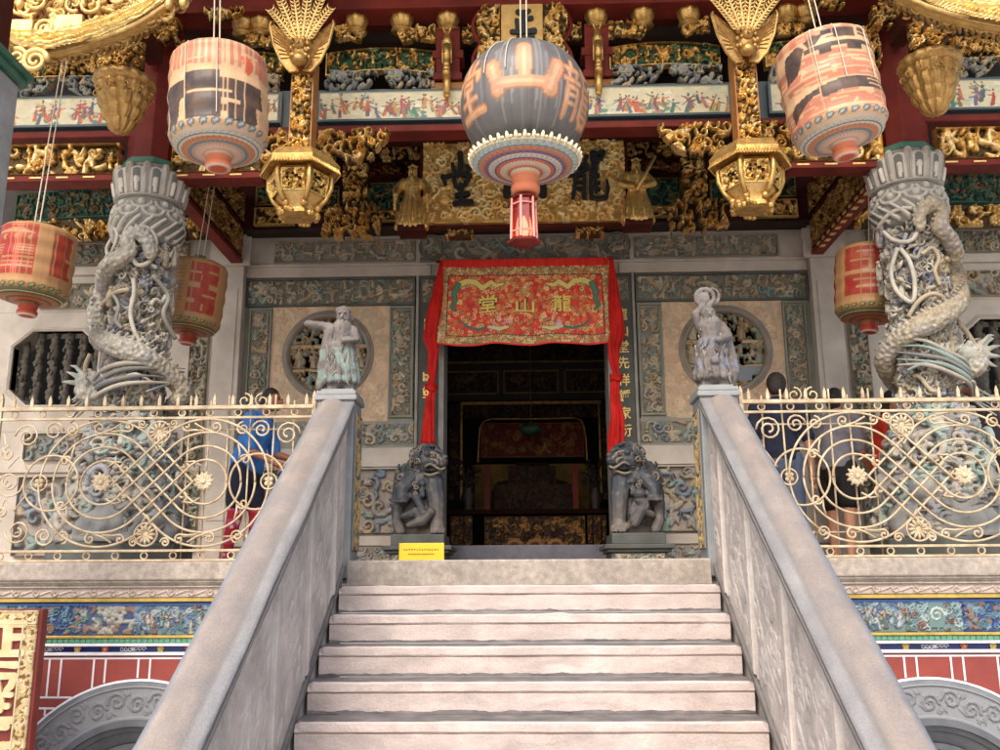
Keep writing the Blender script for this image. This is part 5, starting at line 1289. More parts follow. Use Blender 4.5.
lung = [(cl([(290, 225), (278, 260)]), [.022, .018]), (cl([(230, 275), (290, 275)]), [.014, .018]), (cl([(225, 300), (300, 292)]), [.012, .016]), (cl([(180, 350), (230, 335), (300, 300)]), [.008, .016, .014]),
        (cl([(222, 350), (218, 400), (208, 480)]), [.018, .018, .02]), (cl([(228, 345), (278, 345), (276, 480)]), [.014, .018, .022]), (cl([(235, 385), (262, 385)]), [.012, .012]), (cl([(235, 425), (262, 425)]), [.012, .012]),
        (cl([(330, 205), (335, 240), (345, 290)]), [.03, .028, .022]), (cl([(330, 215), (395, 200), (385, 235), (345, 250)]), [.02, .026, .022, .016]), (cl([(322, 300), (318, 400), (322, 470)]), [.018, .018, .022]), (cl([(350, 290), (348, 340), (352, 440)]), [.016, .018, .016]),
        (cl([(345, 345), (365, 345)]), [.014, .016]), (cl([(350, 390), (370, 388)]), [.012, .014]), (cl([(350, 432), (372, 430)]), [.012, .014]), (cl([(318, 482), (370, 488), (415, 478), (425, 430), (418, 375)]), [.016, .018, .022, .02, .008])]
strokes('painted_character', lung, fpx, 8.47, pq)
shan = [([(507, 194), (507, 184), (509, 166)], [.04, .034, .028]), ([(526, 184), (525, 142)], [.03, .034]), ([(543, 194), (543, 184), (542, 164)], [.04, .034, .028]), ([(507, 184), (525, 183), (543, 183)], [.02, .02, .02])]
strokes('painted_character', [([p for p in q], r_) for q, r_ in shan], fpx, 8.47, pq)
# upright plaque behind the big lantern
Y = 7.0-.12
a, b, u, t = rect_px(478, 6, 571, 112, Y); a = -(abs(a)+abs(b))/2; b = -a
vp = thing('upright_plaque', 'upright gilded plaque with scalloped pierced edges and black characters, partly behind the dark lantern', 'plaque', (0, Y, u))
w2 = abs(PX(501, 30, Y)); m = M(); m.box(-w2, w2, Y-.03, Y+.06, u, t); m.build('text_board', MT['gold_b2'], vp, bevel=.005)
for sg in (-1, 1):
    R = Rel(b-w2, t-u, .0075, GD, 88+sg); R.fill(.065, .05, PG+[(.95,.68,.28)], 'cclbp'); R.jitter(.006, 25)
    n = 40; ed = [(R.w*(.72+.28*abs(math.sin(PI*i/n*3.0)))*1.0, R.h*i/n) for i in range(n+1)]; poly = [(0, 0)]+ed+[(0, R.h)]
    if sg < 0: poly = [(R.w-x, y) for x, y in poly]
    R.outside(poly); x0 = w2+.001 if sg > 0 else -b
    R.mesh(on_wall(x0, u, Y-.02), None, .05).build('pierced_edge', MT['gold_a'], vp)
    e2 = [((w2+(x*1.12 if True else x))*sg, u+y) for x, y in ed]
    m = M(); m.tube([(x, Y+.03, z) for x, z in e2], .018, 6); m.build('red_edging', MT['red'], vp, smooth=True)
s5 = 7.5
def c5(l): return [(480+x/s5, y/s5) for x, y in l]
f2 = lambda p: (lambda v: (v.x, v.z))(P(p[0], p[1], Y-.05))
zheng = [(c5([(285, 85), (325, 100), (370, 75)]), [.022, .03, .014]), (c5([(325, 90), (330, 180), (325, 235)]), [.022, .026, .022]), (c5([(335, 145), (385, 132)]), [.014, .02]), (c5([(275, 150), (280, 200), (275, 230)]), [.018, .016, .016]), (c5([(240, 235), (320, 238), (405, 228)]), [.02, .016, .026]),
         (c5([(290, 280), (335, 290), (395, 275)]), [.02, .024, .02]), (c5([(250, 320), (260, 312), (400, 322)]), [.02, .016, .024]), (c5([(325, 290), (325, 420)]), [.02, .022]), (c5([(260, 420), (320, 425), (400, 415)]), [.02, .016, .022]), (c5([(320, 430), (322, 620)]), [.022, .02]), (c5([(250, 620), (400, 610)]), [.022, .024])]
strokes('painted_character', zheng, f2, Y-.05, vp, dep=.02)
m = M(); m.box(-.03, .03, Y+.0, 7.05, t-.1, t+.3); m.build('hanger', MT['red_d'], vp)
# guardian figures each side of the plaque
for sg in (-1, 1):
    Yg = 8.45; x0_, yb, yt = (412, 229, 168) if sg < 0 else (638, 223, 161)
    c = P(x0_, yb, Yg); hh = PZ(x0_, yt, Yg)-c.z
    gd = thing('guardian_figure', 'small gilded robed figure '+('with bent arms, left of the broad plaque' if sg < 0 else 'holding a long staff, right of the broad plaque'), 'statue', tuple(c), 'gilded guardians flanking the plaque')
    m = M(); q = lambda x, y, z: c+Vector((x*hh, y*hh, z*hh))
    for k in range(9): a = -PI+PI*k/8; m.cap(q(.2*math.cos(a), .12*math.sin(a), .03), q(.09*math.cos(a), .06*math.sin(a), .5), .07*hh, .055*hh, 8)
    m.cap(q(0, 0, .1), q(0, 0, .5), .14*hh, .11*hh); m.cap(q(0, 0, .5), q(0, 0, .74), .12*hh, .13*hh); m.cap(q(0, 0, .74), q(0, -.01, .84), .06*hh, .05*hh)
    m.ell(q(0, -.02, .9), (.075*hh, .08*hh, .095*hh)); m.ell(q(0, 0, .97), (.07*hh, .07*hh, .05*hh)); m.cap(q(0, 0, 1), q(0, 0, 1.04), .03*hh, .02*hh)
    for g in (-1, 1):
        m.chain([q(g*.14, 0, .76), q(g*.24, -.03, .62), q(g*(.24 if sg < 0 else .08), -.14, .5 if sg < 0 else .53)], [.07*hh, .07*hh, .045*hh])
        if sg < 0: m.chain([q(g*.24, -.1, .52), q(g*.25, -.08, .3)], [.04*hh, .03*hh])
    ex = M()
    for k in range(14): a = -PI+PI*k/13; ex.ell(q(.125*math.cos(a), .10*math.sin(a), .50), .018*hh, 5); ex.cap(q(.14*math.cos(a), .10*math.sin(a), .46), q(.24*math.cos(a), .16*math.sin(a), .05), .016*hh, .02*hh, 5)
    for g in (-1, 1): ex.ell(q(g*.028, -.10, .915), .012*hh, 5); ex.spiral(q(g*.06, -.13, .66), .035*hh, 1.3, 0, g, .010*hh, n=5)
    ex.cap(q(0, -.105, .90), q(0, -.115, .875), .012*hh, .016*hh, 5); ex.cap(q(0, -.10, .845), q(0, -.13, .74), .03*hh, .01*hh, 6)
    for k in range(5): ex.ell(q(-.06+.03*k, -.03, 1.0+.015*(2-abs(k-2))), .02*hh, 5)
    m.fused('figure', MT['gold_f'], gd, .010, 1, .4, dispf=lambda p: .006*math.sin(p.x*120)*(p.z < c.z+.5*hh), extra=ex)
    if sg > 0: m = M(); m.tube([q(-.02, -.18, .45), q(.28, -.12, 1.02)], .018, 8); m.build('staff', MT['gold_f'], gd, smooth=True)
    m = M(); m.box(c.x-.13, c.x+.13, Yg-.1, Yg+.14, c.z-.05, c.z+.01); m.build('plinth', MT['red_d'], gd, bevel=.005)
# ---------------------------------------------------------------- grey corner post at the left
cp = thing('granite_corner_post', 'square grey granite post with green cap at the far left edge', 'post', tuple(P(-12, 620, 5.0)))
a = P(21.5, 75, 4.9); m = M(); m.box(a.x-.3, a.x, 4.6, 4.9, GZ, PZ(10, 58, 4.6)); m.build('shaft', MT['post'], cp, bevel=.02)
m = M(); z = PZ(10, 58, 4.6); m.box(a.x-.33, a.x+.025, 4.57, 4.93, z, z+.05); m.box(a.x-.36, a.x+.05, 4.54, 4.96, z+.05, z+.09); m.build('green_cap', MT['green'], cp, bevel=.006)
m = M(); m.box(a.x-.22, a.x-.06, 4.68, 4.84, z+.09, 4.9); m.build('upper_post', MT['red_d'], cp)
WC = [lin(c) for c in ((146,146,152), (144,162,156), (170,158,146), (158,152,142), (184,176,162), (126,124,120), (130,154,148), (116,116,116))]
# ---------------------------------------------------------------- dragon columns
def smooth_path(pts, rs, k=6):
    out = []; ro = []; n = len(pts)
    for i in range(n-1):
        p0, p1, p2, p3 = pts[max(0, i-1)], pts[i], pts[i+1], pts[min(n-1, i+2)]
        for j in range(k):
            t = j/k; t2, t3 = t*t, t*t*t
            out.append(.5*((2*p1)+(p2-p0)*t+(2*p0-5*p1+4*p2-p3)*t2+(3*p1-p0-3*p2+p3)*t3)); ro.append(rs[i]*(1-t)+rs[i+1]*t)
    out.append(pts[-1]); ro.append(rs[-1]); return out, ro
CXD, CYD = 3.06, 7.08
STN, STL, STD = L3(158,154,144), L3(198,192,178), L3(104,106,100)
OC, TQ, BLU, PNK = L3(186,170,142), L3(146,172,164), L3(148,150,164), L3(176,160,150)
def dcol(sg, bodypath, waves, loops, seed):
    r = random.Random(seed)
    t = thing('dragon_column', 'round granite column wrapped by a carved dragon, '+('beside the red lantern with the tall painted stripes' if sg < 0 else 'with no tall striped red lantern beside it'), 'column', (sg*CXD, CYD, 0), 'dragon columns of the porch')
    cx = sg*CXD
    if sg < 0: zc = lambda y: PZ(148, y, CYD-.1)
    else: zc = lambda y: PZ(148, y+11, CYD-.1)       # y read on the right column
    xoff = (lambda x: x-148) if sg < 0 else (lambda x: x-922)
    K = (CYD-.1)/CF
    m = M(); m.lathe([(.33, .18), (.22, .26), (.19, .5), (.165, 1.6), (.165, 2.75), (.165, 3.0)], (cx, CYD, 0), 40, colf=lambda a, i, z: tuple(c*(1+.1*noise.noise(Vector((a*2, z*3, 1)))) for c in L3(120,124,116)))
    m.build('shaft', MT['col'], t, smooth=True)
    # capital: two storeys of relief wrapped round the axis
    yb, ym, yt = (243, 201, 172) if sg < 0 else (226, 188, 160)
    def band(name, z0, z1, rf, draw, bg, op=None):
        W = 2*PI*.27; R = Rel(W, z1-z0, .0075, bg, seed); draw(R)
        R.H[:, -1] = R.H[:, 0]; R.C[:, -1] = R.C[:, 0]
        if op: R.cut |= (R.H < op) & (R.W > .78*R.h)
        return R.mesh(on_round(cx, CYD, rf, z0, 0, 2*PI, W), None, .03 if op else None).build(name, MT['col'], t, smooth=True)
    zb, zm, zt_ = zc(yb), zc(ym), zc(yt)
    def petals(R):
        n = 12
        for i in range(n+1):
            u = R.w*i/n; h = R.h
            R.cap((u, h*.10), (u, h*.62), .066, .074, .034, L3(196,188,178)); R.cap((u, h*.12), (u, h*.64), .056, .058, .036, L3(96,98,92)); R.cap((u, h*.14), (u, h*.46), .022, .026, .052, L3(216,208,196))
            v = u+R.w/n/2; R.cap((v, h*.1), (v, h*.9), .020, .032, .045, L3(180,172,160)); R.cap((v, h*.05), (v, h*.86), .010, .016, .050, L3(140,134,126))
    def rff(z0, z1, a, b, bulge): return lambda w: a+(b-a)*(w/(z1-z0))+bulge*np.sin(np.pi*np.clip(w/(z1-z0), 0, 1))
    band('petal_capital', zm-.01, zt_+.02, lambda w: .222+.052*np.clip(w/(zt_-zm), 0, 1)**.8-.02*np.clip((w/(zt_-zm)-.75)*4, 0, 1)**2, petals, L3(96,94,88), .004)
    def turban(R):
        W_, h = R.w, R.h; n = 9
        for row, zz in enumerate((.82, .64)):
            for i in range(n+1):
                u = W_*(i+row*.5)/n; zz_ = h*zz
                for q in range(9):
                    a0, a1 = PI+PI*q/9, PI+PI*(q+1)/9; R.cap((u+.078*math.cos(a0), zz_+.055*math.sin(a0)), (u+.078*math.cos(a1), zz_+.055*math.sin(a1)), .013, .013, .02, L3(184,178,166))
                R.cap((u, zz_), (u, zz_-.01), .04, .035, .012, L3(140,138,128)); R.cap((u, zz_+.004), (u, zz_+.004), .028, .028, .026, L3(190,184,172))
        for i in range(n*2+2):
            u = W_*i/(n*2); R.cap((u, h*.46), (u+sg*.13, h*.08), .013, .022, .028, L3(200,194,182)); R.cap((u+sg*.03, h*.45), (u+sg*.14, h*.12), .006, .010, .02, L3(90,92,86))
    band('scaled_capital', zb, zm, rff(zb, zm, .225, .235, .045), turban, L3(128,126,118))
    m = M(); m.lathe([(.19, zb-.02), (.225, zb+.0), (.225, zb+.01)], (cx, CYD, 0), 32, c=L3(110,108,100)); m.lathe([(.2, zm-.01), (.27, zm-.008), (.27, zm+.006), (.24, zm+.012)], (cx, CYD, 0), 32, c=L3(170,164,154)); m.lathe([(.2, zt_-.01), (.235, zt_), (.22, zt_+.03), (.2, zt_+.04)], (cx, CYD, 0), 24, c=L3(150,140,128)); m.build('capital_ring', MT['col'], t, smooth=True)
    m = M(); m.prism([(cx+.235*math.cos(2*PI*(i+.5)/8), CYD+.235*math.sin(2*PI*(i+.5)/8)) for i in range(8)], zt_+.03, zt_+.085, axis='z'); m.build('green_abacus', MT['green'], t, bevel=.008)
    # dragon body: seen part follows the photograph, the rest winds on behind
    def wp(x, y, R=.29, back=False):
        dx = xoff(x)*K; z = zc(y); d = R*R-dx*dx
        yy = math.sqrt(d) if d > 0 else 0
        return Vector((cx+dx, CYD+(yy if back else -yy), z))
    pts = []; rs = []
    for q in bodypath:
        x, y, rr = q[:3]; pts.append(wp(x, y, q[3] if len(q) > 3 else .29, len(q) > 4)); rs.append(rr)
    p, rr = smooth_path(pts, rs, 7)
    m = M()
    for i in range(len(p)-1):
        m.cap(p[i], p[i+1], rr[i], rr[i+1], 10)
    # dorsal fins
    for i in range(2, len(p)-2, 2):
        tg = (p[i+1]-p[i-1]).normalized(); o = Vector((p[i].x-cx, p[i].y-CYD, 0)).normalized(); up = tg.cross(o).normalized()
        if up.z < 0: up = -up
        m.cap(p[i]+up*rr[i]*.8+o*rr[i]*.2, p[i]+up*(rr[i]*1.4)+tg*.02+o*rr[i]*.3, .018, .006, 6)
    def dcolf(pp, nr):
        n1 = noise.noise(pp*7); n2 = noise.noise(pp*2.3)
        c = Vector(STL).lerp(Vector(OC), max(0, min(1, .5+n2*1.6)))
        if n1 > .25: c = c.lerp(Vector(BLU), .35)
        vv = noise.voronoi(pp*24)[0]; k_ = max(0, min(1, (vv[1]-vv[0])*3.2)); return tuple(c*(.92+.2*n1)*(.62+.38*k_))
    def disp(pp):
        v = noise.voronoi(pp*24)[0]; return -.010+min(.020, v[0]*.034)+.004*noise.noise(pp*60)
    m.fused('dragon_body', MT['col'], t, .0075, 1, .4, dcolf, disp)
    # clouds, claws, manes and little riders in openwork round the shaft
    cols_s = [STL, STN, OC, L3(150,146,136), BLU, STL, L3(176,166,150)]
    m = M(); cols = [STL, STN, OC, STL, BLU, PNK]
    for lp in loops:
        q = [wp(x, y, .27) for x, y in lp[0]]; pp, r2 = smooth_path(q, [lp[1]]*len(q), 5); m.tube(pp, r2, 8, 0, lp[2] if len(lp) > 2 else STL)
    for k in range(170):
        a = r.uniform(0, 2*PI); z = r.uniform(.75, zb-.03); rr_ = r.uniform(.20, .27); c = Vector((cx+rr_*math.cos(a), CYD+rr_*math.sin(a), z)); cl = r.choice(cols)
        tx = Vector((-math.sin(a), math.cos(a), 0)); kd = r.random()
        if kd < .62:
            pp = []; R0 = r.uniform(.02, .048); s0 = r.choice((-1, 1)); a0 = r.random()*6
            for i in range(13): f = i/12; ang = a0+s0*f*7; rad = R0*(1-f*.8); pp.append(c+tx*rad*math.cos(ang)+Vector((0, 0, rad*math.sin(ang))))
            m.tube(pp, [.010*(1-.4*i/12) for i in range(13)], 5, 0, cl)
        elif kd < .85: m.cap(c, c+tx*r.uniform(-.07, .07)+Vector((0, 0, r.uniform(-.05, .07))), .02, .009, 6, 0, cl)
        else:
            m.cap(c-Vector((0, 0, .05)), c+Vector((0, 0, .05)), .028, .02, 7, 0, cl); m.ell(c+Vector((0, 0, .08)), .018, 7, 0, OC)
            for g in (-1, 1): m.cap(c+tx*g*.03+Vector((0, 0, .05)), c+tx*g*.07+Vector((0, 0, r.uniform(-.03, .08))), .014, .010, 6, 0, cl)
    # struts joining the openwork
    for k in range(12):
        a = r.uniform(0, 2*PI); z = r.uniform(.8, zb); z2 = z+r.uniform(-.2, .2); a2 = a+r.uniform(-.7, .7)
        m.tube([(cx+.25*math.cos(a+(a2-a)*f), CYD+.25*math.sin(a+(a2-a)*f), z+(z2-z)*f+.03*math.sin(f*7)) for f in [i/6 for i in range(7)]], .017, 6, 0, r.choice(cols))
    m.build('cloud_carving', MT['col'], t, smooth=True)
    # densely carved skin of the shaft and of the rock at its foot
    def shell(name, z0, z1, rf, step, h, pal, bg, kinds, sd, open_=None):
        W_ = 2*PI*.27; R = Rel(W_, z1-z0, .0085, bg, sd); R.fill(step, h, pal, kinds); R.fill(step*.6, h*.55, pal, 'cb'); R.jitter(.012, 9, sd); R.jitter(.006, 30, sd)
        R.H = np.maximum(R.H, -.01); R.H[:, -1] = R.H[:, 0]; R.C[:, -1] = R.C[:, 0]
        R.mesh(on_round(cx, CYD, rf, z0, 0, 2*PI, W_), open_).build(name, MT['col'], t)
    shell('carved_skin', 1.0, zb, lambda w: .168+0*w, .095, .085, cols_s, L3(92,96,90), 'cclfbp', 31+sg)
    shell('carved_rock', .17, 1.12, lambda w: .235+.19*np.clip(1-w/.95, 0, 1)**.8, .13, .09, WC, L3(108,108,104), 'ccllbfp', 41+sg)
    # dragon head with jaws, horns and whiskers, low on the front
    m = M(); h0 = wp(*bodypath[-1][:2], .33)
    d = Vector((-sg*.9, -.45, -.1)).normalized(); u_ = Vector((0, 0, 1)); sd = d.cross(u_)
    m.cap(h0, h0+d*.12, .085, .075); m.cap(h0+d*.1+u_*.02, h0+d*.26+u_*.03, .06, .04); m.cap(h0+d*.1-u_*.05, h0+d*.22-u_*.08, .04, .022); m.ell(h0+d*.27+u_*.05, .035)
    for g in (-1, 1):
        m.ell(h0+d*.12+sd*g*.05+u_*.07, .028); m.chain([h0+sd*g*.04+u_*.06, h0-d*.08+sd*g*.07+u_*.13, h0-d*.16+sd*g*.06+u_*.14], [.02, .015, .006], 6); m.chain([h0+d*.25+sd*g*.03, h0+d*.3+sd*g*.1+u_*.02, h0+d*.26+sd*g*.15+u_*.1], [.012, .01, .005], 6)
    for k in range(8): a = k*.7; m.chain([h0-d*.02, h0-d*.08+sd*.1*math.cos(a)+u_*.1*math.sin(a), h0-d*.15+sd*.12*math.cos(a)+u_*.13*math.sin(a)], [.03, .02, .007], 6)
    m.fused('dragon_head', MT['col'], t, .009, 2, .4, lambda p_, n_: tuple(Vector(STL).lerp(Vector(TQ), max(0, min(.4, noise.noise(p_*9)*1.2)))))
    # breaking waves at the foot
    m = M()
    for wv in waves:
        q = [wp(x, y, min(wv[3] if len(wv) > 3 else .36, .33)) for x, y in wv[0]]; pp, r2 = smooth_path(q, wv[1] if hasattr(wv[1], '__len__') else [wv[1]]*len(q), 6); m.tube(pp, r2, 9, 0, wv[2])
    for k in range(60):
        a = r.uniform(-PI, .2) if r.random() < .8 else r.uniform(0, 2*PI); z = r.uniform(.15, .95); rad = .36+.10*(1-z)+r.uniform(-.05, .05)
        c = Vector((cx+rad*math.cos(a), CYD+rad*math.sin(a), z)); tx = Vector((-math.sin(a), math.cos(a), 0)); s0 = r.choice((-1, 1)); R0 = r.choice((.03, .045, .06, .09))
        pp = [c+tx*(R0*(1-f*.8))*math.cos(s0*f*6+k)+Vector((0, 0, (R0*(1-f*.8))*math.sin(s0*f*6+k))) for f in [i/12 for i in range(13)]]; m.tube(pp, [R0*.3*(1-.4*i/12)+.004 for i in range(13)], 6, 0, r.choice(WC))
    m.build('wave_carving', MT['col'], t, smooth=True)
    m = M(); m.lathe([(.48-.28*(i/30)**1.3, .16+.9*i/30) for i in range(31)], (cx, CYD, 0), 96, fn=lambda a, i, z: .09*noise.noise(Vector((math.cos(a)*3, math.sin(a)*3, z*5)))+.05*noise.noise(Vector((math.cos(a)*9, math.sin(a)*9, z*14))), colf=lambda a, i, z: tuple(Vector(STN).lerp(Vector(L3(100,110,120)), max(0, min(1, .5+noise.noise(Vector((a*2, z*6, 3))))))))
    m.build('rock_base', MT['col'], t, smooth=True)
    m = M(); m.prism([(cx+.52*math.cos(2*PI*(i+.5)/8), CYD+.52*math.sin(2*PI*(i+.5)/8)) for i in range(8)], 0, .16, axis='z'); m.build('plinth', MT['slate_d'], t, bevel=.015)
def strands(x0, y0, x1, y1, n, spread, sag, cols, R0, sd):
    r = random.Random(sd); out = []
    for k in range(n):
        o = (k/(n-1)-.5)*spread; cl = r.choice(cols)
        pts = [(x0+(x1-x0)*f, y0+(y1-y0)*f+o*(1-.3*f)+sag*math.sin(PI*f)+r.uniform(-2, 2)) for f in [i/5 for i in range(6)]]
        out.append((pts, [a_*r.uniform(.7, 1.2) for a_ in (.006, .014, .020, .018, .012, .005)], cl, R0+r.uniform(-.05, .04)))
    return out

dcol(-1, [(168, 262, .04), (164, 250, .045), (154, 242, .045), (144, 248, .045), (148, 260, .05), (138, 267, .055), (120, 273, .062), (106, 288, .068), (101, 308, .07), (106, 328, .072), (122, 343, .074), (144, 352, .078), (166, 360, .080), (184, 371, .074), (198, 386, .066, .31), (196, 398, .06, .31, 1), (160, 405, .07, .31, 1), (118, 398, .07, .33), (106, 384, .06, .33)],
     strands(84, 410, 200, 374, 4, 22, -8, WC, .37, 1)+[([(88, 398), (98, 386), (114, 384)], [.010, .016, .006], WC[1], .36), ([(150, 386), (166, 380), (180, 386)], [.008, .015, .006], WC[4], .36), ([(176, 396), (190, 384), (206, 376)], [.010, .014, .005], WC[0], .36)],
     [([(108, 254), (105, 243), (112, 234), (124, 233), (130, 242), (126, 254), (114, 258), (108, 254)], .016), ([(146, 240), (158, 234), (168, 240), (171, 254), (166, 268), (156, 272), (150, 264)], .018), ([(104, 262), (118, 256), (134, 262), (128, 272)], .016, STN),
      ([(103, 305), (114, 301), (124, 303), (134, 298), (150, 296)], .018, OC), ([(153, 286), (155, 300), (153, 318), (158, 336), (166, 350)], .018, STL), ([(132, 300), (140, 312), (138, 326), (146, 334)], .014, STN), ([(98, 350), (94, 365), (100, 385), (112, 395), (116, 380)], .02, OC), ([(170, 280), (182, 296), (180, 316), (188, 336)], .018, STN)], 5)
dcol(1, [(915, 236, .035), (918, 222, .045), (930, 216, .05), (940, 224, .05), (934, 236, .052), (945, 244, .056), (956, 256, .062), (961, 272, .066), (960, 290, .07), (950, 305, .072), (936, 316, .075), (918, 326, .080), (900, 334, .078), (884, 344, .07, .31), (880, 360, .06, .31, 1), (920, 375, .07, .31, 1), (962, 368, .062, .32), (974, 350, .055, .32)],
     strands(884, 352, 988, 402, 5, 24, -6, WC, .37, 3)+[([(890, 372), (904, 368), (920, 376)], [.008, .015, .006], WC[1], .36), ([(938, 386), (954, 384), (968, 394)], [.008, .014, .006], WC[4], .36)],
     [([(886, 226), (892, 218), (905, 216), (916, 222), (914, 238), (906, 248), (894, 244), (888, 232)], .017), ([(938, 218), (950, 216), (960, 226), (958, 240), (948, 244)], .016), ([(896, 252), (890, 272), (892, 292), (902, 306), (906, 290), (904, 268), (898, 254)], .018, STL), ([(915, 262), (926, 256), (932, 266), (926, 278), (930, 292)], .015, OC),
      ([(960, 318), (970, 332), (976, 350), (966, 366)], .02, OC), ([(898, 320), (908, 306), (922, 300), (938, 306)], .018, OC)], 15)
# ---------------------------------------------------------------- guardian lions by the door
def lion(sg):
    Y = 8.75; cxp = PX(425, 500, Y) if sg < 0 else PX(637, 495, Y); cx = sg*(abs(PX(425, 500, Y))+abs(PX(637, 495, Y)))/2
    zt = (PZ(425, 446, Y)+PZ(637, 445, Y))/2
    t = thing('stone_guardian_lion', 'dark stone guardian lion, head turned to the door, '+('behind the yellow notice' if sg < 0 else 'the one with no notice before it'), 'statue', (cx, Y, 0), 'guardian lions at the door')
    zb = .30; H = zt-zb; g = -sg      # g: direction of the doorway
    q = lambda x, y, z: Vector((cx+g*x*H, Y+y*H, zb+z*H))
    m = M()
    m.cap(q(-.10, .12, .18), q(-.02, .04, .60), .24*H, .20*H, 12); m.cap(q(-.02, -.02, .54), q(.05, -.05, .68), .19*H, .17*H, 12); m.cap(q(.02, .02, .12), q(.08, -.02, .3), .16*H, .14*H, 10)      # trunk and chest
    m.ell(q(.07, -.07, .81), (.19*H, .18*H, .165*H), 14)                      # head
    m.cap(q(.15, -.14, .81), q(.23, -.19, .80), .105*H, .085*H, 10)            # upper muzzle
    m.cap(q(.13, -.14, .70), q(.21, -.19, .675), .07*H, .05*H, 10)            # lower jaw
    m.ell(q(.275, -.235, .85), (.04*H, .035*H, .03*H), 8)                       # nose
    for s_ in (-1, 1):
        e = q(.14+s_*.06, -.20-s_*(-.03), .88); m.ell(e, .038*H, 8); m.cap(q(.10+s_*.08, -.19, .93), q(.20+s_*.05, -.22, .90), .03*H, .02*H, 6)
        m.cap(q(-.04, .02+s_*.1, .88), q(-.09, .03+s_*.12, .93), .035*H, .018*H, 6)
    r = random.Random(3)
    for k in range(64):                                                        # curled mane
        a = r.uniform(0, 2*PI); b = r.uniform(-.9, 1.3); e = Vector((math.cos(a)*math.cos(b), math.sin(a)*math.cos(b), math.sin(b)))
        if e.x > .25 and e.y < .2 and e.z < .75: continue
        c = q(.06+e.x*.18, -.04+e.y*.18, .82+e.z*.16); m.ell(c, .035*H, 6)
    for k in range(10): m.ell(q(-.14-.01*k % 3*.01, .08+.02*(k % 2), .82-.04*k), .045*H, 6)
    # front legs: near one straight down, far one on the ball or cub
    m.chain([q(.14, -.12, .60), q(.18, -.17, .38), q(.19, -.19, .14), q(.20, -.22, .06)], [.12*H, .10*H, .08*H, .085*H], 10)
    m.chain([q(-.10, -.12, .62), q(-.19, -.20, .50), q(-.20, -.24, .40)], [.10*H, .08*H, .055*H], 10)
    for s_, c in ((1, q(.21, -.26, .05)), (1, q(-.20, -.27, .38))):
        for k in range(4): d = Vector(((k-1.5)*.042*H, 0, 0)); m.cap(c+d, c+d+Vector((0, -.06*H, -.03*H)), .026*H, .018*H, 6)
    # hind leg folded, sweeping haunch, foot
    m.chain([q(-.20, .08, .14), q(-.24, -.05, .34), q(-.16, -.18, .42)], [.14*H, .10*H, .075*H], 10); m.chain([q(-.24, -.10, .33), q(-.25, -.18, .14), q(-.20, -.24, .04)], [.06*H, .055*H, .06*H], 8)
    m.chain([q(-.05, -.22, .42), q(.02, -.24, .30), q(.06, -.24, .22)], [.045*H, .04*H, .035*H], 8)
    m.chain([q(-.16, -.24, .20), q(-.04, -.27, .24), q(.04, -.26, .14)], [.04*H, .055*H, .05*H], 8)
    if sg > 0: m.ell(q(-.03, -.28, .42), .07*H, 10); m.chain([q(-.03, -.27, .36), q(-.08, -.26, .30), q(.02, -.27, .10)], [.06*H, .07*H, .05*H], 8); m.ell(q(.12, -.27, .07), .05*H, 8)
    else: m.chain([q(-.10, -.28, .10), q(.04, -.28, .14), q(.12, -.28, .22)], [.04*H, .06*H, .05*H], 8); m.ell(q(.13, -.28, .24), .055*H, 8)
    # tail up the back, collar and bell
    m.chain([q(-.22, .15, .12), q(-.30, .12, .4), q(-.26, .1, .68), q(-.20, .1, .78)], [.05*H, .06*H, .07*H, .05*H], 8); m.spiral(q(-.235, -.06, .62), .07*H, 1.5, 0, 1, .022*H, n=6)
    cpts = [q(.16*math.cos(a)+.02, -.02+.17*math.sin(a), .61+.03*math.sin(a)) for a in [PI+PI*i/10 for i in range(11)]]; m.tube(cpts, .024*H, 8)
    m.ell(q(.03, -.22, .56), .04*H, 8); m.cap(q(.03, -.22, .52), q(.03, -.23, .43), .022*H, .034*H, 8); m.cap(q(.03, -.2, .58), q(-.08, -.16, .66), .02*H, .02*H, 6); m.cap(q(.03, -.2, .58), q(.13, -.18, .62), .02*H, .02*H, 6)
    m.cap(q(-.18, .08, .02), q(.16, -.10, .02), .14*H, .12*H, 10)
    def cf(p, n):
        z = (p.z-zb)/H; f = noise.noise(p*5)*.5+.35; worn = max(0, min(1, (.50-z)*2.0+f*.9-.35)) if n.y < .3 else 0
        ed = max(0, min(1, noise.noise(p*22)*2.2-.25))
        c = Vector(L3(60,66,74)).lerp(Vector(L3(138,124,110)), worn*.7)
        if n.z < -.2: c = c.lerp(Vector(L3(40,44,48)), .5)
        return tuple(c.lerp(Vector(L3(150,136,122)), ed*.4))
    ex = M(); EC = [L3(96,98,102), L3(74,80,86), L3(140,128,114), L3(60,64,70)]
    def curlat(c_, nrm, R_, th, sgn=1, col=None):
        nrm = nrm.normalized(); u_ = nrm.orthogonal().normalized(); v_ = nrm.cross(u_); a0_ = r.random()*6
        ex.tube([c_+u_*R_*(1-.8*f)*math.cos(a0_+sgn*f*8)+v_*R_*(1-.8*f)*math.sin(a0_+sgn*f*8)+nrm*.01*f for f in [i/11 for i in range(12)]], [th*(1-.3*i/11) for i in range(12)], 5, 0, col or r.choice(EC))
    for k in range(90):
        a = r.uniform(0, 2*PI); b = r.uniform(-1.0, 1.4); e = Vector((g*math.cos(a)*math.cos(b), math.sin(a)*math.cos(b), math.sin(b)))
        if g*e.x > .30 and e.y < .25 and e.z < .7: continue
        curlat(q(.06, -.04, .82)+Vector((e.x*.215*H, e.y*.215*H, e.z*.19*H)), e, .042*H, .012*H, r.choice((-1, 1)))
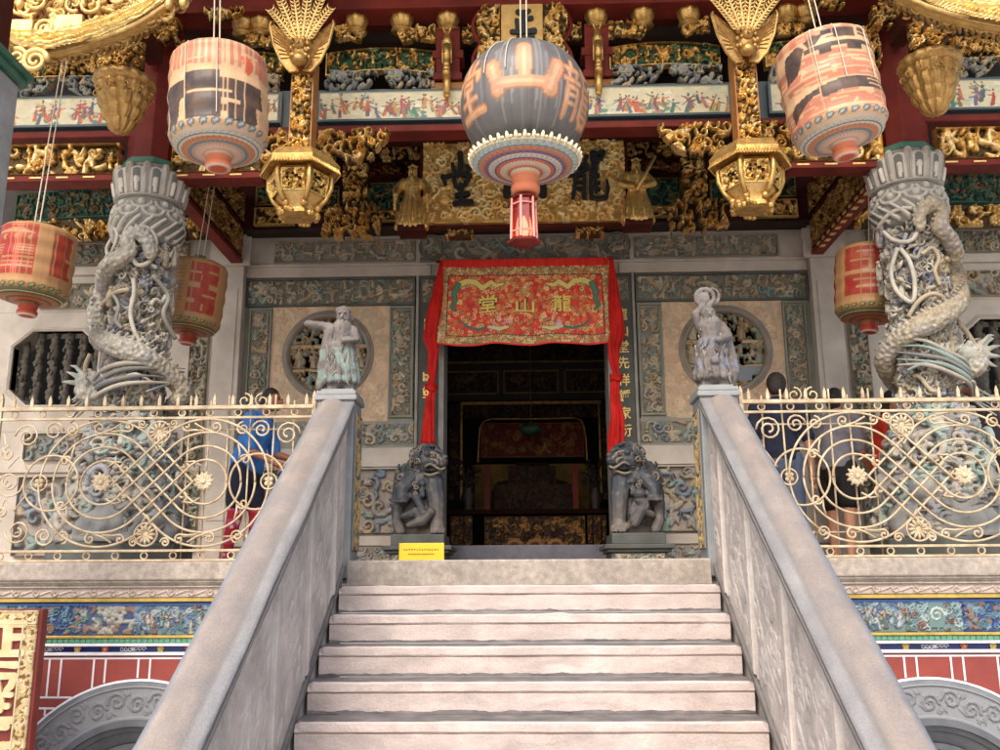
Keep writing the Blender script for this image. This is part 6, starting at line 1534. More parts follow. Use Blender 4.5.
    # brow, cheek and lip ridges round the open mouth
    for s_ in (-1, 1):
        yy = lambda v: -.14-.10*s_*-1*0+(-.085 if s_ < 0 else .02)+v
        for (rr_, z_, th) in ((.11, .855, .020), (.14, .825, .014), (.10, .79, .016)):
            ex.tube([q(.10+rr_*math.sin(f*2.4), -.16-.09*math.sin(f*2.4)+.05*s_*(1-f), z_+.035*math.cos(f*3)) for f in [i/9 for i in range(10)]], th*H, 6, 0, EC[2])
    ex.tube([q(.06+.22*f, -.245-.04*math.sin(f*3), .735+.03*math.sin(f*6)) for f in [i/9 for i in range(10)]], .015*H, 6, 0, EC[2])
    ex.tube([q(.05+.17*f, -.235-.03*math.sin(f*3), .665-.02*math.sin(f*4)) for f in [i/9 for i in range(10)]], .014*H, 6, 0, EC[2])
    ex.ell(q(.17, -.265, .865), .026*H, 8, 0, L3(150,140,126)); ex.ell(q(.175, -.285, .865), .012*H, 6, 0, L3(20,20,20))
    ex.cap(q(.07, -.235, .70), q(.20, -.25, .70), .022*H, .018*H, 7, 0, L3(16,16,18))
    for k in range(14): curlat(q(-.27+.01*(k % 3), .02-.03*(k % 2), .12+.05*k), Vector((-g, -.5, .2)), .035*H, .011*H)
    for k in range(6): curlat(q(-.02+.05*math.sin(k*2), -.19-.01*k, .62-.035*k), Vector((0, -1, .2)), .03*H, .009*H, col=EC[2])
    curlat(q(-.225, -.14, .63), Vector((-g*.4, -1, 0)), .06*H, .013*H, col=EC[2]); curlat(q(.21, -.22, .36), Vector((0, -1, 0)), .05*H, .012*H, col=EC[2])
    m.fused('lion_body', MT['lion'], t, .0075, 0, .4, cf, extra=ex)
    m = M(); 
    for k in range(6): a = q(.175+.012*k, -.245+.006*k, .735); m.cap(a, a-Vector((0, 0, .022)), .008, .005, 5, 0, L3(180,170,150))
    m.build('teeth', MT['lion'], t, smooth=True)
    m = M(); a, b = cx-.30*H, cx+.30*H
    m.box(a+.01, b-.01, Y-.30, Y+.26, zb-.10, zb); m.box(a-.06, b+.06, Y-.36, Y+.30, zb-.14, zb-.10); m.box(a-.03, b+.03, Y-.33, Y+.28, zb-.17, zb-.1405); m.box(a, b, Y-.30, Y+.26, .06, zb-.1705); m.box(a-.06, b+.06, Y-.36, Y+.30, 0, .0595)
    pd = m.build('pedestal', MT['slate_d'], t, bevel=.008)
    relief_panel('pedestal_carving', a+.03, b-.03, .065, zb-.18, Y-.304, .015, .05, PAL_ST[:3], pd, MT['relief'], 'cl', 400+sg, .008, DS)
lion(-1); lion(1)
# ---------------------------------------------------------------- small statues on the newel posts
def newel_statue(sg):
    cx = sg*1.25; Y = 6.15; z0 = 1.10
    t = thing('stone_robed_statue', 'weathered stone robed figure '+('stretching one arm level, on the left newel post' if sg < 0 else 'holding a ring above its head, on the right newel post'), 'statue', (cx, Y, z0), 'robed figures on the newel posts')
    H = .62; q = lambda x, y, z: Vector((cx+x*H, Y+y*H, z0+z*H)); m = M()
    for k in range(12):
        a = 2*PI*k/12; m.cap(q(.17*math.cos(a)*1.05, .13*math.sin(a), .14), q(.11*math.cos(a), .08*math.sin(a), .52), .045*H, .05*H, 8)
    m.cap(q(-.01, 0, .2), q(0, 0, .55), .15*H, .13*H); m.cap(q(0, 0, .55), q(.0, 0, .74), .125*H, .12*H)
    m.cap(q(-.08, -.02, .0), q(-.08, -.01, .2), .07*H, .07*H, 8); m.cap(q(.10, -.02, .0), q(.10, -.01, .2), .065*H, .07*H, 8)
    if sg < 0:
        m.ell(q(.01, -.02, .87), (.085*H, .085*H, .09*H)); m.ell(q(0, 0, .94), (.09*H, .09*H, .06*H)); m.ell(q(.07, .04, .86), .05*H); m.cap(q(0, 0, .74), q(0, 0, .8), .06*H, .06*H)
        m.chain([q(-.11, 0, .75), q(-.24, -.04, .77), q(-.38, -.06, .79)], [.055*H, .05*H, .04*H]); m.chain([q(-.14, -.01, .72), q(-.19, .0, .45), q(-.23, .02, .08)], [.06*H, .06*H, .05*H])
        m.chain([q(.12, 0, .72), q(.17, -.06, .60), q(.05, -.16, .57)], [.055*H, .05*H, .035*H]); m.cap(q(.03, -.16, .57), q(.2, -.16, .58), .022*H, .03*H, 6)
    else:
        m.ell(q(-.02, -.03, .84), (.085*H, .085*H, .095*H)); m.cap(q(0, 0, .74), q(0, 0, .8), .06*H, .06*H)
        m.chain([q(-.12, 0, .72), q(-.17, -.05, .84), q(-.07, -.05, .93)], [.055*H, .045*H, .035*H]); pts = [q(-.05+.10*math.cos(a), -.04, 1.03+.10*math.sin(a)) for a in [2*PI*i/14 for i in range(14)]]
        m.tube(pts, .026*H, 7, closed=True); pts = [q(.04+.07*math.cos(a), -.02, 1.05+.09*math.sin(a)) for a in [2*PI*i/14 for i in range(14)]]; m.tube(pts, .02*H, 7, closed=True); m.ell(q(-.06, -.04, 1.03), (.07*H, .02*H, .07*H), 8)
        m.chain([q(.12, 0, .72), q(.17, -.08, .58), q(.04, -.17, .52)], [.055*H, .05*H, .035*H]); m.chain([q(.16, .0, .6), q(.22, .02, .4), q(.24, .02, .2), q(.18, .03, .04)], [.06*H, .045*H, .05*H, .05*H]); m.ell(q(.0, -.16, .3), (.05*H, .04*H, .05*H))
    for k in range(7): a = -PI*.9+PI*.8*k/6; m.cap(q(.13*math.cos(a), .11*math.sin(a), .52), q(.13*math.cos(a+.15), .11*math.sin(a+.15), .55), .025*H, .025*H, 6)
    def cf(p, n):
        z = (p.z-z0)/H; k = noise.noise(p*11); c = Vector(L3(100,92,90))
        c = c.lerp(Vector(L3(132,124,120)), max(0, min(1, k*1.3+.2)))
        if sg < 0 and .12 < z < .5 and n.y < .1 and k > -.12: c = c.lerp(Vector(L3(118,150,144)), .55)
        if sg > 0 and .2 < z < .62 and k > .08: c = c.lerp(Vector(L3(92,106,138)), .5)
        return tuple(c)
    ex = M(); r = random.Random(8+sg); K_ = [L3(84,76,74), L3(140,132,126), L3(118,110,106)]
    for k in range(60):
        a = r.uniform(-PI, 0) if r.random() < .8 else r.uniform(0, PI); z = r.uniform(.12, .76); rr_ = (.19-.05*z) if z < .55 else .125
        p0 = q(rr_*math.cos(a)*1.05, rr_*.86*math.sin(a), z); p1 = q(rr_*math.cos(a+r.uniform(-.3, .3)), rr_*.86*math.sin(a), z-r.uniform(.04, .12)); ex.cap(p0, p1, .012*H, .006*H, 5, 0, r.choice(K_))
    for k in range(18): a = -PI+PI*k/17; ex.ell(q(.125*math.cos(a), .105*math.sin(a), .56), .014*H, 5, 0, K_[1]); ex.ell(q(.11*math.cos(a), .1*math.sin(a), .73), .012*H, 5, 0, K_[0])
    hx = .01 if sg < 0 else -.02; hz = .87 if sg < 0 else .84
    for g_ in (-1, 1): ex.ell(q(hx+g_*.03, -.10, hz+.015), .012*H, 5, 0, L3(40,36,36)); ex.cap(q(hx+g_*.04, -.095, hz+.04), q(hx+g_*.012, -.105, hz+.035), .008*H, .006*H, 5, 0, K_[1])
    ex.cap(q(hx, -.105, hz+.01), q(hx, -.118, hz-.02), .010*H, .014*H, 5, 0, K_[1]); ex.cap(q(hx-.02, -.10, hz-.045), q(hx+.02, -.10, hz-.045), .007*H, .007*H, 5, 0, L3(60,52,50)); ex.cap(q(hx, -.09, hz-.07), q(hx, -.10, hz-.16), .03*H, .012*H, 6, 0, K_[2])
    m.fused('robed_figure', MT['col'], t, .0065, 0, .4, cf, lambda p: .0035*math.sin(p.x*160+p.z*30)*(1 if z0+.1 < p.z < z0+.3 else 0)+.004*noise.noise(p*40), extra=ex)
    m = M(); m.box(cx-.11, cx+.11, Y-.10, Y+.10, z0, z0+.02); m.build('base_slab', MT['newel'], t, bevel=.004)
newel_statue(-1); newel_statue(1)
# ---------------------------------------------------------------- signboard at the lower left
sb = thing('red_signboard', 'tall red signboard with cream gilt characters and carved gold border at lower left', 'sign', (-3.3, 5.55, GZ))
Ys = 5.6; xr = PX(42, 620, Ys); zt_ = PZ(20, 609, Ys); xl_ = xr-.62
m = M(); m.box(xl_, xr, Ys, Ys+.07, GZ, zt_); m.build('board', MT['brick'], sb, bevel=.005)
bw = .085
for nm, (a, b, c, d) in (('border', (xl_, xr-.02, zt_-bw, zt_-.008)), ('border', (xr-bw-.02, xr-.02, GZ+.1, zt_-bw-.002)), ('border', (xl_, xl_+bw, GZ+.1, zt_-bw-.002))):
    R = Rel(b-a, d-c, .006, L3(140,96,50), 5); R.fill(.035, .007, [L3(230,212,168), L3(214,190,136)], 'cl'); R.frame(0, R.w, 0, R.h, .008, .012, L3(232,214,172)); R.mesh(on_wall(a, c, Ys-.006), None, .004).build('carved_border', MT['relief2'], sb)
def s4(l): return [(x/4.6889, 590+y/4.6889) for x, y in l]
f4 = lambda p: (lambda v: (v.x, v.z))(P(p[0], p[1], Ys-.014))
g1 = [(s4([(-70, 160), (20, 160), (112, 158)]), [0.020, 0.020, 0.022]), (s4([(38, 160), (34, 225), (28, 290)]), [0.028, 0.028, 0.028]), (s4([(38, 222), (104, 220)]), [0.022, 0.020]), (s4([(-30, 200), (-34, 290)]), [0.023, 0.023]), (s4([(-80, 298), (10, 298), (98, 296)]), [0.020, 0.020, 0.022])]
strokes('gilt_character', g1, f4, Ys-.014, sb, .014, 'cream')
g2 = [(s4([(-60, 348), (20, 350), (72, 352)]), [0.018, 0.018, 0.022]), (s4([(-50, 400), (10, 404), (66, 402)]), [0.018, 0.020, 0.018]), (s4([(62, 420), (50, 450), (30, 470)]), [0.022, 0.022, 0.018]), (s4([(-20, 400), (-10, 470)]), [0.018, 0.022]), (s4([(-60, 492), (0, 490), (52, 492)]), [0.014, 0.015, 0.016]), (s4([(0, 520), (-5, 560)]), [0.025, 0.025]), (s4([(-40, 540), (34, 545)]), [0.016, 0.018]), (s4([(0, 610), (48, 612)]), [0.018, 0.022]), (s4([(-20, 640), (30, 640)]), [0.018, 0.022]), (s4([(-40, 600), (-36, 680)]), [0.018, 0.018])]
strokes('gilt_character', g2, f4, Ys-.014, sb, .014, 'cream')
g3 = [(s4([(-40, 735), (52, 728)]), [0.020, 0.022]), (s4([(10, 730), (0, 820)]), [0.023, 0.027]), (s4([(-50, 790), (50, 790)]), [0.020, 0.022])]
strokes('gilt_character', g3, f4, Ys-.014, sb, .014, 'cream')
# ---------------------------------------------------------------- paper lanterns
def lantern(name, label, group, px, py, wpx, hpx, Y, kind, seed, rot=0, tilt=(0, 0), cords=True, topz=None, twist=0, grp2=None):
    c = P(px, py, Y); k = (c-Vector(CAM)).dot(Vector(FW))/CF; r0 = wpx*k/2; h = hpx*k
    t = thing(name, label, 'lantern', tuple(c), group); R0 = r0
    W = 2*PI*r0
    if kind == 'globe': prof = lambda s: r0*np.sqrt(np.clip(1-(np.abs(2*s-1.0)**2.25)*.93, .0, 1))*(1-.04*(1-s))
    else: prof = lambda s: r0*(.72+.28*np.sin(np.pi*np.clip((s)/.34, 0, 1)/2)**.9*1.0)*np.where(s > .88, .66+.34*np.sqrt(np.clip(1-((s-.88)/.12)**2, 0, 1)), 1) if kind != 'globe' else None
    def prof2(s):
        base = np.ones_like(s)
        base = np.where(s > .87, .58+.42*np.sqrt(np.clip(1-((s-.87)/.13)**2, 0, 1)), base)
        base = np.where(s < .12, .84+.16*np.sin(np.pi/2*np.clip(s/.12, 0, 1)), base)
        return r0*base*(1-.03*np.abs(s-.5))
    pf = prof if kind == 'globe' else prof2
    R = Rel(W, h, W/ (230 if kind != 'small' else 170), (1, 1, 1), seed); r = R.r
    PP = lambda a: W*(a % 1.0)
    if kind == 'globe':
        R.C[:] = L3(92,90,90)
        for q in range(70):
            u = r.uniform(0, W); cc = r.choice([L3(112,110,110), L3(78,76,78), L3(130,126,122), L3(84,84,88)]); R.brush([(u, r.uniform(0, .5)*h), (u+r.uniform(-.01, .01), r.uniform(.5, 1)*h)], [.006, .010], cc)
        ink, edge = L3(196,140,98), L3(150,96,60)
        def ch(strokes_, cu, cw, sc):
            for pts, rs in strokes_:
                R.brush([((cu+x*sc) % W if False else cu+x*sc, cw+y*sc) for x, y in pts], [v*sc*1.28 for v in rs], edge)
            for pts, rs in strokes_:
                R.brush([(cu+x*sc, cw+y*sc) for x, y in pts], [v*sc for v in rs], ink)
                R.brush([(cu+x*sc, cw+y*sc) for x, y in pts], [v*sc*.35 for v in rs], L3(214,166,124))
        sh = [([(0, .52), (0, -.02)], [.11, .09]), ([(-.50, .24), (-.42, -.02), (-.42, -.14)], [.11, .09, .10]), ([(-.42, -.05), (.40, -.05)], [.075, .075]), ([(.53, .26), (.42, .0), (.40, -.12)], [.11, .10, .12])]
        ta = [([(0, .5), (0, .3)], [.07, .07]), ([(-.2, .45), (-.15, .32)], [.06, .05]), ([(.22, .46), (.14, .32)], [.06, .05]), ([(-.34, .1), (-.3, .26), (.32, .26), (.3, .12)], [.05, .06, .06, .05]), ([(-.15, .14), (.15, .14), (.13, 0), (-.14, 0), (-.15, .14)], [.045]*5), ([(0, 0), (0, -.36)], [.06, .06]), ([(-.22, -.18), (.22, -.18)], [.05, .05]), ([(-.36, -.4), (.36, -.4)], [.07, .06])]
        lu = [([(-.4, .36), (-.08, .36)], [.05, .05]), ([(-.25, .5), (-.25, .38)], [.05, .05]), ([(-.34, .3), (-.3, .2)], [.04, .04]), ([(-.12, .3), (-.16, .2)], [.04, .04]), ([(-.42, .16), (-.06, .16)], [.05, .05]), ([(-.36, .06), (-.38, -.44)], [.05, .06]), ([(-.36, .04), (-.1, .04), (-.1, -.42)], [.045, .045, .06]), ([(-.32, -.1), (-.14, -.1)], [.035, .035]), ([(-.32, -.24), (-.14, -.24)], [.035, .035]),
              ([(.1, .5), (.1, .2), (.4, .2)], [.055, .05, .05]), ([(.1, .4), (.4, .42), (.4, .34)], [.04, .04, .04]), ([(.08, .1), (.06, -.35), (.2, -.44), (.46, -.4), (.46, -.24)], [.055, .055, .06, .06, .05]), ([(.1, .04), (.38, .04), (.38, -.1), (.12, -.1)], [.045]*4), ([(.14, -.2), (.36, -.2)], [.035, .035]), ([(.14, -.3), (.36, -.3)], [.03, .03])]
        f0 = .75+twist; sc = h*.50
        ch(sh, W*f0, h*.46, sc*1.08); ch(lu, W*(f0+.165), h*.44, sc*.95); ch(ta, W*(f0-.165), h*.48, sc*.95)
    else:
        tan = L3(204,166,128) if kind in ('orange', 'orange2') else L3(164,124,84)
        R.C[:] = tan
        red = L3(184,116,94) if kind in ('orange', 'orange2') else L3(146,38,32); blk = L3(54,50,54)
        f0 = .75+twist
        def rt(u0, u1, w0, w1, col): R.rect(W*f0+u0*r0, W*f0+u1*r0, w0*h, w1*h, col)
        def rp_(pts, col): R.poly([(W*f0+u*r0, w*h) for u, w in pts], col)
        rt_, rpp = rt, rp_; mpw = lambda v: v
        def rt(u0, u1, w0, w1, col): rt_(u0, u1, mpw(w0), mpw(w1), col)
        def rp_(pts, col): rpp([(u, mpw(v)) for u, v in pts], col)
        if kind == 'orange':
            for q in range(44): u = q*.145-3.1; rt(u, u+.10*r.uniform(.6, 1.2), .66+r.uniform(-.01, .02), .94, red); 
            for q in range(40): u = r.uniform(-3.1, 3.1); w_ = r.uniform(.66, .92); rt(u, u+r.uniform(.15, .4), w_, w_+r.uniform(.01, .022), r.choice([tan, red, L3(214,140,104)]))
            rt(-2.9, -1.1, .64, .9, red); rt(1.2, 2.9, .64, .9, red)
            rp_([(.72, .78), (.95, .80), (1.05, .70), (.95, .60), (.85, .62), (.8, .72)], L3(200,90,64))
            # one broad black character
            mpw = lambda v: .07+(v-.22)*1.15
            rt(-.42, .34, .60, .67, blk); rt(-1.15, 1.25, .52, .605, blk); rp_([(-1.15, .60), (-.55, .60), (-.48, .46), (-.62, .24), (-.95, .22), (-1.05, .40)], blk); rt(-.62, -.40, .44, .56, blk)
            rp_([(-1.3, .5), (-1.0, .56), (-1.05, .36), (-1.25, .20), (-1.4, .18)], blk); rt(-.38, .36, .25, .53, blk); rt(.36, .52, .42, .53, blk); rt(.50, 1.02, .24, .53, blk); rt(.36, .6, .30, .36, blk); rp_([(.95, .52), (1.3, .55), (1.35, .42), (1.1, .40), (1.2, .28), (1.05, .22), (.95, .25)], blk)
            rt(-.36, .58, .475, .505, tan); rt(.36, .74, .385, .42, tan); rp_([(-1.02, .40), (-.96, .46), (-.92, .30), (-.98, .30)], tan)
            for g in (2.2, 2.6, -2.2, -2.6): rt(g-.2, g+.15, .22, .6, blk)
        elif kind == 'orange2':
            for w_ in [x*.022 for x in range(3, 42)]:
                for q in range(10): u = r.uniform(-3.1, 3); 
                if .27 < w_ < .39 or .66 < w_ < .84: continue
                for q in range(14):
                    u = r.uniform(-3.1, 3.0); rt(u, u+r.uniform(.15, .7), w_, w_+r.choice((.014, .018, .03)), red)
            for q in range(16): u = q*.4-3.1; rt(u, u+.3, .14, .19, red); rt(u+.05, u+.25, .85, .93, red)
            rp_([(-1.3, .66), (-1.2, .80), (-.85, .84), (-.72, .78), (-.85, .66), (-1.0, .56), (-1.3, .52)], blk)
            rp_([(-.72, .84), (-.5, .87), (-.3, .85), (-.45, .78), (-.62, .76)], blk); rt(-.32, -.12, .84, .90, blk); rt(-.08, .42, .80, .90, blk); rt(.5, .9, .82, .90, blk); rt(-.25, .1, .81, .825, blk); rt(-.75, 1.3, .705, .755, blk); rt(-.45, -.2, .66, .71, blk); rt(.15, .5, .665, .71, blk); rt(.5, .9, .845, .86, tan); rt(1.0, 1.2, .74, .88, blk); rp_([(1.2, .86), (1.4, .8), (1.4, .72)], blk)
            mpw = lambda v: v-.11
            rp_([(-1.4, .36), (-1.2, .42), (-.6, .47), (-.1, .50), (1.35, .50), (1.35, .375), (-.1, .38), (-.55, .35), (-.6, .40), (-.75, .40), (-1.2, .30), (-1.4, .24)], blk); rt(.45, 1.35, .463, .476, tan); rt(.45, 1.35, .41, .424, tan)
            mpw = lambda v: v-.08
            for g in (2.2, -2.3): rt(g-.4, g+.4, .39, .49, blk); rt(g-.3, g+.3, .7, .85, blk)
        elif kind == 'red':
            rt(-1.5, .50, .20, .92, red)
            for w_ in (.845, .88, .915): rt(-.28, .12, w_, w_+.014, tan)
            rp_([(-.75, .80), (-.35, .84), (-.1, .86), (.1, .84), (.4, .80), (.4, .79), (-.75, .785)], tan); rt(-1.0, .42, .655, .665, tan)
            for q in range(5): u = -1.15+q*.36; R.brush([(W*f0+(u+.04)*r0, .745*h), (W*f0+u*r0, .72*h), (W*f0+(u+.04)*r0, .695*h)], [.010*3*r0, .014*3*r0, .010*3*r0], tan)
            for w_ in (.60, .56, .52, .48): rt(-1.3, -.42, w_, w_+.016, tan); rt(.0, .45, w_, w_+.016, tan)
            for w_ in (.425, .365, .30): rt(-.45, .47, w_, w_+.022, tan)
            rt(.5, .56, .2, .9, tan); rt(.9, 2.6, .25, .85, red); rt(1.3, 2.2, .5, .54, tan); rt(1.5, 1.6, .3, .8, tan)
            for q in range(14): u = r.uniform(-1.5, .45); rt(u, u+.02, .2, .9, L3(206,104,84))
        elif kind in ('small', 'small2'):
            g = 1 if kind == 'small' else -1
            def rg(u0, u1, w0, w1, c_): a_, b_ = sorted((g*u0, g*u1)); rt(a_, b_, w0, w1, c_)
            if kind == 'small2': 
                rg(-.60, 1.1, .56, .90, red); rg(-.6, 1.1, .20, .50, red); rg(-.6, -.1, .50, .56, red)
                rg(-.12, -.05, .6, .88, tan); rg(.2, .7, .80, .83, tan); rg(.3, .9, .68, .71, tan); rg(-.5, -.2, .76, .79, tan); rg(.25, .36, .56, .70, tan); rg(.0, .8, .40, .43, tan); rg(.0, .7, .30, .33, tan); rg(-.45, -.2, .25, .4, tan); rg(-1.4, -.7, .2, .9, tan)
            else:
                rg(.15, 1.15, .60, .90, red); rg(.15, 1.15, .16, .52, red); rg(.5, .8, .5, .62, red)
                rg(.15, .5, .72, .76, tan); rg(.75, 1.1, .76, .79, tan); rg(.52, .56, .62, .7, tan); rg(.15, .42, .30, .36, tan); rg(.62, 1.1, .40, .43, tan); rg(.62, .70, .2, .3, tan)
                for q in range(12): w_ = .2+q*.055; rg(-.35, .0, w_, w_+.014, L3(130,100,60))
            rg(1.6, 2.8, .2, .85, red)
        for q in range(60):
            u = r.uniform(0, W); R.brush([(u, .1*h), (u, .92*h)], [.0014, .0014], tuple(v*.9 for v in tan)) if q % 3 == 0 else None
        # painted flower band at the lower rim
        for q in range(int(W/(.13*r0*2))):
            u = q*.13*r0*2; R.brush([(u, .065*h), (u+.04*r0*2, .075*h)], [.06*r0, .05*r0], L3(90,110,116) if kind in ('orange', 'orange2') else L3(60,84,60)); R.brush([(u, .065*h), (u+.03*r0*2, .075*h)], [.028*r0, .022*r0], L3(170,180,176) if kind in ('orange', 'orange2') else L3(150,160,110))
        R.rect(0, W, 0, .03*h, L3(200,180,160) if kind in ('orange', 'orange2') else L3(96,100,70))
    nr = 26 if kind == 'globe' else 18
    def mp(u, w, hh):
        a = 2*PI*u/W; s_ = np.clip(w/h, 0, 1); rr = pf(s_)
        rr = rr*(1-.012*np.abs(np.sin(a*nr/2))**.5*1.0)+ (.004*np.sin(w/h*PI*9) if kind != 'globe' else 0)
        return rr*np.cos(a), rr*np.sin(a), w-h/2
    ORG[t.name] = Vector((0, 0, 0))
    body = R.mesh(mp).build('paper_body', MT['lantern_k'] if kind == 'globe' else MT['lantern'], t, smooth=True)
    sh_top = float(pf(np.array([1.0]))[0]); sh_bot = float(pf(np.array([0.0]))[0])
    # domed top
    cc = L3(120,116,112) if kind == 'globe' else (L3(206,150,110) if kind in ('orange', 'orange2') else L3(190,96,70))
    m = M(); m.lathe([(sh_top, h/2), (sh_top*.9, h/2+.012), (sh_top*.55, h/2+.028), (.02, h/2+.034)], (0, 0, 0), 48, c=cc); m.lathe([(.05, h/2+.03), (.05, h/2+.06), (.001, h/2+.06)], (0, 0, 0), 20, c=L3(80,110,90)); m.build('top_cap', MT['lantern'], t, smooth=True)
    # dish below, ringed with painted bands
    big = kind == 'globe'; m = M(); zb = -h/2
    if big:
        rings = [(sh_bot*1.0, 0, L3(90,110,104)), (r0*.80, .010, L3(226,206,170)), (r0*.80, -.012, L3(150,180,176)), (r0*.78, -.03, L3(190,204,200)), (r0*.72, -.05, L3(120,150,160)), (r0*.69, -.06, L3(204,138,108)), (r0*.64, -.075, L3(196,130,102)), (r0*.61, -.082, L3(118,108,144)), (r0*.55, -.095, L3(214,206,196)), (r0*.5, -.105, L3(200,206,200)), (r0*.46, -.112, L3(96,90,140)), (r0*.43, -.118, L3(210,120,84)), (r0*.38, -.125, L3(226,214,196)), (r0*.30, -.135, L3(200,196,190)), (r0*.27, -.14, L3(210,124,90)), (r0*.22, -.148, L3(200,200,180))]
    elif kind in ('orange', 'orange2'):
        rings = [(sh_bot, 0, L3(150,160,160)), (r0*.86, -.012, L3(206,206,196)), (r0*.80, -.028, L3(110,130,136)), (r0*.77, -.035, L3(214,206,190)), (r0*.72, -.045, L3(206,140,104)), (r0*.62, -.058, L3(214,150,116)), (r0*.60, -.062, L3(120,140,150)), (r0*.52, -.07, L3(196,180,160)), (r0*.45, -.078, L3(224,196,180)), (r0*.33, -.088, L3(220,180,160)), (r0*.27, -.094, L3(100,120,100))]
    else:
        rings = [(sh_bot, 0, L3(60,84,60)), (r0*.84, -.012, L3(190,180,140)), (r0*.80, -.02, L3(60,84,60)), (r0*.74, -.032, L3(160,92,60)), (r0*.62, -.042, L3(164,112,70)), (r0*.58, -.046, L3(64,80,54)), (r0*.5, -.055, L3(166,94,62)), (r0*.36, -.066, L3(150,66,46)), (r0*.27, -.074, L3(70,100,70))]
    rings = [(a, b*(.5 if b < 0 else 1), c_) for a, b, c_ in rings]
    q = [(a, zb+b) for a, b, c_ in rings]; cl = [c_ for *_, c_ in rings]
    # step colours: duplicate rows
    q2 = []; c2_ = []
    for i in range(len(q)):
        q2.append(q[i]); c2_.append(cl[i]); 
        if i < len(q)-1: q2.append((q[i+1][0]*1.002, q[i+1][1]+.001)); c2_.append(cl[i])
    dots = {}
    m.lathe(q2[::-1], (0, 0, 0), 160, colf=lambda a, i, z: tuple(v*(.62 if (int(a*25.4647+(i//2)*2) % 4 == 0 and (i//2) % 3 != 1) else 1)*(1+.1*math.sin(a*37+i)) for v in c2_[::-1][i]))
    m.build('painted_dish', MT['lantern'], t, smooth=False)
    if big:
        m = M()
        for i in range(40): a = 2*PI*i/40; rr = r0*.80; m.cap((rr*math.cos(a), rr*math.sin(a), zb+.005), ((rr+.02)*math.cos(a), (rr+.02)*math.sin(a), zb+.035), .016, .008, 6, 0, L3(236,222,190)); m.ell(((rr+.008)*math.cos(a+.07), (rr+.008)*math.sin(a+.07), zb+.012), .012, 6, 0, L3(226,206,166))
        m.build('petal_rim', MT['lantern'], t, smooth=True)
    zn = zb+rings[-1][1]; rn = rings[-1][0]; cN = [L3(196,198,178), L3(206,118,84), L3(190,80,54)] if kind in ('globe', 'orange', 'orange2') else [L3(84,100,66), L3(164,58,40), L3(150,44,34)]
    m = M(); hs = .05 if not big else .075
    m.lathe([(rn*.55, zn-hs*1.9), (rn*.86, zn-hs*1.9), (rn*.98, zn-hs*1.6), (rn*.98, zn-hs*1.2), (rn*.80, zn-hs*.95), (rn*.92, zn-hs*.75), (rn*.92, zn-hs*.4), (rn, zn-hs*.1), (rn, zn+.004)], (0, 0, 0), 28, colf=lambda a, i, z: cN[2] if i == 0 else (L3(232,206,190) if i == 1 and kind != 'globe' else (cN[1] if i < 7 else cN[0]))); m.build('neck_tassel_cup', MT['lantern'], t, smooth=True)
    m = M(); m.lathe([(.001, zn-hs*1.86), (rn*.7, zn-hs*1.86)], (0, 0, 0), 20, c=L3(190,60,40)); m.build('cup_mouth', MT['lantern'], t)
    # cords looped over the paper
    if cords:
        top = topz if topz else 5.3+(Y-4.85)*.49
        for a in ((-1.9, -1.25) if kind != 'small' else (-1.6, 1.5)):
            m = M(); pts = [(.05*math.cos(a), .05*math.sin(a), top-c.z), (.06*math.cos(a), .06*math.sin(a), h/2+.04)]
            m.tube(pts, .0045, 5); m.build('hanging_cord', MT['cord'], t)
        if kind in ('orange', 'orange2', 'globe'):
            for a in ([-1.95, -1.3] if kind == 'orange' else ([-2.1, -1.6, -.9] if kind == 'orange2' else [-2.2, -1.85])):
                pts = []; e = .62 if kind != 'globe' else .45
                for i in range(16):
                    s_ = 1-i/15*(e if kind != 'orange' else .86); rr = float(pf(np.array([s_]))[0])*1.004+.004; pts.append((rr*math.cos(a), rr*math.sin(a), s_*h-h/2))
                m = M(); m.tube(pts, .0035, 5); m.build('surface_cord', MT['cord'], t)
    if topz: sgx = -1 if c.x < 0 else 1; m = M(); m.tube([(sgx*3.05-c.x, 0, top-c.z), (0, 0, top-c.z)], .012, 6); m.build('hook_arm', MT['red_d'], t)
    t.rotation_euler = (math.radians(tilt[0]), math.radians(tilt[1]), 0)
    ORG[t.name] = c
    return t, c, zn-hs*1.9, r0
G1 = 'big lanterns hanging from the eave'; G2 = 'red paper lanterns in the porch'
big, cb_, zend, rb = lantern('globe_lantern', 'large dark grey globe lantern with three tan characters, hanging in the centre', None, 524.5, 106, 131, 122, 5.35, 'globe', 3, tilt=(0, 0))
# little red glass lamp hanging under the globe
gl_ = thing('small_glass_lamp', 'small six sided lamp with pink bars and red glass under the big globe lantern', 'lamp', (cb_.x-.0, cb_.y, cb_.z+zend))
gx, gy, gz = cb_.x-.012, cb_.y, cb_.z+zend
zt_, zb_ = gz+.0, PZ(522, 242, 5.35)
m = M(); m.lathe([(.085, -.012), (.09, 0), (.05, .012), (.02, .05)], (gx, gy, zt_-.02), 6, c=(1, 1, 1)); m.build('lamp_roof', MT['red'], gl_)
m = M()
for i in range(6):
    a = PI/3*i+.3; m.tube([(gx+.075*math.cos(a), gy+.075*math.sin(a), zt_-.03), (gx+.082*math.cos(a), gy+.082*math.sin(a), zb_+.01)], .0075, 6)
    b = a+PI/3
    for zz in (zt_-.07, zb_+.06): m.tube([(gx+.079*math.cos(a), gy+.079*math.sin(a), zz), (gx+.079*math.cos(b), gy+.079*math.sin(b), zz)], .0055, 5)
m.build('lamp_frame', MT['pink'], gl_)
m = M(); m.lathe([(.071, zb_-gz+.005), (.066, zt_-gz-.035)], (gx, gy, gz), 6); m.build('glass', MT['glass'], gl_)
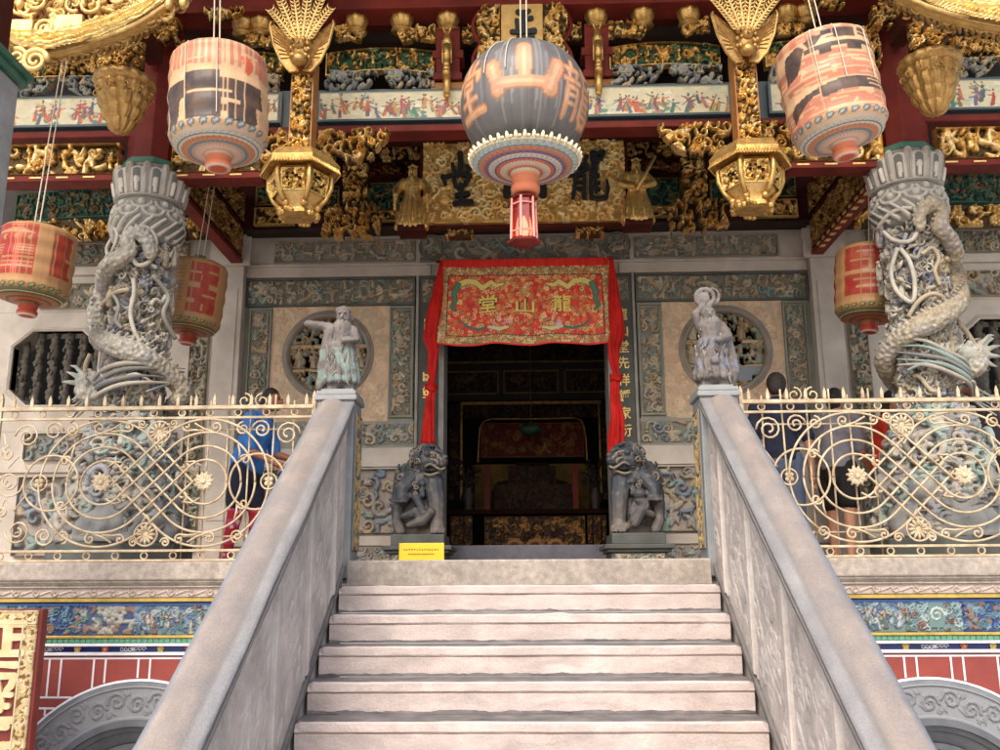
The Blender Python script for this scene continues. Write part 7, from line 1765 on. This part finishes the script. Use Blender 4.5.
m = M(); m.lathe([(.02, 0), (.03, .05), (.02, .1), (.004, .14)], (gx, gy, zb_+.02), 12); m.build('bulb', mat('warm_bulb', (1, .8, .5), .4, emit=(1, .66, .35), est=1.6), gl_, smooth=True)
m = M(); m.lathe([(.03, -.035), (.10, -.01), (.105, .005), (.08, .012)], (gx, gy, zb_), 6); m.build('lamp_base', MT['red'], gl_)
lantern('barrel_lantern', 'orange barrel lantern with one broad black character, hanging front left', G1, 219, 103, 97, 100, 5.5, 'orange', 4, tilt=(0, -3))
lantern('barrel_lantern', 'orange barrel lantern with two black bands of lettering, hanging front right', G1, 830, 90, 94, 104, 5.5, 'orange2', 5, tilt=(0, -8))
lantern('red_lantern', 'red lantern with tall painted stripes and stars at the left edge', G2, 35, 264, 73, 72, 6.3, 'red', 6, tilt=(0, 3))
lantern('red_lantern', 'red lantern half hidden behind the left dragon column', G2, 194, 296, 60, 70, 7.75, 'small', 7, tilt=(0, 5), topz=3.72)
lantern('red_lantern', 'red lantern half hidden behind the right dragon column', G2, 869, 283, 66, 72, 7.6, 'small2', 8, tilt=(0, 5), topz=3.7)
lantern('red_lantern', 'red lantern of which only a sliver shows at the right edge', G2, 1045, 226, 75, 78, 6.3, 'red', 9, tilt=(0, 0), twist=.3)
# ---------------------------------------------------------------- cream iron railings
YR = 6.1; SC = .00652
def railing(sg):
    cxw = 2.455; c = P(148, 483.5, YR) if sg < 0 else P(923, 474.5, YR); cz_ = (P(148, 483.5, YR).z+P(923, 474.5, YR).z)/2
    t = thing('iron_railing', 'cream painted scrolled iron railing '+('left of the stairs, above the blue frieze and signboard' if sg < 0 else 'right of the stairs, where several visitors stand behind it'), 'railing', (sg*cxw, YR, 0), 'scrolled iron railings on the terrace')
    g = -sg                      # +1: local +x is world +x ; panel mirrored on the other side
    W = lambda x, y, dy=0: Vector((sg*cxw+g*x*SC, YR+dy, cz_+y*SC))
    def part(name, m, smooth=True): m.build(name, MT['iron'], t, smooth=smooth)
    X0, X1 = -165, 160
    def rail(y, th, tk=.010):
        m = M(); a = W(X0, y); b = W(X1, y); m.box(a.x, b.x, YR-tk, YR+tk, a.z-th, a.z+th); m.build('rail_bar', MT['iron'], t, bevel=.003)
    rail(76, .0125, .018); rail(65.5, .008); rail(-68, .008); rail(-77.5, .008)
    for x in (X0, X1):
        m = M(); a = W(x, 0); m.box(a.x-.012, a.x+.012, YR-.012, YR+.012, 0, W(0, 88).z); m.prism([(a.x-.012, W(0, 88).z), (a.x+.012, W(0, 88).z), (a.x, W(0, 93).z)], YR-.01, YR+.01); m.build('end_post', MT['iron'], t)
    x = X0+13
    while x < X1-6:
        a = W(x, 78.5); m = M(); m.prism([(a.x-.011, a.z), (a.x+.011, a.z), (a.x+.011, a.z+.045), (a.x, a.z+.078), (a.x-.011, a.z+.045)], YR-.006, YR+.006); m.build('spike', MT['iron'], t, bevel=.002); x += 19
    def ring(x, y, r, th=.0055, name='ring', n=18):
        m = M(); m.tube([W(x+r*math.cos(2*PI*i/n), y+r*math.sin(2*PI*i/n)) for i in range(n)], th, 6, closed=True); part(name, m)
    x = X0+15
    while x < X1-4: ring(x, 70.8, 3.4); ring(x+1, -72.8, 3.3); x += 29
    # interlaced figures of eight
    D = 104/math.sqrt(2); cs = (-52, 52); th = .0078
    radii = [65, 51, 36.8, 22.5]
    for k, r in enumerate(radii):
        r2 = D-r
        for fl in (1, -1):
            # left circle radius r: arc round the outer side, tangent line from its top to the far circle's bottom (radius r2)
            m = M(); pts = []
            n = 40
            if fl > 0:
                for i in range(n+1): a = PI+ (PI*.75)*(-1)*i/n; pts.append((-52+r*math.cos(a), r*math.sin(a)))
                e = (52-r2*math.cos(PI/4), -r2*math.sin(PI/4)); s0 = pts[-1]
                for i in range(1, 9): pts.append((s0[0]+(e[0]-s0[0])*i/8, s0[1]+(e[1]-s0[1])*i/8))
                for i in range(1, n+1): a = PI*1.25+(PI*.75)*i/n; pts.append((52+r2*math.cos(a), r2*math.sin(a))) if r2 > 12 else None
            else:
                for i in range(n+1): a = PI+(PI*.75)*i/n; pts.append((-52+r*math.cos(a), r*math.sin(a)))
                e = (52-r2*math.cos(PI/4), r2*math.sin(PI/4)); s0 = pts[-1]
                for i in range(1, 9): pts.append((s0[0]+(e[0]-s0[0])*i/8, s0[1]+(e[1]-s0[1])*i/8))
                for i in range(1, n+1): a = PI*.75-(PI*.75)*i/n; pts.append((52+r2*math.cos(a), r2*math.sin(a))) if r2 > 12 else None
            m.tube([W(px_, py_*.985, .004*fl) for px_, py_ in pts], th, 6); part('scroll_bar', m)
            if k == 0:
                m = M(); pts2 = []
                for i in range(n+1): a = -fl*(PI*.75)*i/n; pts2.append((52+r*math.cos(a), -r*math.sin(a)))
                e = (-52+r2*.7, -fl*r2*.7) ; s0 = pts2[-1]
                for i in range(1, 9): pts2.append((s0[0]+(e[0]-s0[0])*i/8, s0[1]+(e[1]-s0[1])*i/8))
                m.tube([W(a_, b_*.985, -.004*fl) for a_, b_ in pts2], th, 6); part('scroll_bar', m)
    for x in (-105, 105): ring(x, 0, 28, .0075, 'circle_bar', 40)
    # rosettes
    for x in cs:
        m = M(); r = random.Random(1); c0 = W(x, 0, -.01)
        for i in range(11): a = 2*PI*i/11; m.tube([c0, c0+Vector((.035*math.cos(a), -.012, .035*math.sin(a))), c0+Vector((.068*math.cos(a+.15), -.006, .068*math.sin(a+.15)))], [.010, .014, .006], 6); m.ell(c0+Vector((.045*math.cos(a+.28), -.01, .045*math.sin(a+.28))), .012, 6)
        m.ell(c0+Vector((0, -.02, 0)), (.02, .014, .02), 8); part('rosette', m)
    for (x, y) in ((2, 51), (-4, -52)):
        m = M(); n = 24; rr = 11.5
        m.tube([W(x+rr*math.cos(2*PI*i/n), y+rr*.98*math.sin(2*PI*i/n)) for i in range(n)], .007, 6, closed=True)
        s_ = 1 if y > 0 else -1; c0 = W(x, y)
        m.ell(c0, (.022, .006, .026), 10)
        for i in range(12): a = 2*PI*i/12; m.tube([c0+Vector((.02*math.cos(a), 0, .02*math.sin(a))), c0+Vector((.045*math.cos(a), -.003, .045*math.sin(a))), c0+Vector((.066*math.cos(a), 0, .066*math.sin(a)))], [.008, .011, .007], 5)
        m.tube([W(x-5, y-s_*11), W(x, y-s_*19), W(x+5, y-s_*11)], .007, 5); part('palmette', m)
    for x in (-117, 117):
        m = M(); n = 20; m.tube([W(x+8*math.cos(2*PI*i/n), 8*math.sin(2*PI*i/n)) for i in range(n)], .006, 6, closed=True); c0 = W(x, 0)
        for i in range(4): a = PI/4+PI/2*i; m.ell(c0+Vector((.02*math.cos(a), -.003, .02*math.sin(a))), (.015, .006, .015), 8)
        m.ell(c0+Vector((0, -.006, 0)), .010, 8); part('quatrefoil', m)
    # corner and filler scrolls
    def scr(x, y, R, turns, a0, sn, th=.0070, tail=None):
        m = M(); pts = []; k = int(12*turns)
        if tail: pts += [W(*p) for p in tail]
        for i in range(k+1): f = i/k; a = a0+sn*2*PI*turns*f; rr = R*(1-.78*f); pts.append(W(x+rr*math.cos(a), y+rr*math.sin(a)))
        m.tube(pts, [th]*len(pts), 6); m.ell(pts[-1], .010, 6); part('scroll', m)
    for h in (-1, 1):
        for v in (-1, 1):
            scr(h*134, v*48, 13, 1.7, PI*(0 if h > 0 else 1), h*v); scr(h*107, v*53, 10, 1.6, PI*(0 if h < 0 else 1), -h*v)
            scr(h*152, v*30, 8, 1.2, PI/2*v, -h*v, tail=[(h*158, v*50), (h*156, v*40)]); scr(h*88, v*54, 7, 1.4, PI/2*v, h*v)
            scr(h*16, v*60, 5, 1.4, 0 if h < 0 else PI, h*v); scr(h*60, v*56, 6, 1.1, -PI/2*v, h*v, tail=[(h*38, v*60), (h*48, v*54)]); scr(h*30, v*57, 5, 1.1, -PI/2*v, -h*v, tail=[(h*48, v*52), (h*38, v*53)])
            scr(h*92, v*22, 6, 1.1, PI*(h > 0), -h*v, tail=[(h*84, v*38), (h*86, v*30)]); scr(h*30, v*14, 6, 1.0, PI/2*v, -h*v, tail=[(h*48, v*16), (h*40, v*21)])
            m = M(); m.tube([W(h*128, v*10), W(h*140, v*28), W(h*150, v*16), W(h*158, v*36)], .006, 6); part('curved_bar', m)
        scr(h*148, 0, 15, 1.6, 0, h, .0065); scr(h*148, 0, 10, .6, PI/2, -h, .006)
    # folding gate bars just behind, nearer the stairs
    gt = []
    for i, x in enumerate((30, 50, 71, 93, 117, 139)):
        m = M(); a = W(x, 76); lean = 1.5*math.sin(i*2.1); m.tube([W(x+lean, 84 if i % 2 else 90, .045), W(x-lean*.6, -76, .045)], .0065, 6); part('gate_bar', m)
    for y in (54, -54): m = M(); m.tube([W(30, y, .045), W(139, y, .045)], .006, 6); part('gate_bar', m)
    for h in (-1, 1):
        m = M(); pts = []
        for i in range(20): f = i/19; a = PI/2+h*2*PI*1.3*f; rr = 8*(1-.75*f); pts.append(W(95+h*9+rr*math.cos(a)*1, 84+rr*math.sin(a), .045))
        m.tube(pts, .006, 6); part('gate_scroll', m)
railing(-1); railing(1)
# ---------------------------------------------------------------- visitors behind the railings
HAIRC = L3(34,26,22)
def hand(ex, w, d, n, c=(1,1,1), s=1.0):
    """palm plus five bent fingers: w wrist point, d direction, n palm normal"""
    d = d.normalized(); n = (n-d*n.dot(d)).normalized(); s_ = d.cross(n)
    ex.chain([w, w+d*.045*s, w+d*.085*s], [.024*s, .030*s, .027*s], 8, 0, c)
    for k, (o, L_) in enumerate(((-.027, .062), (-.009, .075), (.009, .070), (.026, .055))):
        b = w+d*.085*s+s_*o*s; k1 = b+d*L_*.5*s-n*.006*s; k2 = k1+(d*.8-n*.6).normalized()*L_*.5*s; ex.chain([b, k1, k2], [.0105*s, .009*s, .0075*s], 6, 0, c)
    b = w+d*.02*s-s_*.026*s; k1 = b+(d*.7-s_*.75).normalized()*.04*s; ex.chain([b, k1, k1+(d-n*.3).normalized()*.028*s], [.012*s, .010*s, .008*s], 6, 0, c)
def person(name_label, px, foot_y, Y, H, face, lean, arms, top, bottom, hair, shoes, skin=(1, 1, 1), step=.1, legs_short=True, sleeve=.55, pants='shorts', pattern=None, head_tilt=.0, extra_obj=None):
    c = P(px, foot_y, Y); c.z = 0; x0, y0 = c.x, Y
    t = thing('person', name_label, 'person', (x0, y0, 0), 'visitors on the terrace')
    f = Vector((math.sin(face), -math.cos(face), 0)); s = Vector((math.cos(face), math.sin(face), 0))   # f: facing direction
    q = lambda a, b, z: Vector((x0, y0, 0))+s*a*H+f*b*H+Vector((0, 0, z*H))
    hip = q(0, 0, .53); ln = lambda z: lean*(z-.53)       # forward lean above the hip
    k = lambda a, b, z: q(a, b+ln(z), z-abs(lean)*.12*(z-.53))
    body = M(); ch = 1
    body.cap(k(0, 0, .53), k(0, .0, .62), .082*H, .072*H, 12); body.cap(k(0, 0, .62), k(0, 0, .76), .07*H, .082*H, 12)
    for g in (-1, 1):
        body.cap(k(g*.04, 0, .72), k(g*.085, 0, .80), .06*H, .038*H, 10)
        body.chain([q(g*.05, 0, .52), q(g*.055, .015+g*step*.3, .285), q(g*.058, -.01+g*step*.5, .05)], [.055*H, .036*H, .023*H], 10)
        body.chain([q(g*.058, -.02+g*step*.5, .03), q(g*.062, .08+g*step*.5, .015)], [.022*H, .017*H], 8)
    neck = k(0, .0, .82); hd = k(0, .02+head_tilt*.05, .915)
    body.cap(k(0, 0, .80), k(0, .01, .86), .034*H, .03*H, 10); body.ell(hd, (.047*H, .052*H, .063*H), 14); body.ell(hd+f*.02*H-Vector((0, 0, .028*H)), (.036*H, .036*H, .035*H), 10)
    body.cap(hd+f*.05*H, hd+f*.060*H-Vector((0, 0, .012*H)), .007*H, .009*H, 6)
    for g in (-1, 1): body.ell(hd+s*g*.048*H-f*.004*H, (.010*H, .014*H, .018*H), 6)
    ex = M(); sl = M()
    for g, (el, wr) in zip((-1, 1), arms):
        sh = k(g*.105, 0, .795); E_ = k(g*.105+el[0], el[1], .795+el[2]); Wp = E_+s*wr[0]*H+f*wr[1]*H+Vector((0, 0, wr[2]*H))
        body.chain([sh, E_], [.033*H, .025*H], 10); body.chain([E_, Wp], [.024*H, .016*H], 10)
        hand(ex, Wp, (Wp-E_), f*.3+s*(-g), c=skin, s=H/1.72)
        e2 = sh.lerp(E_, min(1, sleeve*1.6)); sl.chain([sh, e2], [.043*H, .037*H], 10)
        if sleeve > .7: sl.chain([E_, E_.lerp(Wp, .8)], [.035*H, .028*H], 10)
    body.fused('body', MT['skin_a'], t, .011, 2, .4, lambda p, n: skin, extra=ex)
    # features
    m = M()
    for g in (-1, 1): m.ell(hd+s*g*.018*H+f*.049*H+Vector((0, 0, .004*H)), (.007*H, .005*H, .004*H), 6)
    m.build('eyes', MT['ink'], t, smooth=True)
    m = M(); m.cap(hd+s*-.012*H+f*.050*H-Vector((0, 0, .030*H)), hd+s*.012*H+f*.050*H-Vector((0, 0, .030*H)), .0035*H, .0035*H, 6); m.build('mouth', MT['lip'], t, smooth=True)
    m = M(); m.ell(hd-f*.010*H+Vector((0, 0, .014*H)), (.052*H, .055*H, .060*H), 14); m.ell(hd-f*.03*H-Vector((0, 0, .01*H)), (.046*H, .036*H, .05*H), 10)
    if hair == 'long': m.cap(hd-f*.035*H, hd-f*.05*H-Vector((0, 0, .10*H)), .042*H, .03*H, 10)
    if hair == 'cap':
        m.fused('hair', MT['hair'], t, .012, 2); m = M(); m.ell(hd+Vector((0, 0, .02*H)), (.057*H, .060*H, .052*H), 14); m.ell(hd+f*.06*H+Vector((0, 0, .026*H)), (.04*H, .045*H, .008*H), 10); m.build('cap', top, t, smooth=True)
    else: m.fused('hair', MT['hair'], t, .012, 2)
    # shirt
    m = sl; m.cap(k(0, 0, .55), k(0, 0, .64), .096*H, .086*H, 12); m.cap(k(0, 0, .64), k(0, 0, .765), .082*H, .088*H, 12)
    for g in (-1, 1): m.cap(k(g*.045, 0, .735), k(g*.092, 0, .80), .066*H, .044*H, 10)
    m.cap(k(0, 0, .80), k(0, .004, .825), .05*H, .042*H, 10)
    m.fused('shirt', top, t, .012, 3, .5, None, lambda p: .005*math.sin(p.z*38+p.x*21)+.004*noise.noise(p*14))
    m = M(); m.cap(q(0, 0, .50), q(0, 0, .575), .088*H, .084*H, 12); end = .30 if pants == 'shorts' else .07
    for g in (-1, 1):
        if pants == 'shorts': m.chain([q(g*.05, 0, .52), q(g*.056, .010+g*step*.22, .35)], [.066*H, .060*H], 10)
        else: m.chain([q(g*.05, 0, .52), q(g*.056, .015+g*step*.3, .285), q(g*.06, -.01+g*step*.5, .05)], [.063*H, .046*H, .036*H], 10)
    m.fused('shorts' if pants == 'shorts' else 'trousers', bottom, t, .012, 3, .5, None, lambda p: .004*noise.noise(p*16))
    if pattern:
        for g in (-1, 1):
            m = M(); m.chain([q(g*.054, .008+g*step*.25, .36), q(g*.056, .015+g*step*.3, .285), q(g*.058, -.01+g*step*.5, .06)], [.05*H, .042*H, .031*H], 12)
            def pc(p, n):
                v = noise.voronoi(Vector((p.x*9, p.y*9, p.z*12)))[0]; k_ = (v[1]-v[0]); return L3(228,196,204) if v[0] < .28 else (L3(196,70,110) if int(p.z*14) % 2 else L3(180,36,50))
            m.fused('patterned_legging', MT['cloth_a'], t, .010, 1, .4, pc)
    for g in (-1, 1):
        m = M(); a, b = q(g*.058, -.028+g*step*.5, .028), q(g*.063, .085+g*step*.5, .02); m.cap(a, b, .027*H, .022*H, 10); o = m.fused('shoe', shoes, t, .010, 1)
    if extra_obj: extra_obj(t, q, k, s, f, H)
    return t
MT['skin_a'] = mat('skin_tone', rough=.5, attr=True, bump=.05); MT['lip'] = mat('lips', L3(150,84,76), .5); MT['cloth_a'] = mat('patterned_cloth', rough=.85, attr=True, bump=.2, bsc=30)
SK1, SK2, SK3 = L3(160,104,76), L3(190,136,108), L3(150,100,76)
down = ((.02, .0, -.185), (.0, .06, -.15)); 
C = dict(blue=cloth('blue_cotton', (58,128,206)), navy=cloth('navy_cotton', (30,36,60)), navyt=cloth('navy_tee', (30,34,58)), jeans=cloth('worn_denim', (82,94,118)), grey=cloth('grey_cotton', (140,138,148)), black=cloth('black_cotton', (28,26,28)), red=cloth('bright_red_cotton', (222,54,30)), dark=cloth('plum_black_cotton', (44,32,40)), white=cloth('white_shoe', (206,206,206)), brown=cloth('brown_shoe', (90,66,50)))
person('person in a bright blue shirt, dark shorts and pink and red patterned leggings, leaning forward', 240, 575, 8.35, 1.66, math.radians(78), .24,
       (((-.01, .06, -.18), (.0, .13, -.06)), ((.01, .09, -.17), (.0, .14, -.04))), C['blue'], C['navy'], 'short', C['brown'], SK1, step=.11, pattern=True, sleeve=.55, head_tilt=.5)
def lanyard(t, q, k, s, f, H):
    pass
person('person in a navy t-shirt and faded jeans just behind the right balustrade', 790, 575, 8.3, 1.75, math.radians(165), .06, (((-.03, .0, -.18), (-.005, .05, -.15)), ((.03, .0, -.18), (.0, .05, -.15))), C['navyt'], C['jeans'], 'short', C['white'], SK2, step=.05, pants='long')
person('person in a grey t-shirt and black shorts beside the one in navy', 846, 575, 8.75, 1.70, math.radians(140), .10, (((-.02, .03, -.18), (.0, .11, -.10)), ((.02, .03, -.18), (.0, .11, -.10))), C['grey'], C['black'], 'short', C['brown'], SK2, step=.08)
def book(t, q, k, s, f, H):
    m = M(); c = q(.02, .22, .40); m.add([tuple(c+s*a*.10+Vector((0, 0, b*.13))-f*(.01*e)) for e in (0, 1) for a, b in ((-1, -1), (1, -1), (1, 1), (-1, 1))], [(0, 1, 2, 3), (7, 6, 5, 4), (0, 4, 5, 1), (1, 5, 6, 2), (2, 6, 7, 3), (3, 7, 4, 0)])
    p = m.build('paper_sheet', MT['white'], t)
person('person in a bright red shirt and jeans, mostly hidden by the right dragon column', 898, 575, 8.6, 1.62, math.radians(60), .12, (((-.02, .05, -.17), (.0, .13, -.02)), ((.02, .05, -.17), (.0, .13, -.05))), C['red'], C['jeans'], 'long', C['white'], SK2, step=.07, pants='long', extra_obj=book)
def band(t, q, k, s, f, H):
    pass
person('person in a dark shirt and shorts cut off by the right edge', 1006, 575, 7.9, 1.66, math.radians(-120), .10, (((-.02, .04, -.18), (.0, .12, -.08)), ((.02, .05, -.17), (.0, .14, -.05))), C['dark'], C['black'], 'short', C['brown'], SK3, step=.12)
# ---------------------------------------------------------------- camera, sky, sun
cam = bpy.data.cameras.new('camera'); co = bpy.data.objects.new('camera', cam); COL.objects.link(co)
cam.sensor_fit = 'HORIZONTAL'; cam.sensor_width = 36; cam.lens = 36*CF/1000; cam.clip_end = 500; cam.clip_start = .05
co.matrix_world = Matrix(((R2[0], U2[0], -FW[0], CAM[0]), (R2[1], U2[1], -FW[1], CAM[1]), (R2[2], U2[2], -FW[2], CAM[2]), (0, 0, 0, 1)))
S.camera = co
w = bpy.data.worlds.new('World'); S.world = w; w.use_nodes = True; nt = w.node_tree
sk = nt.nodes.new('ShaderNodeTexSky'); sk.sky_type = 'NISHITA'; sk.sun_disc = False
EL, AZ = math.radians(46), math.radians(196)     # sun behind the viewer, a little to the left
sk.sun_elevation = EL; sk.sun_rotation = AZ; sk.air_density = 1.2; sk.dust_density = 4; sk.ozone_density = .6
nt.links.new(sk.outputs[0], nt.nodes['Background'].inputs[0]); nt.nodes['Background'].inputs[1].default_value = .15
sl = bpy.data.lights.new('sun', 'SUN'); sl.energy = .8; sl.angle = math.radians(20); sl.color = (1, .95, .88)
so = bpy.data.objects.new('sun', sl); COL.objects.link(so)
d = Vector((math.sin(AZ)*math.cos(EL), math.cos(AZ)*math.cos(EL), math.sin(EL)))   # towards the sun
so.rotation_euler = d.to_track_quat('Z', 'Y').to_euler(); so.location = (0, -5, 12)
S.view_settings.view_transform = 'Standard'; S.view_settings.look = 'None'; S.view_settings.gamma = 1; S.view_settings.use_curve_mapping = False
S.view_settings.exposure = 1.05
S.render.engine = 'CYCLES'
S.cycles.max_bounces = 6
